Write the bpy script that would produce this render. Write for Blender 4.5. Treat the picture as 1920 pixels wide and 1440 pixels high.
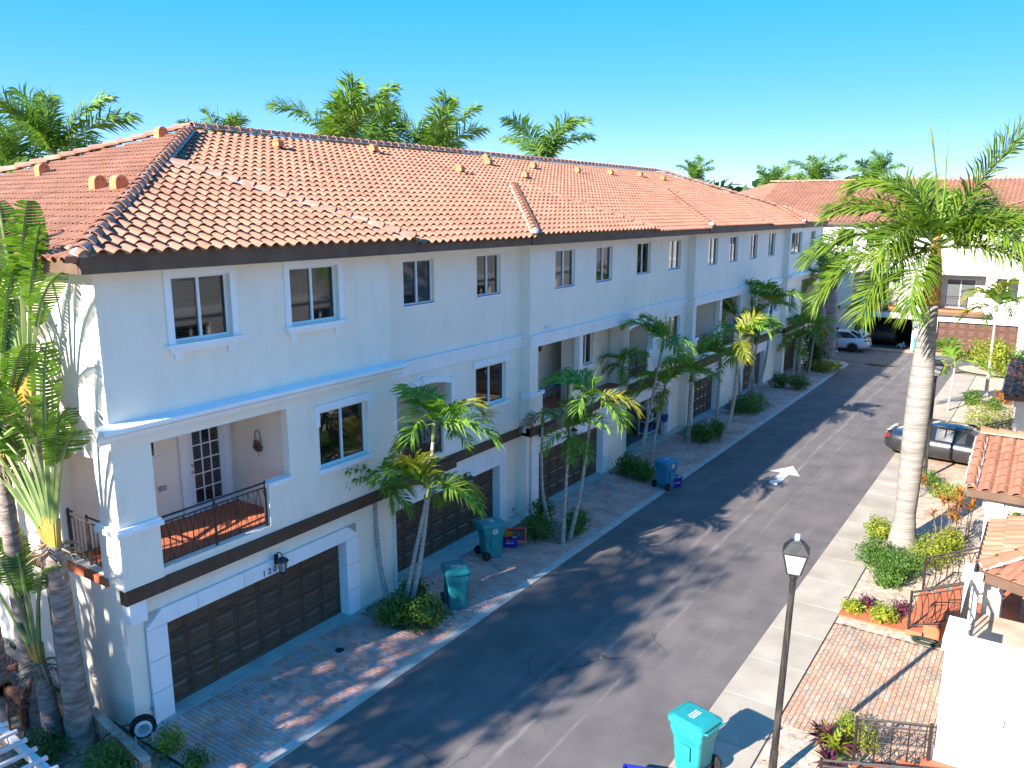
import bpy, math, random
from math import sin, cos, tan, pi, radians, atan2, sqrt, hypot
from mathutils import Vector, Matrix, Quaternion, noise as mnoise

for o in list(bpy.data.objects):
    bpy.data.objects.remove(o)
S = bpy.context.scene
COL = S.collection

# ---------------------------------------------------------------- camera
FPX, PW, PH = 1540.0, 1920, 1440
PITCH = math.atan(326.0 / FPX)
YAW = radians(33.654)
CAM = Vector((13.9, 0.0, 10.0))
cd = bpy.data.cameras.new('camera')
cam = bpy.data.objects.new('camera', cd)
COL.objects.link(cam)
cam.location = CAM
cam.rotation_euler = (pi / 2 - PITCH, 0, YAW)
cd.sensor_width = 36.0
cd.lens = FPX / PW * 36.0
cd.clip_start = 0.1
cd.clip_end = 4000
S.camera = cam

# ---------------------------------------------------------------- sky, sun, exposure
SUN_EL = radians(27.0)
SUN_H = Vector((0.25, 0.968, 0)).normalized()         # the way the shadows fall
w = bpy.data.worlds.new('World')
S.world = w
w.use_nodes = True
nt = w.node_tree
nt.nodes.clear()
sky = nt.nodes.new('ShaderNodeTexSky')
sky.sky_type = 'NISHITA'
sky.sun_disc = False
sky.sun_elevation = SUN_EL
sky.sun_rotation = atan2(-SUN_H.x, -SUN_H.y)
sky.altitude = 0
sky.air_density = 0.5
sky.dust_density = 0.0
sky.ozone_density = 2.0
bg = nt.nodes.new('ShaderNodeBackground')
bg.inputs['Strength'].default_value = 0.15
wo = nt.nodes.new('ShaderNodeOutputWorld')
hs = nt.nodes.new('ShaderNodeHueSaturation')
hs.inputs['Saturation'].default_value = 5.7
hs.inputs['Hue'].default_value = 0.513
gm = nt.nodes.new('ShaderNodeGamma')
gm.inputs['Gamma'].default_value = 0.15
nt.links.new(sky.outputs[0], gm.inputs[0])
nt.links.new(gm.outputs[0], hs.inputs['Color'])
nt.links.new(hs.outputs[0], bg.inputs[0])
nt.links.new(bg.outputs[0], wo.inputs[0])
sl = bpy.data.lights.new('sun', 'SUN')
sl.energy = 2.0
sl.angle = radians(0.5)
sl.color = (1.0, 0.93, 0.82)
sun = bpy.data.objects.new('sun', sl)
COL.objects.link(sun)
sd = Vector((SUN_H.x * cos(SUN_EL), SUN_H.y * cos(SUN_EL), -sin(SUN_EL)))
sun.rotation_euler = sd.to_track_quat('-Z', 'Y').to_euler()
sun.location = (0, -20, 60)
S.render.engine = 'CYCLES'
S.view_settings.view_transform = 'Standard'
S.view_settings.look = 'None'
S.view_settings.gamma = 1.0
S.view_settings.exposure = 3.0
try:
    S.view_settings.use_curve_mapping = False
except Exception:
    pass

# ---------------------------------------------------------------- pixel helpers (direction only; distance from a known plane)
_r = Vector((1, 0, 0)); _h = Vector((0, sin(PITCH), cos(PITCH)))
CM = cam.rotation_euler.to_matrix()
def ray(u, v):
    return CM @ Vector((u - PW / 2, PH / 2 - v, -FPX))
def on_x(u, v, x=0.0):
    d = ray(u, v); t = (x - CAM.x) / d.x; return CAM + d * t
def on_y(u, v, y):
    d = ray(u, v); t = (y - CAM.y) / d.y; return CAM + d * t
def on_z(u, v, z=0.0):
    d = ray(u, v); t = (z - CAM.z) / d.z; return CAM + d * t
def proj(P):
    c = CM.transposed() @ (Vector(P) - CAM)
    return (PW / 2 + FPX * c.x / -c.z, PH / 2 - FPX * c.y / -c.z, -c.z)
def in_view(P, m=60):
    u, v, d = proj(P)
    return d > 0 and -m < u < PW + m and -m < v < PH + m

# ---------------------------------------------------------------- mesh helpers
class MB:
    def __init__(s):
        s.v = []; s.f = []; s.m = []; s.mi = 0
    def vert(s, p):
        s.v.append(tuple(p)); return len(s.v) - 1
    def face(s, *pts):
        i = [s.vert(p) for p in pts]
        s.f.append(i); s.m.append(s.mi)
    def box(s, x0, x1, y0, y1, z0, z1):
        b = len(s.v)
        for z in (z0, z1):
            for x, y in ((x0, y0), (x1, y0), (x1, y1), (x0, y1)):
                s.v.append((x, y, z))
        for q in ((3, 2, 1, 0), (4, 5, 6, 7), (0, 1, 5, 4), (1, 2, 6, 5), (2, 3, 7, 6), (3, 0, 4, 7)):
            s.f.append([b + k for k in q]); s.m.append(s.mi)
        return s
    def obox(s, c, sx, sy, sz, M=None):
        """box centred on c, turned by matrix M (3x3)"""
        b = len(s.v); c = Vector(c)
        for z in (-1, 1):
            for x, y in ((-1, -1), (1, -1), (1, 1), (-1, 1)):
                p = Vector((x * sx / 2, y * sy / 2, z * sz / 2))
                if M is not None: p = M @ p
                s.v.append(tuple(c + p))
        for q in ((3, 2, 1, 0), (4, 5, 6, 7), (0, 1, 5, 4), (1, 2, 6, 5), (2, 3, 7, 6), (3, 0, 4, 7)):
            s.f.append([b + k for k in q]); s.m.append(s.mi)
        return s
    def tube(s, pts, rad, n=6, caps=True):
        pts = [Vector(p) for p in pts]
        if not hasattr(rad, '__len__'): rad = [rad] * len(pts)
        b = len(s.v); up = None
        for i, p in enumerate(pts):
            if i == 0: t = pts[1] - pts[0]
            elif i == len(pts) - 1: t = pts[-1] - pts[-2]
            else: t = pts[i + 1] - pts[i - 1]
            t = t.normalized()
            if up is None:
                a = Vector((0, 0, 1)) if abs(t.z) < 0.9 else Vector((1, 0, 0))
                up = (a - t * a.dot(t)).normalized()
            else:
                up = (up - t * up.dot(t)).normalized()
            sd_ = t.cross(up)
            for k in range(n):
                a = 2 * pi * k / n
                s.v.append(tuple(p + (up * cos(a) + sd_ * sin(a)) * rad[i]))
        for i in range(len(pts) - 1):
            for k in range(n):
                a0 = b + i * n + k; a1 = b + i * n + (k + 1) % n
                s.f.append([a0, a1, a1 + n, a0 + n]); s.m.append(s.mi)
        if caps:
            s.f.append([b + k for k in range(n)][::-1]); s.m.append(s.mi)
            e = b + (len(pts) - 1) * n
            s.f.append([e + k for k in range(n)]); s.m.append(s.mi)
        return s
    def lathe(s, prof, n=12, c=(0, 0, 0)):
        b = len(s.v)
        for r, z in prof:
            for k in range(n):
                a = 2 * pi * k / n
                s.v.append((c[0] + r * cos(a), c[1] + r * sin(a), c[2] + z))
        for i in range(len(prof) - 1):
            for k in range(n):
                a0 = b + i * n + k; a1 = b + i * n + (k + 1) % n
                s.f.append([a0, a1, a1 + n, a0 + n]); s.m.append(s.mi)
        s.f.append([b + k for k in range(n)][::-1]); s.m.append(s.mi)
        e = b + (len(prof) - 1) * n
        s.f.append([e + k for k in range(n)]); s.m.append(s.mi)
        return s
    def loft(s, rings, caps=True, close=True):
        b = len(s.v); n = len(rings[0])
        for r in rings:
            for p in r: s.v.append(tuple(p))
        for i in range(len(rings) - 1):
            for k in range(n if close else n - 1):
                a0 = b + i * n + k; a1 = b + i * n + (k + 1) % n
                s.f.append([a0, a1, a1 + n, a0 + n]); s.m.append(s.mi)
        if caps:
            s.f.append([b + k for k in range(n)][::-1]); s.m.append(s.mi)
            e = b + (len(rings) - 1) * n
            s.f.append([e + k for k in range(n)]); s.m.append(s.mi)
        return s
    def extrude_poly(s, poly, axis, c0, c1):
        """2-D polygon extruded along axis x / y / z"""
        def P(a, b_, c):
            return {'x': (c, a, b_), 'y': (a, c, b_), 'z': (a, b_, c)}[axis]
        b = len(s.v); n = len(poly)
        for c in (c0, c1):
            for a, bb in poly: s.v.append(P(a, bb, c))
        s.f.append([b + k for k in range(n)][::-1]); s.m.append(s.mi)
        s.f.append([b + n + k for k in range(n)]); s.m.append(s.mi)
        for k in range(n):
            k2 = (k + 1) % n
            s.f.append([b + k, b + k2, b + n + k2, b + n + k]); s.m.append(s.mi)
        return s
    def mesh(s, name, mats, smooth=False):
        me = bpy.data.meshes.new(name)
        me.from_pydata(s.v, [], s.f)
        if not isinstance(mats, (list, tuple)): mats = [mats]
        for m in mats: me.materials.append(m)
        if len(mats) > 1: me.polygons.foreach_set('material_index', s.m)
        if smooth: me.polygons.foreach_set('use_smooth', [True] * len(me.polygons))
        me.validate(); me.update()
        return me
    def build(s, name, mats, parent=None, smooth=False, M=None, **kw):
        return link(name, s.mesh(name, mats, smooth), parent, M, **kw)

def wm(o):
    m = o.matrix_basis
    if o.parent: m = wm(o.parent) @ o.matrix_parent_inverse @ m
    return m
def setp(o, parent):
    if parent is not None:
        o.parent = parent
        o.matrix_parent_inverse = wm(parent).inverted()
def link(name, data, parent=None, M=None, label=None, cat=None, group=None, kind=None):
    o = bpy.data.objects.new(name, data)
    COL.objects.link(o)
    if M is not None: o.matrix_basis = M
    setp(o, parent)
    tag(o, label, cat, group, kind)
    return o
def tag(o, label=None, cat=None, group=None, kind=None):
    if label: o['label'] = label
    if cat: o['category'] = cat
    if group: o['group'] = group
    if kind: o['kind'] = kind
    return o
def thing(name, loc, label, cat, group=None, rz=0.0):
    o = bpy.data.objects.new(name, None)
    o.empty_display_size = 0.2
    COL.objects.link(o)
    o.location = loc; o.rotation_euler = (0, 0, rz)
    return tag(o, label, cat, group)
def copy_tree(o, parent=None):
    c = o.copy(); COL.objects.link(c)
    if parent is not None: c.parent = parent
    for ch in [x for x in CHILD.get(o, o.children)]: copy_tree(ch, c)
    return c
CHILD = {}
def T(x, y, z, rz=0.0, s=1.0):
    return Matrix.Translation((x, y, z)) @ Matrix.Rotation(rz, 4, 'Z') @ Matrix.Scale(s, 4)

# ---------------------------------------------------------------- materials
def srgb(r, g, b):
    f = lambda c: (c / 255 / 12.92) if c / 255 <= 0.04045 else ((c / 255 + 0.055) / 1.055) ** 2.4
    return (f(r), f(g), f(b))
MATS = {}
def N(nt, t, **kw):
    n = nt.nodes.new(t)
    for k, v in kw.items(): setattr(n, k, v)
    return n
def pm(name, c1, c2=None, scale=3.0, detail=4.0, rough=0.8, bump=0.0, bscale=40.0, metal=0.0, spec=0.3,
       rnd=0.0, stretch=(1, 1, 1), lo=0.35, hi=0.65, trans=0.0, ramp=None, coat=0.0, obj=False, bdist=0.02):
    """plain procedural surface: two colours mixed by noise, optional random tint per piece, optional fine relief"""
    m = bpy.data.materials.new(name); m.use_nodes = True
    nt = m.node_tree; nt.nodes.clear(); L = nt.links.new
    out = N(nt, 'ShaderNodeOutputMaterial')
    bs = N(nt, 'ShaderNodeBsdfPrincipled')
    bs.inputs['Roughness'].default_value = rough
    bs.inputs['Metallic'].default_value = metal
    bs.inputs['Specular IOR Level'].default_value = spec
    bs.inputs['Coat Weight'].default_value = coat
    if obj:
        tc = N(nt, 'ShaderNodeTexCoord'); pos = tc.outputs['Object']
    else:
        ge = N(nt, 'ShaderNodeNewGeometry'); pos = ge.outputs['Position']
    mp = N(nt, 'ShaderNodeMapping'); mp.inputs['Scale'].default_value = stretch
    L(pos, mp.inputs['Vector'])
    col = None
    if ramp or rnd:
        oi = N(nt, 'ShaderNodeObjectInfo')
        g2 = N(nt, 'ShaderNodeNewGeometry')
        ad = N(nt, 'ShaderNodeMath', operation='ADD'); L(oi.outputs['Random'], ad.inputs[0]); L(g2.outputs['Random Per Island'], ad.inputs[1])
        wn = N(nt, 'ShaderNodeTexWhiteNoise', noise_dimensions='1D')
        mu = N(nt, 'ShaderNodeMath', operation='MULTIPLY'); mu.inputs[1].default_value = 917.3
        L(ad.outputs[0], mu.inputs[0]); L(mu.outputs[0], wn.inputs['W'])
    nz = N(nt, 'ShaderNodeTexNoise'); nz.inputs['Scale'].default_value = scale; nz.inputs['Detail'].default_value = detail
    L(mp.outputs[0], nz.inputs['Vector'])
    cr = N(nt, 'ShaderNodeValToRGB')
    cr.color_ramp.elements[0].position = lo; cr.color_ramp.elements[1].position = hi
    cr.color_ramp.elements[0].color = (*c1, 1); cr.color_ramp.elements[1].color = (*(c2 or c1), 1)
    L(nz.outputs[0], cr.inputs[0]); col = cr.outputs[0]
    if ramp:
        r2 = N(nt, 'ShaderNodeValToRGB'); r2.color_ramp.interpolation = 'CONSTANT'
        while len(r2.color_ramp.elements) < len(ramp): r2.color_ramp.elements.new(0.5)
        for i, c in enumerate(ramp):
            r2.color_ramp.elements[i].position = i / len(ramp); r2.color_ramp.elements[i].color = (*c, 1)
        L(wn.outputs['Value'], r2.inputs[0])
        mx = N(nt, 'ShaderNodeMix', data_type='RGBA', blend_type='MULTIPLY'); mx.inputs[0].default_value = 1.0
        L(r2.outputs[0], mx.inputs[6]); L(col, mx.inputs[7]); col = mx.outputs[2]
    if rnd:
        mr = N(nt, 'ShaderNodeMapRange'); mr.inputs['To Min'].default_value = 1 - rnd; mr.inputs['To Max'].default_value = 1 + rnd
        L(wn.outputs['Value'], mr.inputs['Value'])
        mx = N(nt, 'ShaderNodeMix', data_type='RGBA', blend_type='MULTIPLY'); mx.inputs[0].default_value = 1.0
        L(col, mx.inputs[6]); L(mr.outputs[0], mx.inputs[7]); col = mx.outputs[2]
    L(col, bs.inputs['Base Color'])
    if bump:
        nb = N(nt, 'ShaderNodeTexNoise'); nb.inputs['Scale'].default_value = bscale; nb.inputs['Detail'].default_value = 3
        L(mp.outputs[0], nb.inputs['Vector'])
        bp = N(nt, 'ShaderNodeBump'); bp.inputs['Strength'].default_value = bump; bp.inputs['Distance'].default_value = bdist
        L(nb.outputs[0], bp.inputs['Height']); L(bp.outputs[0], bs.inputs['Normal'])
    sh = bs.outputs[0]
    if trans:
        tr = N(nt, 'ShaderNodeBsdfTranslucent')
        mt = N(nt, 'ShaderNodeMix', data_type='RGBA', blend_type='MULTIPLY'); mt.inputs[0].default_value = 1.0
        L(col, mt.inputs[6]); mt.inputs[7].default_value = (1.5, 1.4, 0.6, 1)
        L(mt.outputs[2], tr.inputs[0])
        ms = N(nt, 'ShaderNodeMixShader'); ms.inputs[0].default_value = trans
        L(sh, ms.inputs[1]); L(tr.outputs[0], ms.inputs[2]); sh = ms.outputs[0]
    L(sh, out.inputs[0])
    MATS[name] = m
    return m

def glass_mat(name, tint=(0.42, 0.45, 0.48), refl=1.0):
    m = bpy.data.materials.new(name); m.use_nodes = True
    nt = m.node_tree; nt.nodes.clear(); L = nt.links.new
    out = N(nt, 'ShaderNodeOutputMaterial')
    tr = N(nt, 'ShaderNodeBsdfTransparent'); tr.inputs[0].default_value = (*tint, 1)
    gl = N(nt, 'ShaderNodeBsdfGlossy'); gl.inputs['Roughness'].default_value = 0.03
    gl.inputs[0].default_value = (refl, refl, refl, 1)
    fr = N(nt, 'ShaderNodeFresnel'); fr.inputs[0].default_value = 1.75
    mx = N(nt, 'ShaderNodeMixShader')
    L(fr.outputs[0], mx.inputs[0]); L(tr.outputs[0], mx.inputs[1]); L(gl.outputs[0], mx.inputs[2])
    L(mx.outputs[0], out.inputs[0])
    return m

M_stucco = pm('stucco_cream', (0.86, 0.765, 0.65), (0.89, 0.80, 0.685), scale=0.7, bump=0.35, bscale=70, rough=0.9, bdist=0.006)
M_white = pm('white_trim_paint', (0.82, 0.81, 0.81), (0.86, 0.85, 0.85), scale=1.5, bump=0.15, bscale=60, rough=0.75, bdist=0.005)
M_whitewall = pm('white_stucco', (0.58, 0.565, 0.54), (0.66, 0.645, 0.62), scale=0.8, bump=0.3, bscale=70, rough=0.9, bdist=0.006)
M_alu = pm('white_window_frame', (0.74, 0.75, 0.76), rough=0.45)
M_brownpaint = pm('brown_band_paint', (0.075, 0.043, 0.027), (0.10, 0.060, 0.040), scale=4, rough=0.6, bump=0.15)
M_fascia = pm('brown_fascia_paint', (0.11, 0.065, 0.043), (0.145, 0.09, 0.062), scale=3, rough=0.65, bump=0.1)
M_tile = pm('clay_roof_tile', (0.80, 0.78, 0.78), (1.0, 0.97, 0.95), scale=1.3, detail=6, rough=0.85, bump=0.2, bscale=60, bdist=0.006,
            ramp=[(0.39, 0.185, 0.118), (0.40, 0.197, 0.13), (0.37, 0.172, 0.105), (0.41, 0.21, 0.145), (0.39, 0.19, 0.122), (0.36, 0.172, 0.115)], rnd=0.05)
M_ridge = pm('weathered_ridge_tile', (0.70, 0.66, 0.66), (1.05, 1.02, 1.0), scale=2.2, detail=6, rough=0.9, bump=0.25, bscale=50, bdist=0.006,
             ramp=[(0.44, 0.22, 0.15), (0.38, 0.21, 0.16), (0.48, 0.26, 0.19)], rnd=0.10)
M_mortar = pm('pale_mortar', (0.34, 0.29, 0.27), (0.46, 0.41, 0.385), scale=5, rough=0.95, bump=0.4)
M_vent = pm('orange_roof_vent', (0.50, 0.17, 0.07), (0.58, 0.22, 0.10), scale=4, rough=0.7)
M_door = pm('dark_wood_garage_door', (0.060, 0.036, 0.023), (0.12, 0.077, 0.050), scale=2.2, detail=8, rough=0.38, stretch=(1, 1, 16), bump=0.2, bscale=12, spec=0.5, bdist=0.004)
M_door2 = pm('red_brown_garage_door', (0.075, 0.032, 0.022), (0.11, 0.05, 0.035), scale=2.2, detail=8, rough=0.45, stretch=(1, 1, 16), spec=0.5)
M_iron = pm('dark_bronze_iron', (0.022, 0.016, 0.013), (0.04, 0.03, 0.025), scale=8, rough=0.45, spec=0.5)
M_blackmetal = pm('black_metal', (0.015, 0.015, 0.016), (0.03, 0.03, 0.03), scale=9, rough=0.45, spec=0.5)
M_terracotta = pm('terracotta_paint', (0.40, 0.115, 0.055), (0.47, 0.15, 0.075), scale=2.5, rough=0.7, bump=0.1)
M_concrete = pm('pale_concrete', (0.31, 0.265, 0.215), (0.42, 0.37, 0.305), scale=1.1, detail=8, rough=0.9, bump=0.3, bscale=80, rnd=0.07, lo=0.3, hi=0.7, bdist=0.006)
M_kerb = pm('kerb_concrete', (0.36, 0.34, 0.31), (0.52, 0.49, 0.45), scale=2.2, detail=8, rough=0.9, bump=0.4, bscale=60, rnd=0.06, lo=0.3, hi=0.7)
M_paver = pm('red_clay_paver', (0.72, 0.72, 0.72), (1.1, 1.08, 1.06), scale=0.9, detail=5, rough=0.85, bump=0.3, bscale=90, bdist=0.004,
             ramp=[(0.60, 0.31, 0.26), (0.66, 0.33, 0.26), (0.52, 0.36, 0.33), (0.61, 0.365, 0.31), (0.56, 0.385, 0.35), (0.68, 0.335, 0.245), (0.47, 0.35, 0.34)], rnd=0.10)
M_paver2 = pm('tan_clay_paver', (0.75, 0.75, 0.75), (1.08, 1.06, 1.04), scale=0.9, detail=5, rough=0.85, bump=0.3, bscale=90, bdist=0.004,
              ramp=[(0.44, 0.285, 0.205), (0.39, 0.28, 0.215), (0.47, 0.31, 0.22), (0.34, 0.265, 0.215), (0.44, 0.25, 0.17), (0.41, 0.305, 0.235)], rnd=0.11)
M_joint = pm('sand_joint', (0.17, 0.125, 0.10), (0.24, 0.185, 0.15), scale=3, rough=0.95)
M_sand = pm('sandy_soil', (0.32, 0.24, 0.175), (0.54, 0.44, 0.35), scale=5.5, detail=10, rough=0.95, bump=0.8, bscale=35, lo=0.3, hi=0.62)
M_soil = pm('mulch_soil', (0.13, 0.09, 0.06), (0.40, 0.30, 0.22), scale=9, detail=10, rough=0.95, bump=0.8, bscale=40, lo=0.35, hi=0.7)
M_earth = pm('ground_earth', (0.10, 0.11, 0.06), (0.20, 0.17, 0.11), scale=0.25, detail=8, rough=0.95, bump=0.4, bscale=6)
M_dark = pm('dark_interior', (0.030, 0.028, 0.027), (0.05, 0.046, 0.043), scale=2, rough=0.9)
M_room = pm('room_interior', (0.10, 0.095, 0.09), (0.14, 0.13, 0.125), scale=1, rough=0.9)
M_blind = pm('pale_blind_slat', (0.45, 0.43, 0.40), (0.52, 0.50, 0.47), scale=2, rough=0.6)
M_shutter = pm('blue_white_shutter', (0.55, 0.60, 0.66), rough=0.5)
def streaks(m, amt=.10, zs=.22, sc=2.2, spots=True):
    nt = m.node_tree; L = nt.links.new; bs = [n for n in nt.nodes if n.type == 'BSDF_PRINCIPLED'][0]
    src = bs.inputs['Base Color'].links[0].from_socket; ge = N(nt, 'ShaderNodeNewGeometry')
    for (st, scl, lo, hi, k) in (((1, 1, zs), sc, .48, .80, amt), ((1, 1, 1), .9, .55, .8, amt * .6)):
        mp = N(nt, 'ShaderNodeMapping'); mp.inputs['Scale'].default_value = st; L(ge.outputs['Position'], mp.inputs[0])
        nz = N(nt, 'ShaderNodeTexNoise'); nz.inputs['Scale'].default_value = scl; nz.inputs['Detail'].default_value = 9; nz.inputs['Roughness'].default_value = .65; L(mp.outputs[0], nz.inputs['Vector'])
        r = N(nt, 'ShaderNodeValToRGB'); r.color_ramp.elements[0].position = lo; r.color_ramp.elements[1].position = hi
        r.color_ramp.elements[0].color = (1, 1, 1, 1); r.color_ramp.elements[1].color = (1 - k, 1 - k * 1.05, 1 - k * 1.2, 1); L(nz.outputs[0], r.inputs[0])
        mx = N(nt, 'ShaderNodeMix', data_type='RGBA', blend_type='MULTIPLY'); mx.inputs[0].default_value = 1; L(src, mx.inputs[6]); L(r.outputs[0], mx.inputs[7]); src = mx.outputs[2]
    L(src, bs.inputs['Base Color'])
streaks(M_stucco, .10, .35); streaks(M_white, .09); streaks(M_whitewall, .16); streaks(M_tile, .22, 1.0, .7); streaks(M_fascia, .2)
M_glass = glass_mat('window_glass', (0.36, 0.38, 0.41))
M_floorgrey = pm('grey_garage_floor', (0.10, 0.105, 0.115), (0.17, 0.175, 0.185), scale=1.5, rough=0.5)
# ================================================================ SETTING: ground, road, paving
def asphalt_mat():
    m = bpy.data.materials.new('worn_asphalt'); m.use_nodes = True
    nt = m.node_tree; nt.nodes.clear(); L = nt.links.new
    out = N(nt, 'ShaderNodeOutputMaterial'); bs = N(nt, 'ShaderNodeBsdfPrincipled')
    bs.inputs['Roughness'].default_value = 0.82; bs.inputs['Specular IOR Level'].default_value = 0.25
    ge = N(nt, 'ShaderNodeNewGeometry')
    sep = N(nt, 'ShaderNodeSeparateXYZ'); L(ge.outputs['Position'], sep.inputs[0])
    def noise(scale, detail=6, stretch=(1, 1, 1), rough=0.55):
        mp = N(nt, 'ShaderNodeMapping'); mp.inputs['Scale'].default_value = stretch
        L(ge.outputs['Position'], mp.inputs[0])
        n = N(nt, 'ShaderNodeTexNoise'); n.inputs['Scale'].default_value = scale; n.inputs['Detail'].default_value = detail
        n.inputs['Roughness'].default_value = rough
        L(mp.outputs[0], n.inputs['Vector']); return n.outputs[0]
    def ramp(s, p0, c0, p1, c1):
        r = N(nt, 'ShaderNodeValToRGB'); r.color_ramp.elements[0].position = p0; r.color_ramp.elements[1].position = p1
        r.color_ramp.elements[0].color = (*c0, 1); r.color_ramp.elements[1].color = (*c1, 1); L(s, r.inputs[0]); return r.outputs[0]
    def math(op, a, b=None):
        n = N(nt, 'ShaderNodeMath', operation=op); n.use_clamp = False
        for i, x in enumerate((a, b)):
            if x is None: continue
            if hasattr(x, 'is_output'): L(x, n.inputs[i])
            else: n.inputs[i].default_value = x
        return n.outputs[0]
    def mix(f, a, b):
        n = N(nt, 'ShaderNodeMix', data_type='RGBA')
        L(f, n.inputs[0]) if hasattr(f, 'is_output') else setattr(n.inputs[0], 'default_value', f)
        for i, x in ((6, a), (7, b)):
            if hasattr(x, 'is_output'): L(x, n.inputs[i])
            else: n.inputs[i].default_value = (*x, 1)
        return n.outputs[2]
    c = ramp(noise(0.8, 8), 0.32, (0.103, 0.091, 0.090), 0.7, (0.155, 0.134, 0.128))
    # long dusty drag marks left by wheels
    dust = ramp(noise(0.9, 8, (1.6, 0.22, 1)), 0.5, (0, 0, 0), 0.78, (1, 1, 1))
    c = mix(math('MULTIPLY', dust, 0.55), c, (0.21, 0.182, 0.165))
    blot = ramp(noise(0.33, 10, (1, 0.8, 1), 0.62), 0.56, (0, 0, 0), 0.72, (1, 1, 1))
    c = mix(math('MULTIPLY', blot, 0.45), c, (0.205, 0.18, 0.165))
    speck = ramp(noise(38, 2), 0.70, (0, 0, 0), 0.76, (1, 1, 1))
    c = mix(math('MULTIPLY', speck, 0.35), c, (0.30, 0.27, 0.25))
    # worn remains of painted lines and tyre lines
    wob = math('MULTIPLY', math('SUBTRACT', noise(0.12, 2), 0.5), 0.5)
    xs = math('ADD', sep.outputs[0], wob)
    brk = ramp(noise(1.7, 10, (3, 0.5, 1), 0.7), 0.40, (0, 0, 0), 0.66, (1, 1, 1))
    for x0, wd, amt in ((6.07, 0.06, 0.5), (6.85, 0.03, 0.3), (5.45, 0.07, 0.3)):
        d = math('ABSOLUTE', math('SUBTRACT', xs, x0))
        ln = N(nt, 'ShaderNodeMapRange'); ln.inputs['From Min'].default_value = wd * 0.5; ln.inputs['From Max'].default_value = wd * 1.6
        ln.inputs['To Min'].default_value = 1; ln.inputs['To Max'].default_value = 0; L(d, ln.inputs[0])
        c = mix(math('MULTIPLY', math('MULTIPLY', ln.outputs[0], brk), amt), c, (0.38, 0.33, 0.29))
    # hairline cracks and old sealed patches
    nzv = N(nt, 'ShaderNodeTexNoise'); nzv.inputs['Scale'].default_value = 1.4; nzv.inputs['Detail'].default_value = 4; L(ge.outputs['Position'], nzv.inputs['Vector'])
    va = N(nt, 'ShaderNodeVectorMath', operation='MULTIPLY_ADD'); L(nzv.outputs['Color'], va.inputs[0]); va.inputs[1].default_value = (.9, .9, 0); L(ge.outputs['Position'], va.inputs[2])
    vo = N(nt, 'ShaderNodeTexVoronoi', feature='DISTANCE_TO_EDGE'); vo.inputs['Scale'].default_value = 0.33; L(va.outputs[0], vo.inputs['Vector'])
    cm = N(nt, 'ShaderNodeMapRange'); cm.inputs['From Min'].default_value = .002; cm.inputs['From Max'].default_value = .007; cm.inputs['To Min'].default_value = 1; cm.inputs['To Max'].default_value = 0; L(vo.outputs['Distance'], cm.inputs[0])
    cmask = ramp(noise(0.22, 3), 0.5, (0, 0, 0), 0.6, (1, 1, 1))
    c = mix(math('MULTIPLY', math('MULTIPLY', cm.outputs[0], cmask), .6), c, (0.035, 0.032, 0.032))
    spot = ramp(noise(1.3, 3), 0.70, (0, 0, 0), 0.76, (1, 1, 1))
    c = mix(math('MULTIPLY', spot, .45), c, (0.045, 0.042, 0.043))
    L(c, bs.inputs['Base Color'])
    bp = N(nt, 'ShaderNodeBump'); bp.inputs['Strength'].default_value = 0.5; bp.inputs['Distance'].default_value = 0.01
    L(noise(70, 3), bp.inputs['Height']); L(bp.outputs[0], bs.inputs['Normal'])
    L(bs.outputs[0], out.inputs[0])
    return m
M_asphalt = asphalt_mat()
RB = random.Random(11)

g = MB(); g.face((-900, -900, -0.08), (900, -900, -0.08), (900, 900, -0.08), (-900, 900, -0.08))
g.build('ground', M_earth, kind='structure')

# the lane and the cross street at its end, one sheet with a rounded corner on the left
pts = [(2.82, -30), (8.93, -30), (8.93, 57.2)]
for k in range(7):
    a = pi - k / 6 * pi / 2
    pts.append((10.4 + 1.47 * cos(a), 57.2 + 1.47 * sin(a)))
pts += [(40, 58.67), (40, 63.9), (-60, 63.9), (-60, 58.2), (1.4, 58.2)]
for k in range(7):
    a = pi / 2 - k / 6 * pi / 2
    pts.append((1.4 + 1.42 * cos(a), 56.78 + 1.42 * sin(a)))
g = MB(); g.face(*[(x, y, 0.0) for x, y in pts])
road = g.build('road', M_asphalt, kind='structure')
M_marking = pm('worn_white_road_paint', (0.36, 0.36, 0.355), (0.56, 0.56, 0.55), scale=5, detail=10, lo=.36, hi=.55, rough=0.8)
# painted straight-ahead arrow with a wide barbed head
ar = [(5.26, 29.2), (5.62, 29.2), (5.66, 31.1), (6.12, 30.75), (5.60, 33.1), (4.82, 30.9), (5.24, 31.1)]
pa = [on_z(*q) for q in ((1440, 905), (1455, 911), (1480, 890), (1500, 894), (1487, 874), (1443, 883), (1464, 886))]
g = MB(); g.face(*[(p.x, p.y, 0.006) for p in pa])
g.build('painted_arrow', M_marking, parent=road)
M_wet = pm('dark_wet_patch', (0.006, 0.006, 0.007), rough=0.25, spec=0.6)
g = MB(); n = 26; cx, cy = 4.6, 57.6
ring = []
for k in range(n):
    a = 2 * pi * k / n; r = 0.55 + 0.45 * RB.random()
    ring.append((cx + 1.15 * r * cos(a) + 0.25 * sin(2 * a), cy + 0.75 * r * sin(a) * (0.6 + 0.5 * cos(a) ** 2), 0.005))
g.face(*ring); g.build('wet_patch', M_wet, parent=road)

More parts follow.
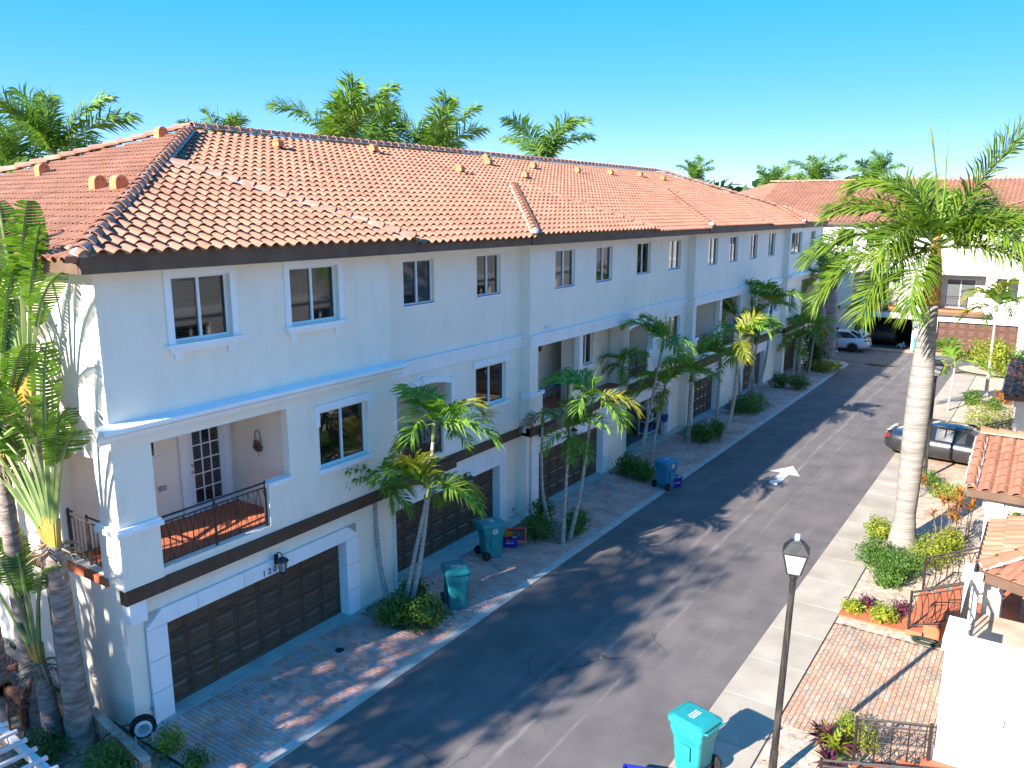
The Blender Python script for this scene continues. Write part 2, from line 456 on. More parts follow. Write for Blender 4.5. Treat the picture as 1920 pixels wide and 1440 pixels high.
# ---- paving
BEDS = [(0.0, 2.05, 13.75, 15.15), (0.0, 2.2, 20.35, 22.0), (0.0, 2.1, 27.4, 28.8), (0.0, 2.1, 34.1, 35.9),
        (0.0, 2.1, 40.0, 42.6), (0.0, 2.1, 47.9, 49.8)]
def in_bed(x, y):
    return any(a - 0.02 < x < b and c < y < d for a, b, c, d in BEDS)
def brick_mesh(lx, ly, mat, name='paver'):
    b = MB(); h = 0.024; e = 0.006
    r0 = [(-lx / 2, -ly / 2, 0), (lx / 2, -ly / 2, 0), (lx / 2, ly / 2, 0), (-lx / 2, ly / 2, 0)]
    r1 = [(x, y, h - e) for x, y, _ in r0]
    r2 = [(x - e * (1 if x > 0 else -1), y - e * (1 if y > 0 else -1), h) for x, y, _ in r0]
    b.loft([r0, r1, r2]); return b
def pave(name, x0, x1, y0, y1, z, long_x, mat, skip=lambda x, y: False, dens=0.2, limit=300):
    """base sheet of jointing sand; the pavers that show largest are single pieces, the rest one mesh"""
    g = MB(); g.face((x0, y0, z), (x1, y0, z), (x1, y1, z), (x0, y1, z))
    base = g.build(name, M_joint, kind='structure')
    A, B = 0.2, 0.1; gap = 0.007
    spots = []
    la, lb = (x1 - x0, y1 - y0) if long_x else (y1 - y0, x1 - x0)
    nr = int(lb / B); na = int(la / A) + 2
    for r in range(nr):
        off = (0.5 if r % 2 else 0.0) * A
        for c in range(na):
            a0 = max(0.0, c * A - off); a1 = min(la, (c + 1) * A - off)
            if a1 - a0 < 0.06: continue
            ca, cb = (a0 + a1) / 2, (r + 0.5) * B
            x, y = (x0 + ca, y0 + cb) if long_x else (x0 + cb, y0 + ca)
            if skip(x, y): continue
            spots.append((x, y, a1 - a0 > A - 0.01, a1 - a0))
    full = [s for s in spots if s[2] and in_view((s[0], s[1], z), -8)]
    full.sort(key=lambda s: (s[0] - CAM.x) ** 2 + (s[1] - CAM.y) ** 2)
    own = set(full[:limit])
    lx, ly = (A - gap, B - gap) if long_x else (B - gap, A - gap)
    me = brick_mesh(lx, ly, mat).mesh('paver', mat)
    rest = MB()
    for s in spots:
        dz = RB.uniform(-0.003, 0.003)
        if s in own:
            link('paver', me, base, Matrix.Translation((s[0], s[1], z + 0.001 + dz)) @ Matrix.Rotation(RB.uniform(-.012, .012), 4, 'Z'))
        else:
            l2 = (s[3] - gap, B - gap) if long_x else (B - gap, s[3] - gap)
            b = brick_mesh(*l2, mat); o = len(rest.v)
            rest.v += [(x + s[0], y + s[1], zz + z + 0.001 + dz) for x, y, zz in b.v]
            rest.f += [[i + o for i in f] for f in b.f]; rest.m += b.m
    if rest.f: rest.build('far_pavers', mat, base, kind='stuff')
    return base
pave('driveway', 0.12, 2.6, 7.75, 55.6, 0.004, True, M_paver, in_bed)
pave('garden_path', 10.22, 13.0, 15.05, 19.9, 0.02, False, M_paver2)
pave('parking_bay', 10.22, 14.6, 33.6, 38.4, 0.02, True, M_paver2, limit=120)
pave('far_driveway', 0.3, 12.4, 63.98, 65.3, 0.004, True, M_paver2, limit=0)

# flush concrete kerb, cast in lengths
g = MB(); g.face((2.6, 7.0, 0.002), (2.84, 7.0, 0.002), (2.84, 56.9, 0.002), (2.6, 56.9, 0.002))
kerb = g.build('kerb', M_joint, kind='structure')
y = 7.0; i = 0
while y < 56.8:
    l = RB.uniform(2.3, 3.4); e = min(56.9, y + l)
    jx = RB.uniform(-0.01, 0.01)
    b = MB(); b.loft([[(2.605 + jx, y, 0.003), (2.835 + jx, y, 0.003), (2.835 + jx, e - 0.012, 0.003), (2.605 + jx, e - 0.012, 0.003)],
                      [(2.605 + jx, y, 0.03), (2.835 + jx, y, 0.022), (2.835 + jx, e - 0.012, 0.022), (2.605 + jx, e - 0.012, 0.03)]])
    b.build('kerb_stone', M_kerb, kerb); y = e

# concrete aprons under the garage doors
for a, b_ in ((8.3, 14.0), (15.5, 21.3), (22.3, 27.6), (29.2, 34.1), (36.2, 40.0), (43.4, 48.0), (50.2, 54.2)):
    if in_bed(0.1, (a + b_) / 2): continue
    g = MB(); g.box(-0.85, 0.115, a, b_, -0.05, 0.035)
    g.build('door_apron', M_kerb, kind='structure')

g = MB(); g.face((-.85, 7.9, 0.001), (.119, 7.9, 0.001), (.119, 57.6, 0.001), (-.85, 57.6, 0.001)); g.build('wall_foot_paving', M_kerb, kind='structure')
# sidewalk slabs on the right side of the lane
g = MB(); g.face((8.94, 8.0, 0.004), (10.2, 8.0, 0.004), (10.2, 57.0, 0.004), (8.94, 57.0, 0.004))
swk = g.build('sidewalk', M_joint, kind='structure')
y = 8.9
while y < 56.5:
    e = min(57.0, y + 1.66)
    b = MB(); x0, x1 = 8.945, 10.195; q = 0.006
    b.loft([[(x0, y + q, 0.005), (x1, y + q, 0.005), (x1, e - q, 0.005), (x0, e - q, 0.005)],
            [(x0, y + q, 0.05), (x1, y + q, 0.05), (x1, e - q, 0.05), (x0, e - q, 0.05)],
            [(x0 + .004, y + q + .004, 0.052), (x1 - .004, y + q + .004, 0.052), (x1 - .004, e - q - .004, 0.052), (x0 + .004, e - q - .004, 0.052)]])
    b.build('slab', M_concrete, swk); y = e
# planting ground
g = MB()
nx, ny = 20, 160
def sh(x, y): return 0.008 + 0.03 * (mnoise.noise((x * 1.3, y * 1.3, 0)) + 0.6) * (0 if x < 10.25 else 1)
for i in range(nx):
    for j in range(ny):
        xa, xb = 10.2 + i * 4.4 / nx, 10.2 + (i + 1) * 4.4 / nx; ya, yb = 8 + j * 49 / ny, 8 + (j + 1) * 49 / ny
        if (10.1 < xa and 15.0 < ya and yb < 20.0 and xb < 13.1) or (ya > 33.55 and yb < 38.45): continue
        g.face((xa, ya, sh(xa, ya)), (xb, ya, sh(xb, ya)), (xb, yb, sh(xb, yb)), (xa, yb, sh(xa, yb)))
g.build('planting_ground', M_sand, kind='structure')
for i, (a, b_, c, d) in enumerate(BEDS):
    g = MB(); n1, n2 = 10, 10
    def hz(u, v): return 0.01 + 0.05 * sin(pi * u) * sin(pi * v) + 0.015 * mnoise.noise((u * 5 + i, v * 5, 1))
    for p in range(n1):
        for q in range(n2):
            u0, u1, v0, v1 = p / n1, (p + 1) / n1, q / n2, (q + 1) / n2
            g.face(*[(a + (b_ - a) * u, c + (d - c) * v, hz(u, v)) for u, v in ((u0, v0), (u1, v0), (u1, v1), (u0, v1))])
    g.build('planting_bed', M_soil, kind='structure')
# side yard at the end of the row
g = MB()
for i in range(24):
    for j in range(22):
        xa, xb = -14 + i * 16.3 / 24, -14 + (i + 1) * 16.3 / 24; ya, yb = -8 + j * 15.7 / 22, -8 + (j + 1) * 15.7 / 22
        f = lambda x, y: 0.0 + 0.05 * mnoise.noise((x, y, 3))
        g.face((xa, ya, f(xa, ya)), (xb, ya, f(xb, ya)), (xb, yb, f(xb, yb)), (xa, yb, f(xa, yb)))
g.build('side_yard', M_soil, kind='structure')
# rounded bed at the far end of the row
g = MB(); g.face(*[(1.0 + 1.75 * cos(a), 57.0 + 1.1 * sin(a), 0.012) for a in [2 * pi * k / 20 for k in range(20)]])
g.build('end_bed', M_sand, kind='structure')
g = MB(); g.face(*[(11.6 + 2.6 * cos(a), 59.6 + 1.9 * sin(a), 0.016) for a in [2 * pi * k / 24 for k in range(24)]])
g.build('corner_bed', M_sand, kind='structure')
# drain covers in the driveway
def drain(x, y, r, label):
    b = MB(); b.lathe([(r, 0.02), (r, 0.034), (r * .86, 0.036), (r * .84, 0.031)], 18)
    for k in range(5): b.box(-r * .6, r * .6, -r * .5 + k * r * .25 - .008, -r * .5 + k * r * .25 + .008, 0.03, 0.036)
    o = b.build('drain_cover', M_blackmetal, label=label, cat='drain cover', group='round drain covers in the driveway'); o.location = (x, y, 0.0)
p = on_z(637, 1221); drain(p.x, p.y, 0.11, 'black round drain cover in the driveway before the first garage')
p = on_z(1060, 945); drain(p.x, p.y, 0.09, 'small black drain cover in the driveway behind three pale palm trunks')
# ================================================================ THE TOWNHOUSE ROW
Y0, Y1 = 7.84, 57.8
XB = -16.0
bld = thing('townhouse_row', (-8, 33, 0), 'long cream three-storey row of townhouses with red clay tile roof and brown garage doors', 'building')
SL = 0.37; EAVE = 0.45; EZ = 9.16
RX, RZ = -8.0, 9.16 + 0.37 * 8.45

def wall_x(mb, x, y0, y1, z0, z1, holes=(), depth=0.22, sgn=1):
    ys = sorted({y0, y1} | {h[0] for h in holes} | {h[1] for h in holes}); zs = sorted({z0, z1} | {h[2] for h in holes} | {h[3] for h in holes})
    for i in range(len(ys) - 1):
        for j in range(len(zs) - 1):
            cy, cz = (ys[i] + ys[i + 1]) / 2, (zs[j] + zs[j + 1]) / 2
            if any(h[0] < cy < h[1] and h[2] < cz < h[3] for h in holes): continue
            q = [(x, ys[i], zs[j]), (x, ys[i + 1], zs[j]), (x, ys[i + 1], zs[j + 1]), (x, ys[i], zs[j + 1])]
            mb.face(*(q if sgn > 0 else q[::-1]))
    for a, b, c, d in holes:
        xi = x - depth * sgn
        mb.face((x, a, c), (xi, a, c), (xi, a, d), (x, a, d)); mb.face((x, b, c), (x, b, d), (xi, b, d), (xi, b, c))
        mb.face((x, a, c), (x, b, c), (xi, b, c), (xi, a, c)); mb.face((x, a, d), (xi, a, d), (xi, b, d), (x, b, d))
def wall_y(mb, y, x0, x1, z0, z1, holes=(), depth=0.22, sgn=-1):
    t = MB(); wall_x(t, 0, x0, x1, z0, z1, holes, depth, 1)
    o = len(mb.v); mb.v += [(p[1], y + p[0] * sgn, p[2]) for p in t.v]
    mb.f += [[i + o for i in (f if sgn < 0 else f[::-1])] for f in t.f]; mb.m += t.m

# window on a wall facing +x, set back in its opening: frame, two panes, blind behind the glass
RW = random.Random(5)
def window_x(x, y0, y1, z0, z1, parent, style='plain', blind='slats', sgn=1, axis='x', back=0.1):
    def P(a, b, c): return (a, b, c) if axis == 'x' else (b, a, c)
    def bx(mb, xa, xb, ya, yb, za, zb):
        p, q = P(xa, ya, za), P(xb, yb, zb)
        mb.box(min(p[0], q[0]), max(p[0], q[0]), min(p[1], q[1]), max(p[1], q[1]), za, zb)
    fx = x - back * sgn                                    # front of the aluminium frame
    f = MB(); t = 0.05; d = 0.05 * sgn
    bx(f, fx - d, fx, y0, y1, z1 - t, z1); bx(f, fx - d, fx, y0, y1, z0, z0 + t)
    bx(f, fx - d, fx, y0, y0 + t, z0 + t, z1 - t); bx(f, fx - d, fx, y1 - t, y1, z0 + t, z1 - t)
    ym = (y0 + y1) / 2
    bx(f, fx - d * .9, fx + d * .1, ym - 0.028, ym + 0.028, z0 + t, z1 - t)
    W = f.build('window', M_alu, parent)
    for k, (a, b) in enumerate(((y0 + t, ym - 0.028), (ym + 0.028, y1 - t))):
        g = MB(); gx = fx - d * (0.45 if k else 0.7)
        q = [P(gx, a, z0 + t), P(gx, b, z0 + t), P(gx, b, z1 - t), P(gx, a, z1 - t)]
        g.face(*(q if (sgn > 0) == (axis == 'x') else q[::-1])); g.build('pane', M_glass, W)
    bxk = fx - 0.26 * sgn
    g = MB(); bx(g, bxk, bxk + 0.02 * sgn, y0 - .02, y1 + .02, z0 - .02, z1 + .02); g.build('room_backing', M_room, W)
    if blind in ('slats', 'half', 'low'):
        b = MB(); zt = z1 - t; zb = z0 + t if blind == 'slats' else (z0 + z1) / 2 + (-.1 if blind == 'half' else .25)
        zz = zb
        while zz < zt:
            bb = fx - 0.12 * sgn
            p = [P(bb - .018, y0 + t, zz), P(bb - .018, y1 - t, zz), P(bb + .018, y1 - t, zz + .034), P(bb + .018, y0 + t, zz + .034)]
            b.face(*p); zz += 0.052
        b.build('blind', M_blind, W)
    elif blind == 'vertical':
        b = MB(); yy = y0 + t
        while yy < y1 - t - .05:
            bb = fx - 0.12 * sgn; q_ = RW.uniform(-.02, .02)
            b.face(P(bb - .03 + q_, yy, z0 + t), P(bb + .03, yy + .055, z0 + t), P(bb + .03, yy + .055, z1 - t), P(bb - .03 + q_, yy, z1 - t)); yy += 0.085
        b.build('blind', M_blind, W)
    elif blind == 'shutter':
        b = MB()
        for a, e in ((y0 + t, ym - .03), (ym + .03, y1 - t)):
            bb = fx - 0.11 * sgn
            bx(b, bb, bb - .03 * sgn, a, a + .05, z0 + t, z1 - t); bx(b, bb, bb - .03 * sgn, e - .05, e, z0 + t, z1 - t)
            zz = z0 + t
            while zz < z1 - t - .03:
                op = zz > z0 + (z1 - z0) * .55
                dz = 0.012 if op else 0.05
                b.face(P(bb - .03, a + .05, zz), P(bb - .03, e - .05, zz), P(bb, e - .05, zz + dz), P(bb, a + .05, zz + dz)); zz += 0.06
        b.build('shutter', M_shutter, W)
    # sill and surround
    if style == 'framed':
        s = MB(); w_ = 0.14; pr = 0.045 * sgn
        bx(s, x + .002 * sgn, x + pr, y0 - w_, y1 + w_, z1, z1 + w_)
        bx(s, x + .002 * sgn, x + pr, y0 - w_, y0, z0 - .02, z1); bx(s, x + .002 * sgn, x + pr, y1, y1 + w_, z0 - .02, z1)
        s.build('surround', M_white, W)
        s = MB()
        bx(s, x + .002 * sgn, x + .13 * sgn, y0 - w_ - .06, y1 + w_ + .06, z0 - .10, z0 - .02)
        bx(s, x + .002 * sgn, x + .085 * sgn, y0 - w_ + .02, y1 + w_ - .02, z0 - .19, z0 - .10)
        bx(s, x + .002 * sgn, x + .05 * sgn, y0 - .04, y0 + .14, z0 - .33, z0 - .19); bx(s, x + .002 * sgn, x + .05 * sgn, y1 - .14, y1 + .04, z0 - .33, z0 - .19)
        s.build('sill', M_white, W)
    elif style == 'hooded':
        s = MB()
        bx(s, x + .002 * sgn, x + .06 * sgn, y0 - .14, y1 + .14, z1 + .02, z1 + .19)
        bx(s, x + .002 * sgn, x + .055 * sgn, y0 - .14, y0 - .0, z1 - .32, z1 + .02); bx(s, x + .002 * sgn, x + .055 * sgn, y1 + .0, y1 + .14, z1 - .32, z1 + .02)
        s.build('surround', M_white, W)
        s = MB(); bx(s, x + .002 * sgn, x + .10 * sgn, y0 - .1, y1 + .1, z0 - .13, z0 - .0); s.build('sill', M_white, W)
    elif style == 'lintel':
        s = MB(); bx(s, x + .002 * sgn, x + .05 * sgn, y0 - .16, y1 + .16, z1 + .03, z1 + .22); s.build('surround', M_white, W)
        s = MB(); bx(s, x + .002 * sgn, x + .12 * sgn, y0 - .12, y1 + .12, z0 - .09, z0); bx(s, x + .002 * sgn, x + .07 * sgn, y0 - .06, y1 + .06, z0 - .17, z0 - .09); s.build('sill', M_white, W)
    else:
        s = MB(); bx(s, x - .09 * sgn, x + .03 * sgn, y0 - .02, y1 + .02, z0 - .06, z0); s.build('sill', M_white, W)
    return W

ZG, ZB0, ZB1, ZC0, ZC1, ZT = 0.0, 2.74, 3.02, 5.82, 6.08, 9.12
def scale_from(x, y, z):                                    # a facade point measured on x=0 moved on its ray to plane x
    k = (13.9 - x) / 13.9
    return y * k, 10 - (10 - z) * k

UNITS = [
 dict(y0=7.84, y1=15.35, x=0.0, door=(8.62, 13.55), w3=[(9.3, 10.62, 7.53, 8.78), (12.16, 13.6, 7.53, 8.78)], s3='framed', b3=['slats', 'vertical'],
      op=[(8.62, 11.9, 3.18, 5.72)], w2=[(12.82, 14.4, 4.08, 5.42)], s2='hooded', b2=['slats']),
 dict(y0=15.35, y1=21.9, x=-0.35, door=(15.75, 20.75), w3=[(16.3, 17.56, 7.53, 8.72), (19.55, 20.78, 7.5, 8.72)], s3='plain', b3=['shutter', None],
      op=[(15.85, 18.2, 3.18, 5.32)], w2=[(19.45, 21.05, 4.12, 5.36)], s2='lintel', b2=['half'], arch=True),
 dict(y0=21.9, y1=29.2, x=0.0, door=(22.55, 27.25), w3=[(23.46, 24.78, 7.45, 8.72), (26.32, 27.6, 7.45, 8.72)], s3='plain', b3=[None, None],
      op=[(22.42, 29.15, 3.18, 5.72)], w2=[], s2='plain', b2=[]),
 dict(y0=29.2, y1=35.9, x=-0.35, door=(29.6, 34.3), w3=[(30.47, 31.75, 7.45, 8.72), (33.68, 35.0, 7.45, 8.72)], s3='plain', b3=[None, 'half'],
      op=[(29.75, 32.2, 3.18, 5.4)], w2=[(33.66, 35.2, 4.15, 5.36)], s2='lintel', b2=['half'], arch=True, open=True),
 dict(y0=35.9, y1=42.9, x=0.0, door=(36.5, 39.75), w3=[(37.5, 38.75, 7.45, 8.72), (40.45, 41.65, 7.45, 8.72)], s3='plain', b3=[None, None],
      op=[(36.3, 39.45, 3.18, 5.66), (39.75, 42.55, 3.18, 5.66)], w2=[], s2='plain', b2=[]),
 dict(y0=42.9, y1=50.0, x=0.0, door=(43.75, 47.6), w3=[(43.65, 44.85, 7.45, 8.75), (46.9, 48.1, 7.45, 8.75)], s3='plain', b3=[None, None],
      op=[(45.2, 47.5, 3.18, 5.4)], w2=[(48.2, 49.5, 4.15, 5.36)], s2='lintel', b2=[None], arch=True),
 dict(y0=50.0, y1=57.8, x=0.34, door=(50.5, 53.9), w3=[(50.3, 52.6, 7.42, 8.72), (54.6, 55.8, 7.42, 8.72)], s3='plain', b3=['slats', None],
      op=[(53.2, 56.9, 3.18, 5.72)], w2=[(50.6, 51.9, 4.1, 5.3)], s2='plain', b2=['slats']),
]
DOORZ = 2.02
M_garage = pm('grey_garage_wall', (.36, .35, .34), (.44, .43, .42), scale=1, rough=.9)
panel_cache = {}
def door_panel_mesh(w, h, mat):
    k = (round(w, 3), round(h, 3), mat.name)
    if k not in panel_cache:
        b = MB()
        def ring(m, x): return [(x, -w / 2 + m, -h / 2 + m), (x, w / 2 - m, -h / 2 + m), (x, w / 2 - m, h / 2 - m), (x, -w / 2 + m, h / 2 - m)]
        r = [ring(0.0, 0.0), ring(0.035, 0.0), ring(0.055, -0.022), ring(0.075, -0.022), ring(0.12, 0.006)]
        b.loft(r, caps=False); b.face(*ring(0.12, 0.006))
        panel_cache[k] = b.mesh('panel', mat)
    return panel_cache[k]
def garage_door(parent, x, y0, y1, z0, z1, mat, nc=8, nr=4, turn=None):
    g = MB(); g.box(x - 0.06, x - 0.026, y0, y1, z0, z1)
    D = g.build('garage_door', mat, parent, M=turn) if turn is not None else g.build('garage_door', mat, parent)
    w, h = (y1 - y0) / nc, (z1 - z0) / nr
    me = door_panel_mesh(w - 0.012, h - 0.012, mat)
    for r in range(nr):
        for c in range(nc):
            M = Matrix.Translation((x, y0 + (c + .5) * w, z0 + (r + .5) * h))
            link('panel', me, D, (turn @ M) if turn is not None else M)
    return D

def railing(parent, p0, p1, z0, h, pattern='oval', mid=True, name='railing', slope=0.0):
    """iron railing from p0 to p1 (plan); slope lifts it along its length (stairs)"""
    p0, p1 = Vector((p0[0], p0[1], 0)), Vector((p1[0], p1[1], 0)); d = p1 - p0; ln = d.length; d.normalize()
    def P(s, z): q = p0 + d * s; return (q.x, q.y, z0 + z + slope * s)
    r = MB(); a = 0.02
    for zz in (h, h - 0.11, 0.07):
        r.tube([P(0, zz), P(ln, zz)], 0.016 if zz < h else 0.024, 4)
    RL = r.build(name, M_iron, parent)
    posts = [0.0, ln] + ([ln / 2] if mid else [])
    for s in posts:
        b = MB(); b.tube([P(s, 0.0), P(s, h + 0.04)], 0.03, 4); b.build('post', M_iron, RL)
    n = max(3, int(ln / 0.125)); st = ln / n
    for k in range(n):
        s0 = st * (k + .5); b = MB()
        if pattern == 'oval':
            pts = []
            for q in range(9):
                t = q / 8; pts.append(P(s0 + (1 if k % 2 else -1) * 0.062 * sin(pi * t), 0.07 + t * (h - 0.18)))
            b.tube(pts, 0.009, 4, caps=False)
            pts = [P(s0 - (1 if k % 2 else -1) * 0.062 * sin(pi * q / 8), 0.07 + q / 8 * (h - 0.18)) for q in range(9)]
            if k % 2 == 0: b.tube(pts, 0.009, 4, caps=False)
        elif pattern == 'cross':
            if k % 2 == 0:
                b.tube([P(s0, 0.07), P(s0, h)], 0.010, 4)
            else:
                for (za, zb) in ((0.1, 0.44), (0.5, 0.84)):
                    za *= h; zb *= h
                    c_ = (za + zb) / 2; hh = (zb - za) / 2 * .8; ww = st * .95
                    q = [P(s0 - ww, c_ - hh), P(s0 + ww, c_ - hh), P(s0 + ww, c_ + hh), P(s0 - ww, c_ + hh)]
                    for i in range(4): b.tube([q[i], q[(i + 1) % 4]], 0.009, 4)
                    b.tube([q[0], q[2]], 0.008, 4); b.tube([q[1], q[3]], 0.008, 4)
                    b.tube([P(s0 - ww, c_), P(s0 + ww, c_)], 0.008, 4); b.tube([P(s0, c_ - hh), P(s0, c_ + hh)], 0.008, 4)
        else:
            b.tube([P(s0, 0.07), P(s0, h - .11)], 0.010, 4)
        b.build('baluster', M_iron, RL)
    return RL

def wall_lantern(parent, x, y, z, axis=1):
    b = MB(); b.box(x, x + .03, y - .05, y + .05, z - .12, z + .12)
    b.tube([(x + .02, y, z + .06), (x + .08, y, z + .17), (x + .17, y, z + .19), (x + .22, y, z + .14), (x + .22, y, z + .09)], 0.014, 6)
    c = x + .22
    b.lathe([(.02, .10), (.05, .09), (.135, .03), (.14, .0), (.12, -.01)], 8, (c, y, z))
    for k in range(6):
        a = 2 * pi * k / 6
        b.tube([(c + .105 * cos(a), y + .105 * sin(a), z), (c + .075 * cos(a), y + .075 * sin(a), z - .24)], 0.009, 4)
    b.lathe([(.085, -.24), (.08, -.27), (.02, -.31), (.012, -.36)], 8, (c, y, z))
    W = b.build('wall_lantern', M_blackmetal, parent)
    g = MB(); g.lathe([(.095, -.01), (.066, -.238)], 6, (c, y, z)); g.build('lantern_glass', M_lampglass, W)
    return W
M_lampglass = pm('frosted_lamp_glass', (0.30, 0.31, 0.32), (0.38, 0.38, 0.39), rough=0.25, scale=6, spec=0.5)
M_digits = M_blackmetal
def text_mesh(txt, size, mat, name='house_number', font_depth=0.004):
    cu = bpy.data.curves.new(name, 'FONT'); cu.body = txt; cu.size = size; cu.extrude = font_depth; cu.space_character = 1.5
    cu.align_x = 'CENTER'
    ob = bpy.data.objects.new('tmp_text', cu); COL.objects.link(ob)
    dg = bpy.context.evaluated_depsgraph_get()
    me = bpy.data.meshes.new_from_object(ob.evaluated_get(dg))
    me.name = name; me.materials.clear(); me.materials.append(mat)
    bpy.data.objects.remove(ob); bpy.data.curves.remove(cu)
    return me
FACE_X = Matrix(((0, 0, 1, 0), (1, 0, 0, 0), (0, 1, 0, 0), (0, 0, 0, 1)))      # text plane turned to face +x

for ui, u in enumerate(UNITS):
    x, a, b_ = u['x'], u['y0'], u['y1']
    wl = MB()
    wall_x(wl, x, a, b_, ZB1, ZT, [tuple(h) for h in u['w3']] + [tuple(h) for h in u['op']] + [tuple(h) for h in u['w2']])
    # return towards the lane where this unit stands proud of the one before it
    if ui > 0 and UNITS[ui - 1]['x'] < x:
        px = UNITS[ui - 1]['x']; wl.face((px, a, ZB0), (x, a, ZB0), (x, a, ZT), (px, a, ZT)); wl.face((px - .14, a, ZG - .05), (x - .12, a, ZG - .05), (x - .12, a, ZB0 + .1), (px - .14, a, ZB0 + .1))
    if ui < 6 and UNITS[ui + 1]['x'] < x:
        px = UNITS[ui + 1]['x']; wl.face((x, b_, ZG), (px, b_, ZG), (px, b_, ZT), (x, b_, ZT))
    # garage storey, set back under the band
    xg = x - 0.12; d0, d1 = u['door']
    wall_x(wl, xg, a, b_, ZG - 0.05, ZB1, [(d0, d1, ZG - 0.05, DOORZ)], depth=0.30)
    wl.face((xg, a, ZB0 + .1), (x, a, ZB0 + .1), (x, b_, ZB0 + .1), (xg, b_, ZB0 + .1))
    W = wl.build('facade_wall', M_stucco, bld)
    # garage door or open garage
    if not u.get('open'):
        garage_door(bld, xg - 0.20, d0, d1, 0.035, DOORZ - .01, M_door, nc=8 if d1 - d0 > 4 else 6)
    else:
        g = MB(); gx = xg - 0.3
        g.face((gx, d0, 0.02), (gx - 5.5, d0, 0.02), (gx - 5.5, d0, 2.5), (gx, d0, 2.5)); g.face((gx, d1, 0.02), (gx, d1, 2.5), (gx - 5.5, d1, 2.5), (gx - 5.5, d1, 0.02))
        g.face((gx - 5.5, d0, 0.02), (gx - 5.5, d1, 0.02), (gx - 5.5, d1, 2.5), (gx - 5.5, d0, 2.5)); g.face((gx, d0, 2.5), (gx - 5.5, d0, 2.5), (gx - 5.5, d1, 2.5), (gx, d1, 2.5))
        g.build('garage_interior', M_garage, bld)
        g = MB(); g.face((gx + .3, d0, 0.034), (gx + .3, d1, 0.034), (gx - 5.5, d1, 0.034), (gx - 5.5, d0, 0.034)); g.build('garage_floor', M_floorgrey, bld)
    # white stone surround of separate blocks
    ys0, ys1 = (d0 - .42, d1 + .42); zt = 2.36 if ui in (0, 4, 6) else 2.7
    xs = xg + 0.09
    sm = MB(); sm.box(xg + .003, xg + .02, ys0, d0 - .003, 0, zt - .01); sm.box(xg + .003, xg + .02, d1 + .003, ys1, 0, zt - .01); sm.box(xg + .003, xg + .02, d0 - .003, d1 + .003, DOORZ + .003, zt - .01)
    SR = sm.build('door_surround', M_kerb, bld)
    nseg = 3
    for side in (0, 1):
        p, q = (ys0, d0 + .005) if side == 0 else (d1 - .005, ys1)
        for k in range(nseg):
            z0_, z1_ = k * DOORZ / nseg + .006, (k + 1) * DOORZ / nseg - .006
            s = MB(); s.box(xg - .17, xs, p, q, z0_ + (0.0 if k else -.01), z1_); s.build('surround_block', M_white, SR)
    nt_ = 5 if d1 - d0 > 4 else 4
    for k in range(nt_):
        p, q = ys0 + (ys1 - ys0) * k / nt_ + .006, ys0 + (ys1 - ys0) * (k + 1) / nt_ - .006
        s = MB()
        if ui in (0, 4, 6) and k in (0, nt_ - 1):
            c = 0.34
            poly = [(p, DOORZ + .004), (q, DOORZ + .004), (q, zt), (p + c, zt), (p, zt - c + .06)] if k == 0 else [(p, DOORZ + .004), (q, DOORZ + .004), (q, zt - c + .06), (q - c, zt), (p, zt)]
            s.extrude_poly(poly, 'x', xg - .17, xs)
        else: s.box(xg - .17, xs, p, q, DOORZ + .004, zt)
        s.build('surround_block', M_white, SR)
    # brown band between the storeys
    bb = MB(); bb.box(x - .13, x + .07, a - (0.05 if ui == 0 else 0.0), b_ - .004, ZB0, ZB1)
    for (oa, ob, _, _) in u['op'][:1]:
        if ui != 0 and ui != 6: bb.box(x + .072, x + .16, oa - .05, min(ob, oa + 3.0) + .05, ZB0 - .09, ZB1 - .07)
    bb.build('floor_band', M_brownpaint, bld)
    # cornices
    c = MB()
    if ui in (0, 6):
        ca, cb = (a - .25, b_ + .3) if ui == 0 else (a - .1, b_ + .25)
        prof = [(0.003, 5.90), (0.07, 5.90), (0.10, 5.96), (0.10, 6.02), (0.24, 6.08), (0.28, 6.10), (0.28, 6.18), (0.003, 6.24)]
        c.extrude_poly([(x + px, pz) for px, pz in prof], 'y', ca, cb)
        # extrude_poly on y takes (x,z)
    else:
        c.box(x + .003, x + .07, a + .004, b_ - .004, ZC0 + .02, ZC1 - .06); c.box(x + .003, x + .11, a + .004, b_ - .004, ZC1 - .06, ZC1); c.box(x + .003, x + .045, a + .004, b_ - .004, ZC0 - .14, ZC0 + .02)
        if x < 0: c.box(x + .003, x + .035, a + .004, b_ - .004, 8.80, 9.1)
    c.build('cornice', M_white, bld)
    for k, h in enumerate(u['w3']):
        window_x(x, *h, bld, u['s3'], u['b3'][k], back=0.09)
    for k, h in enumerate(u['w2']):
        window_x(x, *h, bld, u['s2'], u['b2'][k], back=0.09)
    # balconies behind the openings
    for oi, (oa, ob, oz0, oz1) in enumerate(u['op']):
        dp = 2.1 if ui in (0, 6) else 1.6
        r = MB(); xi = x - dp; zf = 3.12
        ya, yb = oa - .1, ob + .1
        if ui == 0: ya = Y0 + .2
        r.face((xi, ya, zf), (xi, yb, zf), (xi, yb, 5.95), (xi, ya, 5.95))
        r.face((xi, yb, zf), (x - .22, yb, zf), (x - .22, yb, 5.95), (xi, yb, 5.95))
        if ui != 0: r.face((x - .22, ya, zf), (xi, ya, zf), (xi, ya, 5.95), (x - .22, ya, 5.95))
        r.face((x - .22, ya, oz1 + .1), (xi, ya, oz1 + .1), (xi, yb, oz1 + .1), (x - .22, yb, oz1 + .1))
        r.build('balcony_wall', M_stucco, bld)
        f = MB(); f.box(xi + .01, x - .01, ya + .01, yb - .01, zf - .05, zf + .05); f.build('balcony_floor', M_terracotta, bld)
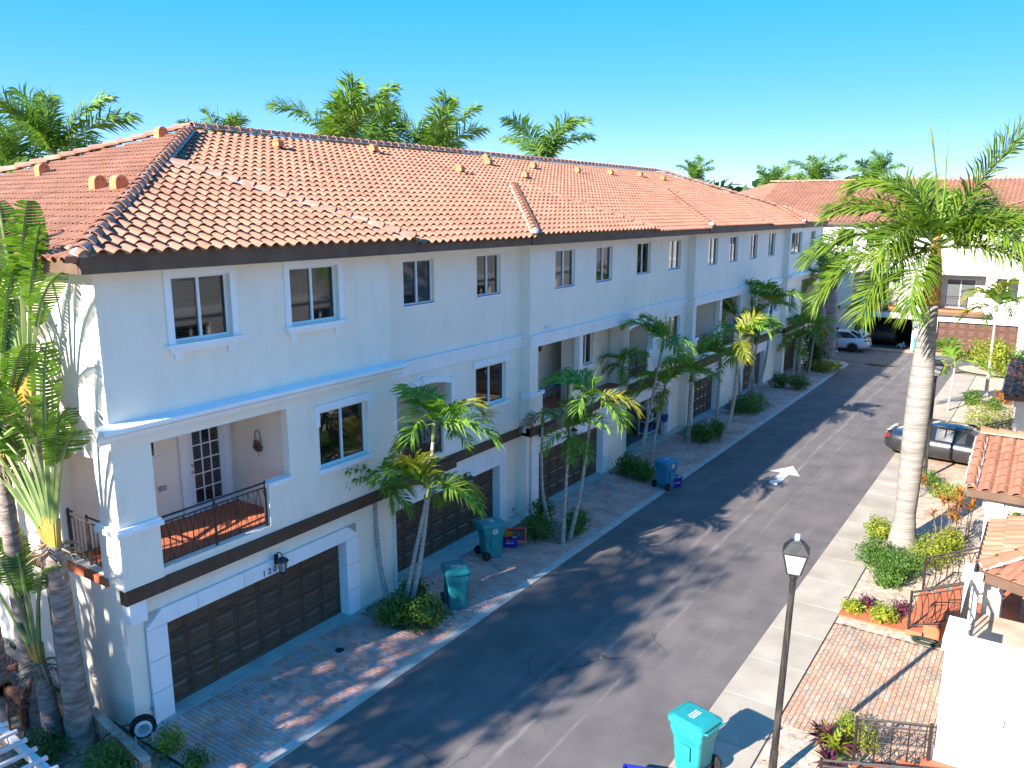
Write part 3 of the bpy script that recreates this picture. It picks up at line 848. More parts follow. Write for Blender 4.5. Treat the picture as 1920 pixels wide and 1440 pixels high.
        if ui in (2,):
            # part of this recess is a plain wall with a window
            q = MB(); wall_x(q, -0.9, 25.45, 29.15, 3.1, 5.9, [(27.0, 27.9, 4.2, 5.4)])
            q.face((-0.9, 25.45, 3.1), (-.2, 25.45, 3.1), (-.2, 25.45, 5.9), (-0.9, 25.45, 5.9)); q.face((-.0, 25.2, 3.1), (-0.0, 25.45, 3.1), (-.0, 25.45, 5.72), (-.0, 25.2, 5.72)); q.face((-.22, 25.2, 3.1), (0, 25.2, 3.1), (0, 25.2, 5.72), (-.22, 25.2, 5.72))
            q.build('recessed_wall', M_stucco, bld); window_x(-0.9, 27.0, 27.9, 4.2, 5.4, bld, 'hooded', 'slats', back=.09)
            ob = 25.2
        if ui in (2, 4): wc = 0.5
        # parapet blocks with white caps either side of the iron rail
        blocks = [(oa - .5, oa, 1), (ob - .62, ob, 1)] if ui == 0 else [(oa, oa + .3, 1), (ob - .6, ob, 1)]
        if ui == 0: blocks = [(ob - .62, ob, 1)]
        if ui in (1, 3, 5): blocks = [(oa, oa + .2, 1), (ob - .35, ob, 1)]
        for (pa_, pb_, _) in blocks:
            q = MB(); q.box(x - .2, x - .002, pa_ + .002, pb_ - .002, 3.17, 4.06); q.build('parapet', M_stucco, bld)
            q = MB(); q.box(x - .23, x + .06, pa_ - .03, pb_ + .03, 4.06, 4.17); q.build('parapet_cap', M_white, bld)
        ra, rb = (oa + .02, ob - .64) if ui == 0 else (oa + .32, ob - .62)
        if ui in (1, 3, 5): ra, rb = oa + .22, ob - .37
        railing(bld, (x - .1, ra), (x - .1, rb), 3.17, 1.0, 'oval' if ui == 0 else ('cross' if ui in (1, 3) else 'bars'), mid=True)
        if u.get('arch'):
            # segmental arch infill, its white surround and keystone
            q = MB(); n = 10; w_ = (ob - oa) / 2; yc = (oa + ob) / 2; ris = 0.16
            cur = [(oa + 2 * w_ * k / n, oz1 - ris + ris * (1 - ((2 * k / n) - 1) ** 2)) for k in range(n + 1)]
            for k in range(n):
                (p, zp), (q2, zq) = cur[k], cur[k + 1]
                q.face((x - .001, p, zp), (x - .001, q2, zq), (x - .001, q2, oz1), (x - .001, p, oz1)); q.face((x - .22, p, zp), (x - .22, q2, zq), (x - .001, q2, zq), (x - .001, p, zp))
            q.build('arch_soffit', M_stucco, bld)
            s = MB()
            for k in range(n):
                (p, zp), (q2, zq) = cur[k], cur[k + 1]
                r0 = [(x + .002, p, zp), (x + .05, p, zp), (x + .05, p, zp + .16), (x + .002, p, zp + .16)]; r1 = [(x + .002, q2, zq), (x + .05, q2, zq), (x + .05, q2, zq + .16), (x + .002, q2, zq + .16)]
                s.loft([r0, r1])
            s.box(x + .002, x + .05, oa - .16, oa - .003, 4.2, oz1 + .02); s.box(x + .002, x + .05, ob + .003, ob + .16, 4.2, oz1 + .02)
            s.build('arch_surround', M_white, bld)
            s = MB(); s.extrude_poly([(yc - .1, oz1 - .08), (yc + .1, oz1 - .08), (yc + .14, oz1 + .22), (yc - .14, oz1 + .22)], 'x', x + .003, x + .09); s.build('keystone', M_white, bld)
# pilaster caps where units 3 and 5 step forward
for (yy, xx) in ((21.9, 0.0), (35.9, 0.0)):
    q = MB(); q.box(xx - .3, xx + .08, yy - .08, yy + .58, 4.06, 4.17); q.box(xx - .3, xx + .05, yy - .05, yy + .55, 3.98, 4.06); q.build('pier_cap', M_white, bld)
# first unit's corner pier, thicker below its cap
q = MB(); q.box(-.62, .05, Y0 - .05, 8.62, 3.03, 4.10); q.build('pier_base', M_stucco, bld)
q = MB(); q.box(-.68, .11, Y0 - .11, 8.68, 4.10, 4.20); q.box(-.65, .08, Y0 - .08, 8.65, 4.20, 4.25); q.build('pier_cap', M_white, bld)
q = MB(); q.box(-.115, .04, 7.86, 8.2, 2.3, 2.73); q.build('corbel', M_white, bld)
q = MB(); q.box(-.6, -.22, 8.4, 8.62, 4.25, 5.72); q.box(-.23, -.221, 8.4, 8.62, 4.25, 5.72); q.build('pier', M_stucco, bld)

# end wall of the row (in the sun), with the open side of the corner balcony
e = MB()
wall_y(e, Y0, XB, 0.0, ZB0 + .1, ZT, [(-2.02, -.62, 3.18, 5.5)], depth=0.25)
wall_y(e, Y0, XB, -0.12, -0.05, ZB0 + .1)
EW = e.build('end_wall', M_stucco, bld)
railing(bld, (-2.0, Y0 + .12), (-.66, Y0 + .12), 3.17, 1.0, 'bars', mid=True)
q = MB(); q.box(-2.2, -.45, Y0 - .1, Y0 - .003, 3.02, 3.17); q.build('balcony_floor', M_terracotta, bld)
q = MB(); q.box(-6.0, -2.9, Y0 - .06, Y0 - .003, ZB0, ZB1); q.build('floor_band', M_brownpaint, bld)
# back, far end, and underside closing walls
e = MB(); e.face((XB, Y0, 0), (XB, Y1, 0), (XB, Y1, ZT), (XB, Y0, ZT)); e.face((XB, Y1, 0), (.34, Y1, 0), (.34, Y1, ZT), (XB, Y1, ZT))
e.build('back_wall', M_stucco, bld)
# balcony door of the first unit: glazed, fifteen lights
DX, DY0, DY1, DZ0, DZ1 = -2.08, 10.75, 11.72, 3.18, 5.25
q = MB(); q.box(DX, DX + .05, DY0, DY0 + .13, DZ0, DZ1); q.box(DX, DX + .05, DY1 - .13, DY1, DZ0, DZ1); q.box(DX, DX + .05, DY0 + .13, DY1 - .13, DZ1 - .14, DZ1); q.box(DX, DX + .05, DY0 + .13, DY1 - .13, DZ0, DZ0 + .22)
pw = (DY1 - DY0 - .26) / 3; ph = (DZ1 - DZ0 - .36) / 5
for k in (1, 2): q.box(DX + .012, DX + .04, DY0 + .13 + k * pw - .014, DY0 + .13 + k * pw + .014, DZ0 + .22, DZ1 - .14)
for k in (1, 2, 3, 4): q.box(DX + .013, DX + .039, DY0 + .13, DY1 - .13, DZ0 + .22 + k * ph - .014, DZ0 + .22 + k * ph + .014)
BD = q.build('balcony_door', M_alu, bld)
for i in range(3):
    for j in range(5):
        g = MB(); y_, z_ = DY0 + .13 + i * pw, DZ0 + .22 + j * ph
        g.face((DX + .025, y_ + .014, z_ + .014), (DX + .025, y_ + pw - .014, z_ + .014), (DX + .025, y_ + pw - .014, z_ + ph - .014), (DX + .025, y_ + .014, z_ + ph - .014)); g.build('pane', M_glass, BD)
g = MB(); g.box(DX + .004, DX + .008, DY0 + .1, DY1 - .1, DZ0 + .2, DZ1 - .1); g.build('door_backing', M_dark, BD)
g = MB(); zz = DZ0 + .25
while zz < DZ1 - .2:
    g.face((DX + .010, DY0 + .14, zz), (DX + .010, DY1 - .14, zz), (DX + .018, DY1 - .14, zz + .02), (DX + .018, DY0 + .14, zz + .02)); zz += 0.045
g.build('blind', M_alu, BD)
g = MB()
for z_ in (DZ0 + 1.0, DZ0 + 1.16): g.tube([(DX + .05, DY0 + .07, z_), (DX + .11, DY0 + .07, z_)], [0.02, 0.032], 8)
g.build('door_handle', M_mortar, BD)
q = MB(); q.box(DX - .01, DX + .06, DY0 - .2, DY0 - .002, DZ0, DZ1 + .2); q.box(DX - .01, DX + .06, DY1 + .002, DY1 + .16, DZ0, DZ1 + .2); q.box(DX - .01, DX + .06, DY0 - .002, DY1 + .002, DZ1 + .003, DZ1 + .2)
q.build('door_frame', M_white, bld)
q = MB(); q.box(DX, DX + .04, 9.2, 10.0, 4.75, 5.15); q.box(DX + .04, DX + .06, 9.1, 10.1, 4.65, 4.75); q.box(DX + .04, DX + .06, 9.1, 10.1, 5.15, 5.25); SW = q.build('small_window', M_white, bld)
q = MB(); q.box(DX + .04, DX + .045, 9.26, 9.94, 4.8, 5.1); q.build('pane', M_glass, SW)
q = MB(); q.box(DX + .002, DX + .05, 10.0, 10.16, 3.95, 4.05); q.build('outlet_cover', M_mortar, bld)
# hanging flower ornament on the balcony's side wall
q = MB(); yy = 11.98
for k in range(14):
    a = k / 13 * 2 * pi
    q.tube([(-1.1 + .1 * cos(a), yy - .03, 4.85 + .2 * sin(a)), (-1.1 + .1 * cos(a + .45), yy - .03, 4.85 + .2 * sin(a + .45))], 0.012, 4)
for k in range(22): q.obox((-1.1 + RW.uniform(-.1, .1), yy - .05 + RW.uniform(-.03, .03), 4.68 + RW.uniform(-.1, .1)), .06, .03, .07, Matrix.Rotation(RW.uniform(0, 3), 3, 'Y'))
q.tube([(-1.1, yy - .04, 4.6), (-1.1, yy - .04, 4.42)], 0.008, 4)
q.build('wall_ornament', pm('ornament', (0.06, 0.07, 0.03), (0.25, 0.12, 0.10), scale=20), bld)

# wall lanterns and house numbers
p = on_x(513, 1045, -0.1); wall_lantern(bld, -0.03, p.y, p.z - .02)
p2 = on_x(868, 893, -0.45); wall_lantern(bld, -0.38, p2.y, p2.z - .02)
p3 = on_x(1063, 800, -0.1); wall_lantern(bld, -0.03, p3.y, p3.z - .1)
p4 = on_x(1228, 742, -0.45); wall_lantern(bld, -0.38, p4.y, p4.z - .05)
p7 = on_x(1484, 628, .22); wall_lantern(bld, .24, p7.y, p7.z)
for txt, (uu, vv), xx in (('1200', (511, 1081), -0.03), ('1202', (866, 918), -0.38)):
    q = on_x(uu, vv, xx); me = text_mesh(txt, 0.2, M_digits)
    link('house_number', me, bld, Matrix.Translation((xx + .008, q.y, max(q.z, DOORZ + .05))) @ FACE_X)
# small fittings on the ground-floor walls
q = MB(); q.lathe([(.075, 0), (.075, .04), (.05, .07), (.02, .075)], 12); FM = Matrix.Rotation(pi / 2, 4, 'Y')
pp = on_x(288, 1167, -.12); q.build('alarm_bell', pm('red_paint', (.20, .03, .02), (.25, .05, .03), rough=.5), bld, M=Matrix.Translation((-.118, pp.y, pp.z)) @ FM)
for (uu, vv, xx) in ((286, 1326, -.12), (962, 955, -.47), (1135, 862, -.12)):
    pp = on_x(uu, vv, xx); q = MB(); q.lathe([(.06, 0), (.055, .03), (.02, .035)], 10); q.build('vent_cap', M_mortar, bld, M=Matrix.Translation((xx + .002, pp.y, pp.z)) @ FM)
# lamps under the balcony soffits
for (uu, vv, xx) in ((780, 712, -.5), (1012, 652, -.2), (1182, 610, -.5)):
    pp = on_x(uu, vv, xx); q = MB(); q.lathe([(.03, .12), (.07, .08), (.08, 0), (.05, -.1), (.02, -.13)], 8); q.box(-.02, .02, -.02, .02, .1, .3); q.build('balcony_lamp', M_blackmetal, bld, M=Matrix.Translation((xx, pp.y, pp.z)))
for (uu, vv) in ((1026, 612), ):
    pp = on_x(uu, vv, .03); q = MB(); q.box(.02, .12, pp.y - .12, pp.y + .05, pp.z - .06, pp.z + .03); q.build('flood_lamp', M_alu, bld)
# white pvc stubs by the beds
for (uu, vv) in ((735, 1112), (695, 1135)):
    pp = on_x(uu, vv, -.1); q = MB(); q.tube([(-.12, pp.y, pp.z + .05), (-.02, pp.y, pp.z + .05), (.03, pp.y, pp.z - .02)], 0.025, 8); q.build('drain_pipe_end', M_alu, bld)
# ================================================================ ROOF OF THE ROW
RT = random.Random(3)
TW, TL = 0.305, 0.375
def tile_mb(np_=7):
    """one barrel tile: x across, y up the slope, z out of the roof"""
    b = MB()
    prof = []
    for k in range(np_):
        a = k / (np_ - 1); prof.append((a * 0.215, 0.070 * sin(pi * a) ** 0.8 if 0 < a < 1 else 0.0))
    prof += [(0.235, -0.008), (TW + 0.004, -0.004)]
    top0 = [(x, 0.0, z * 1.06 + 0.058) for x, z in prof]; top1 = [(x, TL * 1.12, z * 0.95 + 0.012) for x, z in prof]
    bot0 = [(x, 0.002, z * 1.06 + 0.036) for x, z in prof]
    for k in range(len(prof) - 1):
        b.face(top0[k], top0[k + 1], top1[k + 1], top1[k]); b.face(bot0[k], bot0[k + 1], top0[k + 1], top0[k])
    b.face(bot0[0], top0[0], top1[0]); 
    return b
TILE = tile_mb(); TILE_LOW = tile_mb(4)
def pt_in(poly, a, b):
    c = False; n = len(poly)
    for i in range(n):
        (x1, y1), (x2, y2) = poly[i], poly[(i + 1) % n]
        if (y1 > b) != (y2 > b) and a < (x2 - x1) * (b - y1) / (y2 - y1) + x1: c = not c
    return c
def tile_spots(O, U, V, poly, holes=(), lift=0.0):
    """O eave origin, U along the eave, V up the slope; poly in (along, up) metres"""
    U, V = Vector(U).normalized(), Vector(V).normalized(); Nn = U.cross(V).normalized()
    amin = min(p[0] for p in poly); amax = max(p[0] for p in poly); bmax = max(p[1] for p in poly); bmin = min(p[1] for p in poly)
    out = []
    for r in range(int(math.floor(bmin / TL)), int(bmax / TL) + 1):
        b = r * TL; n0 = int(math.floor(amin / TW))
        for c in range(n0, int(amax / TW) + 1):
            a = c * TW
            ca, cb = a + TW / 2, b + TL * .5
            if not pt_in(poly, ca, cb) or any(pt_in(h, ca, cb) for h in holes): continue
            j = RT.uniform(-.006, .006); k = RT.uniform(0, .006)
            M = Matrix((U, V, Nn)).transposed().to_4x4(); M.translation = Vector(O) + U * (a + j) + V * (b + j) + Nn * (lift + k)
            out.append((M, Vector(O) + U * ca + V * cb + Nn * lift))
    return out
def place_tiles(spots, parent, own_max=300, low_from=45.0, mat=None):
    mat = mat or M_tile
    vis = [s for s in spots if in_view(s[1], -4)]
    vis.sort(key=lambda s: (s[1] - CAM).length); own = {id(s) for s in vis[:own_max]}
    me = TILE.mesh('roof_tile', mat); rest = MB()
    for s in spots:
        if id(s) in own: link('roof_tile', me, parent, s[0])
        else:
            t = TILE if (s[1] - CAM).length < low_from else TILE_LOW
            o = len(rest.v); rest.v += [tuple(s[0] @ Vector(p)) for p in t.v]; rest.f += [[i + o for i in f] for f in t.f]; rest.m += t.m
    if rest.f: rest.build('far_roof_tiles', mat, parent, kind='stuff')
def ridge_line(P0, P1, parent, mat=None, lift=0.03, r=0.125, step=0.41, mortar=True, name='ridge_tile'):
    """overlapping half-round caps from P0 (low) to P1 (high)"""
    P0, P1 = Vector(P0), Vector(P1); d = P1 - P0; L_ = d.length; d.normalize()
    side = d.cross(Vector((0, 0, 1))).normalized(); up = side.cross(d).normalized()
    n = int(L_ / step)
    key = ('cap', r, step)
    if key not in panel_cache:
        b = MB(); rr = [[], []]
        for k in range(9):
            a = pi * k / 8
            rr[0].append((r * 1.10 * cos(a), 0.0, r * 1.0 * sin(a) + 0.035)); rr[1].append((r * 0.9 * cos(a), step * 1.14, r * 0.82 * sin(a) + 0.0))
        for k in range(8):
            b.face(rr[0][k], rr[1][k], rr[1][k + 1], rr[0][k + 1])
            q0, q1 = rr[0][k], rr[0][k + 1]
            b.face(q0, q1, (q1[0] * .84, 0.004, q1[2] - .02), (q0[0] * .84, 0.004, q0[2] - .02))
        panel_cache[key] = b
    me = panel_cache[key].mesh(name, mat or M_ridge, smooth=False)
    for k in range(n):
        M = Matrix((side, d, up)).transposed().to_4x4(); M.translation = P0 + d * (k * step) + up * lift
        M = M @ Matrix.Rotation(RT.uniform(-.03, .03), 4, 'Z')
        link(name, me, parent, M)
    if mortar:
        b = MB(); w0 = r * 1.35
        for k in range(n * 2):
            a0 = P0 + d * (k * step / 2); a1 = P0 + d * ((k + 1) * step / 2 - .01)
            j0, j1 = RT.uniform(-.012, .012), RT.uniform(-.012, .012)
            b.face(a0 + side * (w0 + j0) + up * .03, a1 + side * (w0 + j1) + up * .03, a1 + up * .12, a0 + up * .12)
            b.face(a0 + up * .12, a1 + up * .12, a1 - side * (w0 + j1) + up * .03, a0 - side * (w0 + j0) + up * .03)
        b.build('mortar_bed', M_mortar, parent)
YE0, YE1 = Y0 - 0.47, Y1 + 0.5
XE2 = XB - 0.45
RY0, RY1 = YE0 + 8.45, YE1 - 8.45
def roof_z(x): return EZ + SL * (EAVE - x)
dk = MB()
A, B_, C_, D_ = (EAVE, YE0, EZ), (EAVE, YE1, EZ), (XE2, YE1, EZ), (XE2, YE0, EZ)
E1, E2 = (RX, RY0, RZ), (RX, RY1, RZ)
dk.face(A, B_, E2, E1); dk.face(D_, A, E1); dk.face(C_, D_, E1, E2); dk.face(B_, C_, E2)
roof = dk.build('roof', M_tile, bld)
SLEN = hypot(8.45, RZ - EZ); V_front = Vector((-8.45, 0, RZ - EZ)); V_left = Vector((0, 8.45, RZ - EZ))
KS = SLEN / 8.45
# raised, hipped sections over the projecting units; polygon in (y, metres up the slope)
def plane_pt(u, v, lift=0.06):
    d = ray(u, v); k = (EZ + lift + SL * EAVE - SL * CAM.x - CAM.z) / (d.z + SL * d.x); return CAM + d * k
def up_of(p): return (EAVE - p.x) * KS
q1 = plane_pt(305, 305); f1 = plane_pt(768, 449)
ap3 = plane_pt(958, 345); l3 = plane_pt(1004, 441); r3 = plane_pt(1213, 427)
ap5 = plane_pt(1245, 358); l5 = plane_pt(1322, 421)
LIFT = 0.10
front_full = [(YE0, 0), (YE1, 0), (RY1, SLEN), (RY0, SLEN)]
bump1 = [(YE0 - .2, -.12), (f1.y + .1, -.12), (q1.y, up_of(q1)), (YE0 + (up_of(q1)) / KS, up_of(q1))]
bump3 = [(l3.y - .25, -.12), (r3.y + .1, -.12), (ap3.y, up_of(ap3))]
bump5 = [(l5.y - .25, -.12), (l5.y + 8.9, -.12), (ap5.y, up_of(ap5))]
k7 = 2.9
bump7 = [(52.4, -.12), (YE1, -.12), (YE1 - k7, k7 * KS), (55.9, k7 * KS)]
O = Vector((EAVE + .055, 0, EZ - .02)); U = (0, 1, 0)
# along-axis = y measured from 0, so O sits at y=0 on the eave line
sp = tile_spots(O, U, V_front, front_full, holes=[bump1, bump3, bump5, bump7])
for bp in (bump1, bump3, bump5, bump7):
    sp += tile_spots(O, U, V_front, bp, lift=LIFT)
# left hip face: eave runs along -x from the corner
OL = Vector((XE2, YE0 - .055, EZ - .02)); UL = (1, 0, 0)
lw = EAVE - XE2
sp_left = tile_spots(OL, UL, V_left, [(0, 0), (lw, 0), (lw / 2, SLEN)])
place_tiles(sp + sp_left, roof, 300)
# deck below the raised parts
for bp in (bump1, bump3, bump5, bump7):
    m = MB(); V = V_front.normalized(); Nn = Vector(U).cross(V).normalized()
    top = [O + Vector(U) * a + V * max(b, .10) + Nn * (LIFT - .005) for a, b in bp]; bot = [p - Nn * (LIFT + .02) for p in top]
    m.loft([bot, top]); m.build('raised_deck', M_tile, roof)
# hips, ridge and the caps of the raised parts
up_ = Vector((0, 0, .07))
ridge_line(Vector(A) + Vector((-.05, .05, .06)), Vector(E1) + up_, roof, r=0.15, lift=.05)
ridge_line(Vector(E1) + up_, Vector(E2) + up_, roof, r=0.14, lift=.03)
ridge_line(Vector(D_) + up_, Vector(E1) + up_, roof, r=0.15, lift=.05, mortar=False)
ridge_line(Vector(B_) + up_, Vector(E2) + up_, roof, r=0.15, lift=.05, mortar=False)
def cap_to(p_low, p_high, mat=None, mortar=False):
    n = Vector((SL, 0, 1)).normalized() * (LIFT + .02)
    ridge_line(Vector((p_low.x, p_low.y, roof_z(p_low.x))) + n, Vector((p_high.x, p_high.y, roof_z(p_high.x))) + n, roof, mat=mat or M_tile, mortar=mortar, r=0.12)
f1_ = Vector((EAVE - .05, f1.y, 0)); cap_to(f1_, q1, M_ridge, True)
cap_to(Vector((EAVE, l3.y - .15, 0)), ap3, None, True); cap_to(Vector((EAVE - .1, r3.y, 0)), ap3)
cap_to(Vector((EAVE, l5.y - .15, 0)), ap5); cap_to(Vector((EAVE - .1, l5.y + 8.8, 0)), ap5)
cap_to(Vector((EAVE, 52.5, 0)), Vector((EAVE - k7, 55.9, 0)))
# pale mortar plugs at the feet of the hips
for p, s in ((Vector(A) + Vector((-.12, .1, .13)), .17), (Vector((EAVE + .03, l3.y - .2, EZ + .2)), .13), (Vector((EAVE + .03, l5.y - .2, EZ + .2)), .13), (Vector((EAVE, 52.4, EZ + .2)), .12)):
    b = MB(); b.lathe([(s * .5, -s * .6), (s, -s * .2), (s, s * .3), (s * .6, s * .8), (s * .1, s)], 9); b.build('mortar_plug', M_mortar, roof, M=Matrix.Translation(p))
# fascia boards and soffit
fb = MB()
fb.box(EAVE - .06, EAVE - .012, YE0 + .02, YE1 - .02, EZ - .2, EZ + .05)
fb.box(XE2 + .02, EAVE - .065, YE0 + .012, YE0 + .06, EZ - .2, EZ + .05)
fb.build('fascia', M_fascia, bld)
for (a, b) in ((YE0 + .02, f1.y), (l3.y - .3, r3.y), (l5.y - .3, l5.y + 8.8), (52.3, YE1 - .02)):
    fb = MB(); fb.box(EAVE - .011, EAVE + .012, a, b, EZ - .205, EZ + .15); fb.build('fascia', M_fascia, bld)
sf = MB(); sf.box(-.6, EAVE - .065, YE0 + .065, YE1 - .03, EZ - .05, EZ - .03); sf.box(XE2 + .1, -.605, YE0 + .065, YE0 + .62, EZ - .05, EZ - .03); sf.build('soffit', M_white, bld)
# gooseneck roof vents
def vent(p, yaw, s=1.0):
    b = MB(); n = 9; w_ = 0.17; r0, r1 = 0.10, 0.21
    for k in range(n - 1):
        a0, a1 = pi * (k / (n - 1)) * 1.0, pi * ((k + 1) / (n - 1)) * 1.0
        def ring(a): return [(-cos(a) * r0, -w_, sin(a) * r0 + .2), (-cos(a) * r1, -w_, sin(a) * r1 + .2), (-cos(a) * r1, w_, sin(a) * r1 + .2), (-cos(a) * r0, w_, sin(a) * r0 + .2)]
        b.loft([ring(a0), ring(a1)])
    b.box(0.10, 0.21, -w_, w_, -.15, .2); b.box(-.22, -.10, -w_ , w_, .06, .2)
    b.box(-.1, .1, -w_, -w_ + .02, -.1, .3); b.box(-.1, .1, w_ - .02, w_, -.1, .3)
    M = Matrix.Translation(p) @ Matrix.Rotation(yaw, 4, 'Z') @ Matrix.Scale(s, 4)
    b.build('roof_vent', M_vent, roof, M=M)
for (u, v) in ((522, 276), (700, 284), (863, 322), (912, 300), (916, 308), (985, 333), (1000, 315), (1083, 323), (1145, 327), (1200, 330), (1243, 337)):
    p = plane_pt(u, v, .1); vent((p.x, p.y, roof_z(p.x) + .08), pi, 0.66)
def plane_left(u, v):
    d = ray(u, v); k = (EZ + .1 - SL * YE0 - CAM.z) / (d.z - SL * d.y); return CAM + d * k
for (u, v) in ((302, 256), (80, 326), (184, 352), (224, 352)):
    p = plane_left(u, v); vent((p.x, p.y, EZ + SL * (p.y - YE0) + .08), -pi / 2, 0.72)
b = MB(); p = plane_pt(579, 306); b.tube([(p.x, p.y, p.z - .1), (p.x, p.y, p.z + .25)], .04, 8); b.build('vent_pipe', M_vent, roof)
# eave speaker / lamp at the second unit
# ================================================================ BUILDING ACROSS THE END OF THE LANE (faces the camera, in the sun)
FY = 65.4
fb_ = thing('end_building', (4, FY, 0), 'white three-storey townhouse block with tile roof facing down the lane', 'building')
def frame_y(M_=None): pass
e = MB()
fh = [(6.9, 11.85, -.05, 2.25), (1.3, 5.3, -.05, 2.3), (6.75, 9.6, 3.1, 5.55), (1.0, 4.2, 3.1, 5.5), (10.2, 11.6, 4.0, 5.4), (-3.0, -.4, 3.1, 5.5),
      (1.6, 2.8, 7.3, 8.6), (3.7, 4.9, 7.3, 8.6), (7.3, 8.5, 7.3, 8.6), (10.2, 11.4, 7.3, 8.6), (-2.8, -1.6, 7.3, 8.6), (-.4, .8, 7.3, 8.6)]
wall_y(e, FY, -16, 13.6, -.05, 9.12, fh, depth=.3)
e.face((-16, FY, 0), (-16, FY + 16, 0), (-16, FY + 16, 9.12), (-16, FY, 9.12)); e.face((13.6, FY, 0), (13.6, FY, 9.12), (13.6, FY + 16, 9.12), (13.6, FY + 16, 0))
e.build('facade_wall', M_whitewall, fb_)
for h in fh[6:] + [fh[4]]:
    window_x(FY, *h, fb_, 'lintel', 'slats' if h[0] > 9 else None, sgn=-1, axis='y')
TURN = Matrix.Translation((0, 0, 0)) @ Matrix(((0, 1, 0, 0), (-1, 0, 0, 0), (0, 0, 1, 0), (0, 0, 0, 1)))
# the door is built facing +x then turned to face -y: (x, y) -> (y, -x)
garage_door(fb_, -(FY + .22), 6.9, 11.85, 0.02, 2.24, M_door2, nc=8, nr=4, turn=TURN)
g = MB(); x0, x1, yb = 1.3, 5.3, FY + 5.5
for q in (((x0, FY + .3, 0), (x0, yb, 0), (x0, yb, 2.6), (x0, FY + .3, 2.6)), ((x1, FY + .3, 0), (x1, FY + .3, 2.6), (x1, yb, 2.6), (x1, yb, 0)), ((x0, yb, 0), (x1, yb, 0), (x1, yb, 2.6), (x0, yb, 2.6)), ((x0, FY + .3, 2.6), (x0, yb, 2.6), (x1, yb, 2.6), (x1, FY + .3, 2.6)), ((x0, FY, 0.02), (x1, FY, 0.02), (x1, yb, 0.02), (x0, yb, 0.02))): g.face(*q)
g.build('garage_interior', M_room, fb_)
for (a, b, z0, z1) in (fh[2], fh[3], fh[5]):
    r = MB(); yb = FY + 1.5
    r.face((a - .1, yb, 3.0), (b + .1, yb, 3.0), (b + .1, yb, 5.8), (a - .1, yb, 5.8)); r.face((a - .1, FY + .3, 3), (a - .1, yb, 3), (a - .1, yb, 5.8), (a - .1, FY + .3, 5.8)); r.face((b + .1, FY + .3, 3), (b + .1, FY + .3, 5.8), (b + .1, yb, 5.8), (b + .1, yb, 3)); r.face((a - .1, FY + .3, z1 + .1), (a - .1, yb, z1 + .1), (b + .1, yb, z1 + .1), (b + .1, FY + .3, z1 + .1))
    r.build('balcony_wall', M_whitewall, fb_)
    f = MB(); f.box(a - .05, b + .05, FY - .25, yb - .01, 2.95, 3.1); f.build('balcony_floor', M_terracotta, fb_)
    # sliding door
    q = MB(); m = (a + b) / 2 - .2; t = .06; da, db = m - .95, m + .95
    q.box(da, db, yb - .06, yb - .01, 3.1, 3.1 + t); q.box(da, db, yb - .06, yb - .01, 5.2 - t, 5.2)
    for xx in (da, m - .03, db - t): q.box(xx, xx + t, yb - .062, yb - .012, 3.1 + t, 5.2 - t)
    SD_ = q.build('sliding_door', M_alu, fb_)
    for (p0, p1) in ((da + t, m - .03), (m + .03, db - t)):
        q = MB(); q.box(p0, p1, yb - .04, yb - .03, 3.1 + t, 5.2 - t); q.build('pane', pm('dim_glass', (0.10, 0.11, 0.12), rough=.08, spec=.6) if 'dim_glass' not in MATS else MATS['dim_glass'], SD_)
    railing(fb_, (a + .1, FY + .02), (b - (1.0 if a > 5 else .1), FY + .02), 3.1, .95, 'bars', mid=False)
    if a > 5:
        q = MB(); q.box(b - .95, b - .002, FY + .003, FY + .2, 3.1, 4.05); q.build('parapet', M_whitewall, fb_)
    q = MB(); q.box(a - .3, b + .6, FY - .32, FY - .003, 2.72, 2.945); q.build('balcony_edge', M_fascia, fb_)
q = MB(); q.box(-16, 13.6, FY - .1, FY - .003, 5.85, 6.1); q.build('cornice', M_white, fb_)
# white projecting garage canopy wall on the left part
q = MB(); q.box(.9, 5.7, FY - .35, FY - .004, 2.3, 2.715); q.build('canopy', M_whitewall, fb_)
# roof
FE = FY - .45; FX0, FX1 = -16.5, 14.1; FR = 8.45
d = MB(); a_, b_2 = (FX0, FE, EZ), (FX1, FE, EZ); r0, r1 = (FX0 + FR, FE + FR, RZ), (FX1 - 2, FE + FR, RZ)
d.face(a_, b_2, (FX1, FE + FR, RZ), r0); d.face((FX0, FE + 2 * FR, EZ), a_, r0); d.face(b_2, (FX1, FE + 2 * FR, EZ), (FX1, FE + FR, RZ)); d.face((FX1, FE + 2 * FR, EZ), (FX0, FE + 2 * FR, EZ), r0, (FX1, FE + FR, RZ))
FRF = d.build('roof', M_tile, fb_)
SPF = tile_spots(Vector((FX0, FE, EZ)), (1, 0, 0), (0, FR, RZ - EZ), [(9, 0), (FX1 - FX0, 0), (FX1 - FX0, SLEN), (9, SLEN)])
place_tiles(SPF, FRF, 0, low_from=1.0)
ridge_line(Vector(r0) + Vector((0, 0, .06)), Vector((FX1, FE + FR, RZ + .06)), FRF, step=.4, mortar=False)
ridge_line(Vector((8.0, FE + 1.0, EZ + .37 + .08)), Vector((13.2, FE + 5.4, EZ + 5.4 * .37 + .08)), FRF, step=.4, mortar=False, mat=M_tile)
q = MB(); q.box(FX0, FX1, FE + .01, FE + .06, EZ - .2, EZ + .04); q.build('fascia', M_fascia, fb_)
q = MB(); q.box(FX0, FX1, FE + .065, FY + .3, EZ - .05, EZ - .03); q.build('soffit', M_white, fb_)

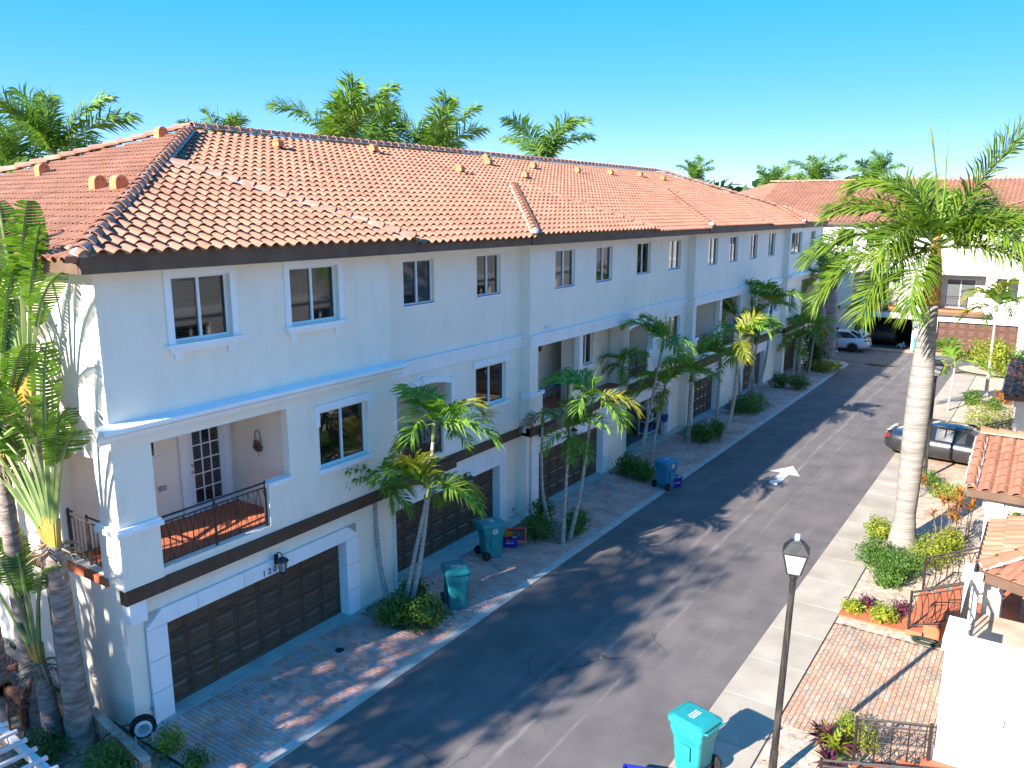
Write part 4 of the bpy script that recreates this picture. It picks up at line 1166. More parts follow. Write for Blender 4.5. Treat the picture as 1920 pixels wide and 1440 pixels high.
# ================================================================ ROW OF HOUSES ON THE RIGHT (only its porches reach into the picture)
RX0 = 14.75
rb_ = thing('opposite_row', (18, 35, 0), 'white townhouses opposite with raised entry porches under small clay tile roofs', 'building')
e = MB()
holes = []
for k in range(6):
    yb = 15.4 + k * 7.0
    holes += [(yb + .9, yb + 2.3, 7.4, 8.7), (yb + 4.2, yb + 5.6, 7.4, 8.7), (yb + 1.0, yb + 2.6, 4.0, 5.5), (yb + 4.0, yb + 5.6, 4.0, 5.5)]
wall_x(e, RX0, 14.6, 57.6, -.05, 9.12, holes, sgn=-1)
wall_y(e, 14.6, RX0, RX0 + 12, -.05, 9.12)
e.build('facade_wall', M_whitewall, rb_)
for h in holes: window_x(RX0, *h, rb_, 'plain', None, sgn=-1)
q = MB(); q.box(RX0 - .08, RX0 - .003, 14.65, 57.6, 5.85, 6.1); q.build('cornice', M_white, rb_)
d = MB(); x_, y0_, y1_ = RX0 - .3, 14.3, 58.0
d.face((x_, y0_, EZ), (x_ + 6.5, y0_ + 6.5, EZ + 6.5 * SL), (x_ + 6.5, y1_ - 6.5, EZ + 6.5 * SL), (x_, y1_, EZ)); d.face((x_, y0_, EZ), (x_ + 13, y0_, EZ), (x_ + 6.5, y0_ + 6.5, EZ + 6.5 * SL)); d.face((x_, y1_, EZ), (x_ + 6.5, y1_ - 6.5, EZ + 6.5 * SL), (x_ + 13, y1_, EZ)); d.face((x_ + 13, y0_, EZ), (x_ + 13, y1_, EZ), (x_ + 6.5, y1_ - 6.5, EZ + 6.5 * SL), (x_ + 6.5, y0_ + 6.5, EZ + 6.5 * SL))
ORF = d.build('roof', M_tile, rb_)
sp2 = tile_spots(Vector((x_, 0, EZ)), (0, -1, 0), (6.5, 0, 6.5 * SL), [(-y1_, 0), (-y0_, 0), (-y0_ - 6.5, 6.9), (-y1_ + 6.5, 6.9)])
place_tiles(sp2, ORF, 0, low_from=1.0)
q = MB(); q.box(x_ + .01, x_ + .06, y0_, y1_, EZ - .2, EZ + .04); q.build('fascia', M_fascia, rb_)

# ---- nearest terrace: walled platform with cap, pier, floor and handrail
q = MB()
q.box(12.98, RX0 - .01, 14.62, 14.84, 0, 2.72)                       # wall facing the camera
q.box(12.98, 13.2, 14.845, 15.5, 0, 2.72)                            # short returns on the lane side
q.box(12.98, 13.24, 17.75, 18.2, 0, 2.72)
q.box(12.98, 13.2, 15.505, 17.745, 0, 1.95)
q.box(13.205, RX0 - .01, 14.845, 18.2, 0, 1.9)
q.build('terrace_wall', M_whitewall, rb_)
for bx_ in ((12.93, RX0 - .01, 14.57, 14.90), (12.93, 13.26, 14.902, 15.52), (12.93, 13.29, 17.72, 18.24)):
    q = MB(); q.box(*bx_, 2.722, 2.94); q.build('terrace_cap', M_white, rb_)
q = MB(); q.box(12.95, RX0 - .01, 14.58, 14.618, .62, .86); q.build('wall_band', M_white, rb_)
q = MB(); q.box(13.21, RX0 - .02, 14.85, 18.19, 1.902, 1.93); q.build('terrace_floor', pm('worn_terrace_floor', (.36, .28, .21), (.55, .46, .37), scale=1.6, detail=8, rough=.85, lo=.3, hi=.7), rb_)
q = MB(); q.tube([(13.1, 15.5, 2.78), (13.1, 17.74, 2.78)], .035, 6); q.tube([(13.1, 15.5, 2.2), (13.1, 17.74, 2.2)], .02, 6)
for k in range(6): q.tube([(13.1, 15.7 + k * .37, 1.95), (13.1, 15.7 + k * .37, 2.77)], .016, 5)
q.build('handrail', M_iron, rb_)
# rounded white wall light with its niche on the near wall
q = MB(); q.lathe([(.02, -.09), (.08, -.05), (.1, 0), (.08, .06), (.02, .09)], 12); q.build('globe_light', M_alu, rb_, M=Matrix.Translation((13.86, 14.52, 1.72)))
q = MB(); q.box(13.97, 14.4, 14.2, 14.615, .9, 2.6); q.build('pilaster', M_whitewall, rb_)
# ---- entry stairs and porches
def steps(y0, y1, n=4, x0=11.75, dx=.36, dz=.17, name='entry_steps'):
    """terracotta flight climbing away from the lane, one block per step"""
    S_ = None
    for k in range(n):
        b = MB(); b.box(x0 + k * dx, 14.0 if k == n - 1 else x0 + (k + 1) * dx - .002, y0 + (.12 * k), y1, 0.0, dz * (k + 1))
        if S_ is None: S_ = b.build(name, M_terracotta, rb_)
        else: b.build('step', M_terracotta, S_)
    b = MB(); b.box(10.21, x0 - .003, y0 + .1, y0 + 1.0, 0.0, 0.07); b.build('landing', M_terracotta, S_)
    return S_
steps(20.25, 22.75)
steps(12.1, 14.5)
steps(36.6, 39.0, x0=12.1)
railing(rb_, (11.8, 20.3), (13.1, 20.3), .17, .95, 'oval', mid=False, slope=.47)
railing(rb_, (11.8, 22.7), (13.2, 22.7), .17, .95, 'oval', mid=False, slope=.47)
railing(rb_, (11.75, 14.45), (12.93, 14.45), .1, .95, 'cross', mid=False, slope=.25)
railing(rb_, (11.5, 12.9), (12.95, 12.9), .1, .95, 'oval', mid=False, slope=.3)
railing(rb_, (11.95, 36.6), (13.3, 36.6), .17, .95, 'bars', mid=True, slope=.42)
railing(rb_, (11.95, 39.0), (13.3, 39.0), .17, .95, 'bars', mid=False, slope=.42)
def porch(yc, x0, ze, half, col_y, ridge_dz, name='porch_roof'):
    """gabled porch roof, ridge running away from the lane"""
    m = MB(); x1 = RX0 + .1
    y0, y1 = yc - half, yc + half; zr = ze + ridge_dz
    m.face((x0, y0, ze), (x1, y0, ze), (x1, yc, zr), (x0, yc, zr)); m.face((x1, y1, ze), (x0, y1, ze), (x0, yc, zr), (x1, yc, zr))
    m.face((x0 + .06, y0 + .02, ze - .12), (x0 + .06, yc, zr - .12), (x0 + .06, y1 - .02, ze - .12)); m.face((x0, y0, ze - .03), (x0, y1, ze - .03), (x1, y1, ze - .03), (x1, y0, ze - .03))
    PR = m.build(name, M_tile, rb_)
    vv = Vector((0, half, ridge_dz)); ln = vv.length
    s = tile_spots(Vector((x0, y0, ze)), (1, 0, 0), vv, [(0, -.06), (x1 - x0, -.06), (x1 - x0, ln), (0, ln)])
    s += tile_spots(Vector((x1, y1, ze)), (-1, 0, 0), (0, -half, ridge_dz), [(0, -.06), (x1 - x0, -.06), (x1 - x0, ln), (0, ln)])
    place_tiles(s, PR, 90)
    ridge_line((x0, yc, zr + .05), (x1, yc, zr + .05), PR, mat=M_tile, mortar=True)
    # rake caps along the gable edge
    ridge_line((x0 + .06, y0, ze + .06), (x0 + .06, yc, zr + .06), PR, mat=M_tile, mortar=True, r=.11)
    f = MB(); f.box(x0 + .01, x1, y0 + .0, y0 + .05, ze - .16, ze + .03); f.box(x0 + .01, x0 + .05, y0 + .055, y1, ze - .16, ze - .035); f.build('fascia', M_fascia, rb_)
    for cy in col_y:
        c = MB(); c.box(x0 + .42, x0 + .78, cy, cy + .36, 0.6, ze - .165); c.build('porch_column', M_whitewall, rb_)
    b = MB(); b.box(x0 + .35, x1, y0 + .35, y0 + .6, ze - .45, ze - .165); b.build('porch_beam', M_whitewall, rb_)
r2 = on_x(1812, 918, 12.6); porch(r2.y + 2.65, 12.6, r2.z, 2.65, (r2.y + .25, r2.y + 4.6), .74)
r3_ = on_x(1882, 742, 12.6); porch(r3_.y + 2.5, 12.6, r3_.z, 2.5, (r3_.y + .3, r3_.y + 4.4), .85)
# ---- lower hip roof over the nearest door, sloping to the lane, with gutter
lx, ly0, ly1, lz = 13.2, 17.9, 21.0, 2.95
m = MB(); m.face((lx, ly1, lz), (lx, ly0, lz), (RX0, ly0 + 1.2, lz + .55), (RX0, ly1, lz + .55)); m.face((lx, ly0, lz), (RX0, ly0 - .7, lz), (RX0, ly0 + 1.2, lz + .55))
LR = m.build('door_roof', M_tile, rb_)
s = tile_spots(Vector((lx, ly1, lz)), (0, -1, 0), (1.55, 0, .55), [(0, -.05), (ly1 - ly0, -.05), (ly1 - ly0 - 1.2, 1.65), (0, 1.65)])
s += tile_spots(Vector((lx, ly0, lz)), (1.55, -.7, 0), (.85, 1.88, .55), [(0, -.05), (1.7, -.05), (1.7, 2.0), (1.3, 2.0)])
place_tiles(s, LR, 60)
ridge_line((lx, ly0, lz + .05), (RX0, ly0 + 1.2, lz + .6), LR, mat=M_tile, mortar=True)
g = MB(); g.tube([(lx - .05, ly0 - .1, lz - .02), (lx - .05, ly1, lz - .02)], .05, 6); g.build('gutter', M_blackmetal, rb_)
g = MB(); dv = Vector((RX0 - lx, -.7, 0)).normalized(); nv = Vector((dv.y, -dv.x, 0))
p0 = Vector((lx, ly0, lz - .09)) ; p1 = Vector((RX0, ly0 - .7, lz - .09)); mid = (p0 + p1) / 2
g.obox(mid, (p1 - p0).length, .05, .2, Matrix((dv, Vector((-dv.y, dv.x, 0)), Vector((0, 0, 1)))).transposed()); g.build('fascia', M_fascia, rb_)
g = MB(); g.box(13.3, 13.62, 20.55, 20.9, .68, lz - .02); g.build('porch_column', M_whitewall, rb_)
g = MB(); g.box(13.3, 13.55, 18.3, 18.6, .0, lz - .02); g.build('porch_column', M_whitewall, rb_)
# ================================================================ PLANTS
RV = random.Random(21)
def leafmat(name, a, b, rnd=0.25, rough=0.5, trans=0.35, scale=2.5):
    return pm(name, a, b, scale=scale, rough=rough, rnd=rnd, trans=trans, spec=0.35, obj=True)
M_frond = leafmat('palm_frond_green', (0.10, 0.225, 0.025), (0.20, 0.34, 0.04))
M_frond_y = leafmat('palm_frond_yellow', (0.16, 0.22, 0.02), (0.34, 0.30, 0.03))
M_frond_far = leafmat('palm_frond_deep', (0.08, 0.18, 0.028), (0.16, 0.28, 0.04))
M_frond_big = leafmat('royal_frond', (0.095, 0.19, 0.018), (0.19, 0.27, 0.025))
M_frond_dead = leafmat('dry_frond', (0.22, 0.14, 0.08), (0.34, 0.24, 0.15), trans=.15)
M_trunk_pale = pm('pale_palm_trunk', (0.30, 0.28, 0.25), (0.48, 0.46, 0.42), scale=5, detail=8, rough=.9, bump=.5, bscale=14, stretch=(1, 1, 3), obj=True)
M_trunk_royal = pm('royal_palm_trunk', (0.175, 0.155, 0.14), (0.29, 0.265, 0.245), scale=2.2, detail=10, rough=.9, bump=.35, bscale=7, stretch=(.5, .5, 5), obj=True, lo=.3, hi=.6)
def ring_lines(m, freq=26.0, amt=.35):
    nt = m.node_tree; L = nt.links.new; bs = [n for n in nt.nodes if n.type == 'BSDF_PRINCIPLED'][0]
    src = bs.inputs['Base Color'].links[0].from_socket
    tc = N(nt, 'ShaderNodeTexCoord'); wv = N(nt, 'ShaderNodeTexWave'); wv.bands_direction = 'Z'; wv.inputs['Scale'].default_value = freq / 6.28; wv.inputs['Distortion'].default_value = 1.2; wv.inputs['Detail'].default_value = 3
    L(tc.outputs['Object'], wv.inputs['Vector'])
    r = N(nt, 'ShaderNodeValToRGB'); r.color_ramp.elements[0].position = .0; r.color_ramp.elements[1].position = .16; k = 1 - amt
    r.color_ramp.elements[0].color = (k, k, k * .97, 1); r.color_ramp.elements[1].color = (1, 1, 1, 1); L(wv.outputs['Fac'], r.inputs[0])
    mx = N(nt, 'ShaderNodeMix', data_type='RGBA', blend_type='MULTIPLY'); mx.inputs[0].default_value = 1; L(src, mx.inputs[6]); L(r.outputs[0], mx.inputs[7]); L(mx.outputs[2], bs.inputs['Base Color'])
ring_lines(M_trunk_royal, 26, .3); ring_lines(M_trunk_pale, 40, .3)
M_shaft = pm('green_crownshaft', (0.10, 0.16, 0.05), (0.17, 0.22, 0.07), scale=3, rough=.5, stretch=(3, 3, .5), obj=True)
M_shaft_or = pm('orange_brown_crownshaft', (0.30, 0.13, 0.03), (0.42, 0.25, 0.06), scale=3, rough=.6, stretch=(3, 3, .5), obj=True)
M_bush = leafmat('shrub_leaf', (0.055, 0.13, 0.02), (0.10, 0.20, 0.03), rnd=.35)
M_bush_y = leafmat('yellow_green_shrub_leaf', (0.15, 0.22, 0.02), (0.30, 0.33, 0.03), rnd=.3)
M_bush_d = leafmat('dark_shrub_leaf', (0.03, 0.075, 0.018), (0.06, 0.12, 0.025), rnd=.35)
M_croton = leafmat('croton_leaf', (0.25, 0.06, 0.02), (0.38, 0.20, 0.03), rnd=.4)
M_purple = leafmat('purple_leaf', (0.07, 0.018, 0.035), (0.16, 0.03, 0.07), rnd=.4)
M_stem = pm('woody_stem', (0.14, 0.10, 0.07), (0.24, 0.18, 0.13), scale=6, rough=.9, obj=True)
M_rav = leafmat('traveller_leaf', (0.05, 0.13, 0.015), (0.11, 0.22, 0.022), trans=.42, rnd=.35, rough=.6)
M_rav_y = leafmat('traveller_leaf_yellow', (0.22, 0.24, 0.02), (0.42, 0.34, 0.03), trans=.4)
M_pet = pm('pale_green_petiole', (0.13, 0.20, 0.06), (0.22, 0.27, 0.10), scale=2, rough=.5, obj=True)
M_pet_or = pm('orange_leaf_sheath', (0.36, 0.16, 0.02), (0.26, 0.26, 0.07), scale=2.4, rough=.55, obj=True)
M_trunk_rav = pm('grey_brown_ringed_trunk', (0.15, 0.115, 0.095), (0.33, 0.27, 0.235), scale=3.2, detail=8, rough=.9, bump=.8, bscale=6, stretch=(1, 1, 4), obj=True, bdist=.04)

def frond_mb(L, e0, droop, n=34, ll=0.55, lw=0.03, seed=0, lift=0.35, ldroop=0.5, pet=0.14, a0=62, a1=24, rr=0.018, segs=10, plum=0.25):
    r = random.Random(seed); b = MB()
    P = [Vector((0, 0, 0))]; Tn = []
    ns = segs
    for k in range(ns):
        t = (k + .5) / ns; e = radians(e0 - droop * t ** 1.35); Tn.append(Vector((cos(e), 0, sin(e)))); P.append(P[-1] + Tn[-1] * (L / ns))
    yb = r.uniform(-.12, .12)
    P = [p + Vector((0, yb * L * (i / ns) ** 2, 0)) for i, p in enumerate(P)]
    b.mi = 1; b.tube(P, [rr * (1 - .85 * i / ns) for i in range(ns + 1)], 4); b.mi = 0
    for side in (1, -1):
        for k in range(n):
            t = pet + (1 - pet) * (k + r.uniform(.2, .8)) / n
            i = min(ns - 1, int(t * ns)); f = t * ns - i
            p = P[i].lerp(P[i + 1], f); tn = (P[i + 1] - P[i]).normalized(); sd_ = Vector((0, 1, 0)) * side; nm = sd_.cross(tn) * side
            if nm.z < 0: nm = -nm
            a = radians(a0 + (a1 - a0) * t + r.uniform(-8, 8))
            l = ll * (0.45 + 0.75 * sin(pi * (0.12 + 0.78 * t)) ** .8) * r.uniform(.85, 1.1) * (0.75 if t > .93 else 1)
            lf = lift + r.uniform(-plum, plum)
            d = (tn * cos(a) + sd_ * sin(a) + nm * lf).normalized()
            w_ = tn * (lw * r.uniform(.8, 1.15)) * .5 + nm * lw * .12
            d2 = (d + Vector((0, 0, -ldroop * r.uniform(.6, 1.4)))).normalized()
            p1 = p + d * l * .5; p2 = p1 + d2 * l * .5
            i0 = [b.vert(x) for x in (p - w_ * .5, p + w_ * .5, p1 + w_, p1 - w_, p2)]
            b.f.append([i0[0], i0[1], i0[2], i0[3]]); b.m.append(0); b.f.append([i0[3], i0[2], i0[4]]); b.m.append(0)
    return b
FM_ = {}
def frond_mesh(kind, idx):
    """a few shared frond meshes per kind of palm"""
    k = (kind, idx)
    if k in FM_: return FM_[k]
    sets = {
        'small': [(1.15, 75, 60), (1.35, 55, 85), (1.45, 40, 95), (1.4, 22, 90), (1.3, 5, 75), (1.25, -15, 60), (1.4, 60, 110)],
        'royal': [(2.7, 82, 28), (3.1, 68, 45), (3.2, 55, 62), (3.2, 38, 75), (3.0, 15, 78), (2.8, -8, 65), (3.1, 72, 70)]}
    if kind.startswith('small'):
        L_, e, d = sets['small'][idx % 7]
        b = frond_mb(L_, e, d, n=27, ll=.56, lw=.075, seed=idx * 7 + 1, lift=.30, ldroop=.55, rr=.014, a0=60, a1=22)
        m = {'small': M_frond, 'small_y': M_frond_y, 'small_dead': M_frond_dead}[kind]
        FM_[k] = b.mesh('frond', [m, M_pet if kind != 'small_dead' else M_frond_dead])
    else:
        L_, e, d = sets['royal'][idx % 7]
        b = frond_mb(L_, e, d, n=60, ll=.85, lw=.085, seed=idx * 5 + 2, lift=.2, ldroop=.6, rr=.03, plum=.5, segs=12)
        FM_[k] = b.mesh('frond', [M_frond_far, M_pet])
    return FM_[k]
def trunk_mesh(pts, rads, mat, n=10, rings=True, name='trunk'):
    b = MB(); P = []; R_ = []
    m = max(8, len(pts) * 8)
    pv = [Vector(p) for p in pts]
    def at(t):
        s = t * (len(pv) - 1); i = min(len(pv) - 2, int(s)); f = s - i
        p0 = pv[max(0, i - 1)]; p1 = pv[i]; p2 = pv[i + 1]; p3 = pv[min(len(pv) - 1, i + 2)]
        return 0.5 * ((2 * p1) + (p2 - p0) * f + (2 * p0 - 5 * p1 + 4 * p2 - p3) * f * f + (3 * p1 - p0 - 3 * p2 + p3) * f ** 3), rads[i] * (1 - f) + rads[i + 1] * f
    for k in range(m + 1):
        p, r = at(k / m); P.append(p); R_.append(r * (1 + (.05 if rings and k % 2 else 0)))
    b.tube(P, R_, n); return b.mesh(name, mat, smooth=True)
def add_child(name, me, t, M):
    o = bpy.data.objects.new(name, me); COL.objects.link(o); o.parent = t; o.matrix_basis = M; return o
def slender_palm(base, top, label, group, n=8, seed=0, s=1.0, bend=(0, 0, 0), r=0.055, shaft=0.5, dead=0, yel=1, mats=None, az0=None):
    rr = random.Random(seed); base = Vector(base); top = Vector(top); t = thing('slender_palm', base, label, 'palm', group)
    d = top - base; bend = Vector(bend)
    pts = [Vector((0, 0, -.05)), d * .33 + bend, d * .68 + bend * .7, d]
    add_child('trunk', trunk_mesh(pts, [r * 1.5, r * 1.05, r * .9, r * .75], M_trunk_pale, 8), t, Matrix.Identity(4))
    dr = (pts[3] - pts[2]).normalized()
    b = MB(); b.tube([d, d + dr * shaft * .3, d + dr * shaft * .8, d + dr * shaft], [r * .8, r * 1.15, r * .8, r * .4], 8); add_child('crownshaft', b.mesh('crownshaft', M_shaft, True), t, Matrix.Identity(4))
    if dead < n:
        b = MB(); b.tube([d + dr * shaft, d + dr * (shaft + .5) + Vector((rr.uniform(-.1, .1), 0, 0)), d + dr * (shaft + 1.0) + Vector((rr.uniform(-.2, .2), 0, 0))], [.014, .012, .003], 5)
        add_child('spear_leaf', b.mesh('spear_leaf', M_frond), t, Matrix.Identity(4))
    tip = d + dr * shaft * .92; a0 = rr.uniform(0, 6.28) if az0 is None else az0
    for k in range(n):
        kind = 'small_dead' if k < dead else ('small_y' if k < dead + yel else 'small')
        idx = (k * 3 + seed) % 7 if k >= dead else 4 + k % 2
        add_child('frond', frond_mesh(kind, idx), t, Matrix.Translation(tip) @ Matrix.Rotation(a0 + k * 2.399 + rr.uniform(-.25, .25), 4, 'Z') @ Matrix.Rotation(rr.uniform(-.25, .25), 4, 'X') @ Matrix.Scale(s * rr.uniform(.85, 1.12), 4))
    return t
def royal_palm(base, h, label, group, n=12, seed=0, s=1.0, r=0.2):
    rr = random.Random(seed); t = thing('royal_palm', base, label, 'palm', group)
    add_child('trunk', trunk_mesh([(0, 0, -.1), (.05, 0, h * .35), (0, .05, h * .7), (0, 0, h)], [r * 1.4, r * 1.1, r * 1.15, r * .8], M_trunk_royal, 10), t, Matrix.Identity(4))
    b = MB(); b.tube([(0, 0, h), (0, 0, h + .5), (0, 0, h + 1.5)], [r * .75, r * .85, r * .35], 10); add_child('crownshaft', b.mesh('crownshaft', M_shaft, True), t, Matrix.Identity(4))
    b = MB(); b.tube([(0, 0, h + 1.4), (.05, 0, h + 2.8), (.1, 0, h + 4.4)], [.04, .03, .006], 5); add_child('spear_leaf', b.mesh('spear_leaf', M_frond), t, Matrix.Identity(4))
    for k in range(n):
        add_child('frond', frond_mesh('royal', (k * 3 + seed) % 7), t, Matrix.Translation((0, 0, h + 1.35)) @ Matrix.Rotation(k * 2.399 + seed + rr.uniform(-.2, .2), 4, 'Z') @ Matrix.Rotation(rr.uniform(-.3, .3), 4, 'X') @ Matrix.Scale(s * rr.uniform(.85, 1.1), 4))
    return t

# ---- slender palms standing in the beds before the garages: (foot pixel on the ground, head pixel, distance taken from the foot)
def palm_px(foot, head, label, group, lean=0.0, foot_z=.02, **kw):
    f = on_z(*foot, foot_z); h = on_y(*head, f.y + lean)
    return slender_palm(f, h, label, group, **kw)
G1 = 'slender palms in the bed between the first two garages'
palm_px((728, 1128), (703, 935), 'slender palm with curved bare trunk leaning against the wall by garage 1200', G1, n=7, seed=1, s=1.0, bend=(-.12, 0, 0), yel=0)
palm_px((757, 1142), (800, 935), 'slender palm with low yellowing crown in the first bed', G1, n=8, seed=4, s=1.05, yel=3, shaft=.3)
palm_px((768, 1142), (812, 828), 'tallest slender palm of the first bed, drooping crown before the balcony arch', G1, n=9, seed=9, s=1.12, bend=(.12, 0, 0), yel=2)
G2 = 'slender palms in the bed with three thin curved trunks'
palm_px((1030, 985), (1017, 800), 'slender palm with withered brown crown behind its two green neighbours', G2, n=4, seed=3, s=.8, bend=(-.16, 0, 0), dead=4, yel=0, r=.05)
palm_px((1055, 1020), (1066, 828), 'short slender palm with flat green crown in the second bed', G2, n=7, seed=11, s=.95, yel=0, r=.05, shaft=.3)
palm_px((1068, 1008), (1108, 775), 'slender palm leaning right with half dry crown in the second bed', G2, n=7, seed=14, s=1.1, bend=(.1, 0, 0), dead=1, yel=1, r=.055)
G3 = 'slender palms around the open garage'
palm_px((1165, 865), (1165, 705), 'small slender palm with dark crown close to the pier left of the open garage', G3, n=8, seed=5, s=.75, bend=(-.2, 0, 0), yel=0, r=.05)
palm_px((1197, 875), (1240, 660), 'tall slender palm before the open garage reaching the balcony', G3, n=7, seed=7, s=1.08, yel=0, r=.06)
palm_px((1218, 870), (1243, 745), 'slender palm with yellow hanging frond before the open garage shelf', G3, n=7, seed=16, s=1.12, yel=2, r=.055)
palm_px((1290, 828), (1297, 715), 'stout slender palm behind the clipped shrub beside the open garage', G3, n=7, seed=18, s=0.99, yel=1, r=.09, shaft=.35)
G4 = 'slender palms in the fourth bed'
palm_px((1342, 815), (1350, 690), 'thin straight palm trunk behind the clipped shrub of the fourth bed', G4, n=8, seed=22, s=1.08, yel=0, r=.07)
palm_px((1352, 830), (1385, 655), 'tall palm curving up from the kerb end of the fourth bed', G4, n=7, seed=25, s=1.22, yel=2, r=.075, bend=(.2, 0, 0))
palm_px((1388, 750), (1380, 610), 'palm with wide dark crown against the fifth garage door', G4, n=7, seed=28, s=1.26, yel=1, r=.07)
G5 = 'slender palms before the far garages'
palm_px((1402, 742), (1420, 640), 'palm with yellow lower fronds before the sixth garage', G5, n=7, seed=31, s=1.22, yel=1, r=.07)
palm_px((1412, 745), (1445, 590), 'tall leaning palm beside the sixth garage door', G5, n=7, seed=34, s=1.30, yel=2, r=.07, bend=(.25, 0, 0))
palm_px((1412, 742), (1410, 575), 'highest palm of the far beds with its crown at the cornice', G5, n=7, seed=36, s=1.08, yel=1, r=.07)
palm_px((1487, 708), (1490, 655), 'low palm before the last garage door', G5, n=8, seed=38, s=1.03, yel=0, r=.055)
palm_px((1497, 705), (1505, 625), 'palm before the last garage with upright green fronds', G5, n=8, seed=41, s=1.08, yel=0, r=.06)
palm_px((1516, 700), (1528, 625), 'thin palm at the far end of the row with bright narrow crown', G5, n=8, seed=44, s=1.05, yel=2, r=.05)
# pale stout trunks by the far corner
for (ft, hd, lb, rad) in (((1533, 690), (1545, 560), 'pale straight palm trunk at the far corner bed', .16), ((1552, 668), (1560, 540), 'thick pale palm trunk beside the parked white car', .34)):
    f = on_z(*ft); h = on_y(*hd, f.y)
    royal_palm(f, h.z, lb, 'pale trunks at the far corner', n=7, seed=int(ft[0]) % 9, s=.75, r=rad)
# ---- big royal palm on the right verge
bp = on_z(1690, 1025); BT = on_y(1745, 570, bp.y)
big = thing('royal_palm', bp, 'large royal palm with thick pale trunk standing in the verge hedge', 'palm')
d = BT - bp
pts = [Vector((0, 0, -.05)), Vector((d.x * .08, 0, d.z * .12)), Vector((d.x * .3, 0, d.z * .35)), Vector((d.x * .62, 0, d.z * .62)), Vector((d.x * .85, 0, d.z * .85)), d]
def big_trunk():
    b = MB(); P = []; R_ = []
    for k in range(61):
        t = k / 60; p = Vector((d.x * t, d.y * t, d.z * t)); r = 0.42 - .13 * min(1, t * 7) + .045 * sin(pi * min(1, max(0, (t - .15) / .75))) - .085 * max(0, (t - .72) / .28)
        P.append(p); R_.append(r * (1.003 if k % 2 else 1.0))
    b.tube(P, R_, 20); return b.mesh('trunk', M_trunk_royal, smooth=True)
add_child('trunk', big_trunk(), big, Matrix.Identity(4))
b = MB(); b.tube([d, d + Vector((0, 0, .12)), d + Vector((0, 0, 1.0)), d + Vector((-.02, 0, 1.9))], [.23, .255, .2, .08], 16); add_child('crownshaft', b.mesh('crownshaft', M_shaft_or, True), big, Matrix.Identity(4))
cr = d + Vector((0, 0, 1.55))
BIGF = [ # azimuth, start elevation, droop, length
    (8, 66, 24, 4.5), (172, 76, 100, 3.3), (178, 46, 70, 3.4), (187, 24, 74, 3.7), (200, 4, 74, 3.8), (230, -6, 70, 3.3), (262, 4, 88, 3.2),
    (-5, 36, 78, 3.9), (-22, 12, 84, 3.9), (75, 52, 80, 3.4), (120, 64, 80, 3.4), (42, 40, 85, 3.6), (330, 32, 100, 3.6), (248, 40, 120, 3.0)]
for k, (az, e, dr, L_) in enumerate(BIGF):
    b = frond_mb(L_, e, dr, n=135, ll=1.0, lw=.066, seed=100 + k, lift=.25, ldroop=.42, rr=.045, plum=.5, segs=16, pet=.12, a0=68, a1=26)
    add_child('frond', b.mesh('frond', [M_frond_big, M_pet]), big, Matrix.Translation(cr + Vector((0, 0, .12 * (e / 90)))) @ Matrix.Rotation(radians(az), 4, 'Z'))
b = frond_mb(3.0, 86, 8, n=40, ll=.5, lw=.03, seed=140, lift=.0, ldroop=.0, rr=.03, a0=10, a1=6, pet=.25, plum=.1)
add_child('spear_leaf', b.mesh('spear_leaf', [M_frond_y, M_pet]), big, Matrix.Translation(cr + Vector((0, 0, .2))) @ Matrix.Rotation(2.9, 4, 'Z'))
b = MB(); b.tube([cr, cr + Vector((.05, 0, 1.6)), cr + Vector((-.02, 0, 3.3))], [.04, .025, .005], 5); add_child('spear_leaf', b.mesh('spear_leaf', M_frond), big, Matrix.Identity(4))
# orange fruit strands under the shaft
b = MB()
for k in range(26):
    a = RV.uniform(2.4, 4.6); q = d + Vector((cos(a) * .24, sin(a) * .24, .15)); b.tube([q, q + Vector((cos(a) * .2, sin(a) * .2, -.12 + RV.uniform(-.1, .25))), q + Vector((cos(a) * .3, sin(a) * .3, -.3 + RV.uniform(-.15, .3)))], .012, 4)
add_child('fruit_strands', b.mesh('fruit_strands', M_shaft_or), big, Matrix.Identity(4))

# ---- royal palms behind the row and beyond the end building
GB = 'tall palms rising behind the tile roof'
for (u, v, x, lb, s, sd_) in ((105, 292, -21, 'palm behind the roof hip at the end of the row', 1.0, 1), (20, 318, -24, 'palm half hidden by its neighbour behind the roof hip', 1.0, 3),
                         (412, 292, -22, 'palm top just showing over the start of the ridge', .85, 4), (628, 285, -21, 'largest palm behind the ridge, with a tall feathered frond', 1.45, 6),
                         (700, 295, -24, 'palm crowded right of the largest palm behind the ridge', 1.2, 8), (815, 295, -21, 'palm in the middle of the three behind the ridge', 1.35, 10), (1018, 302, -21, 'dark palm behind the ridge apart from the pair', 1.45, 13)):
    p = on_x(u, v, x); royal_palm((p.x, p.y, 0), p.z - 1.6, lb, GB, n=10, seed=sd_, s=s * 1.1)
GF = 'palms far beyond the end building'
for (u, v, y, lb, s, sd_) in ((1300, 336, 92, 'small palm top over the far end of the ridge', 1.0, 2), (1440, 358, 100, 'palm left of the far pair beyond the roofs', 1.3, 5), (1528, 345, 104, 'palm with brownish crown beyond the roofs', 1.4, 7), (1640, 338, 96, 'dark palm beyond the end building roof', 1.15, 9), (1480, 370, 110, 'low palm filling the gap of the far pair', 1.3, 12)):
    p = on_y(u, v, y); royal_palm((p.x, p.y, 0), p.z - 1.6, lb, GF, n=12, seed=sd_, s=s)

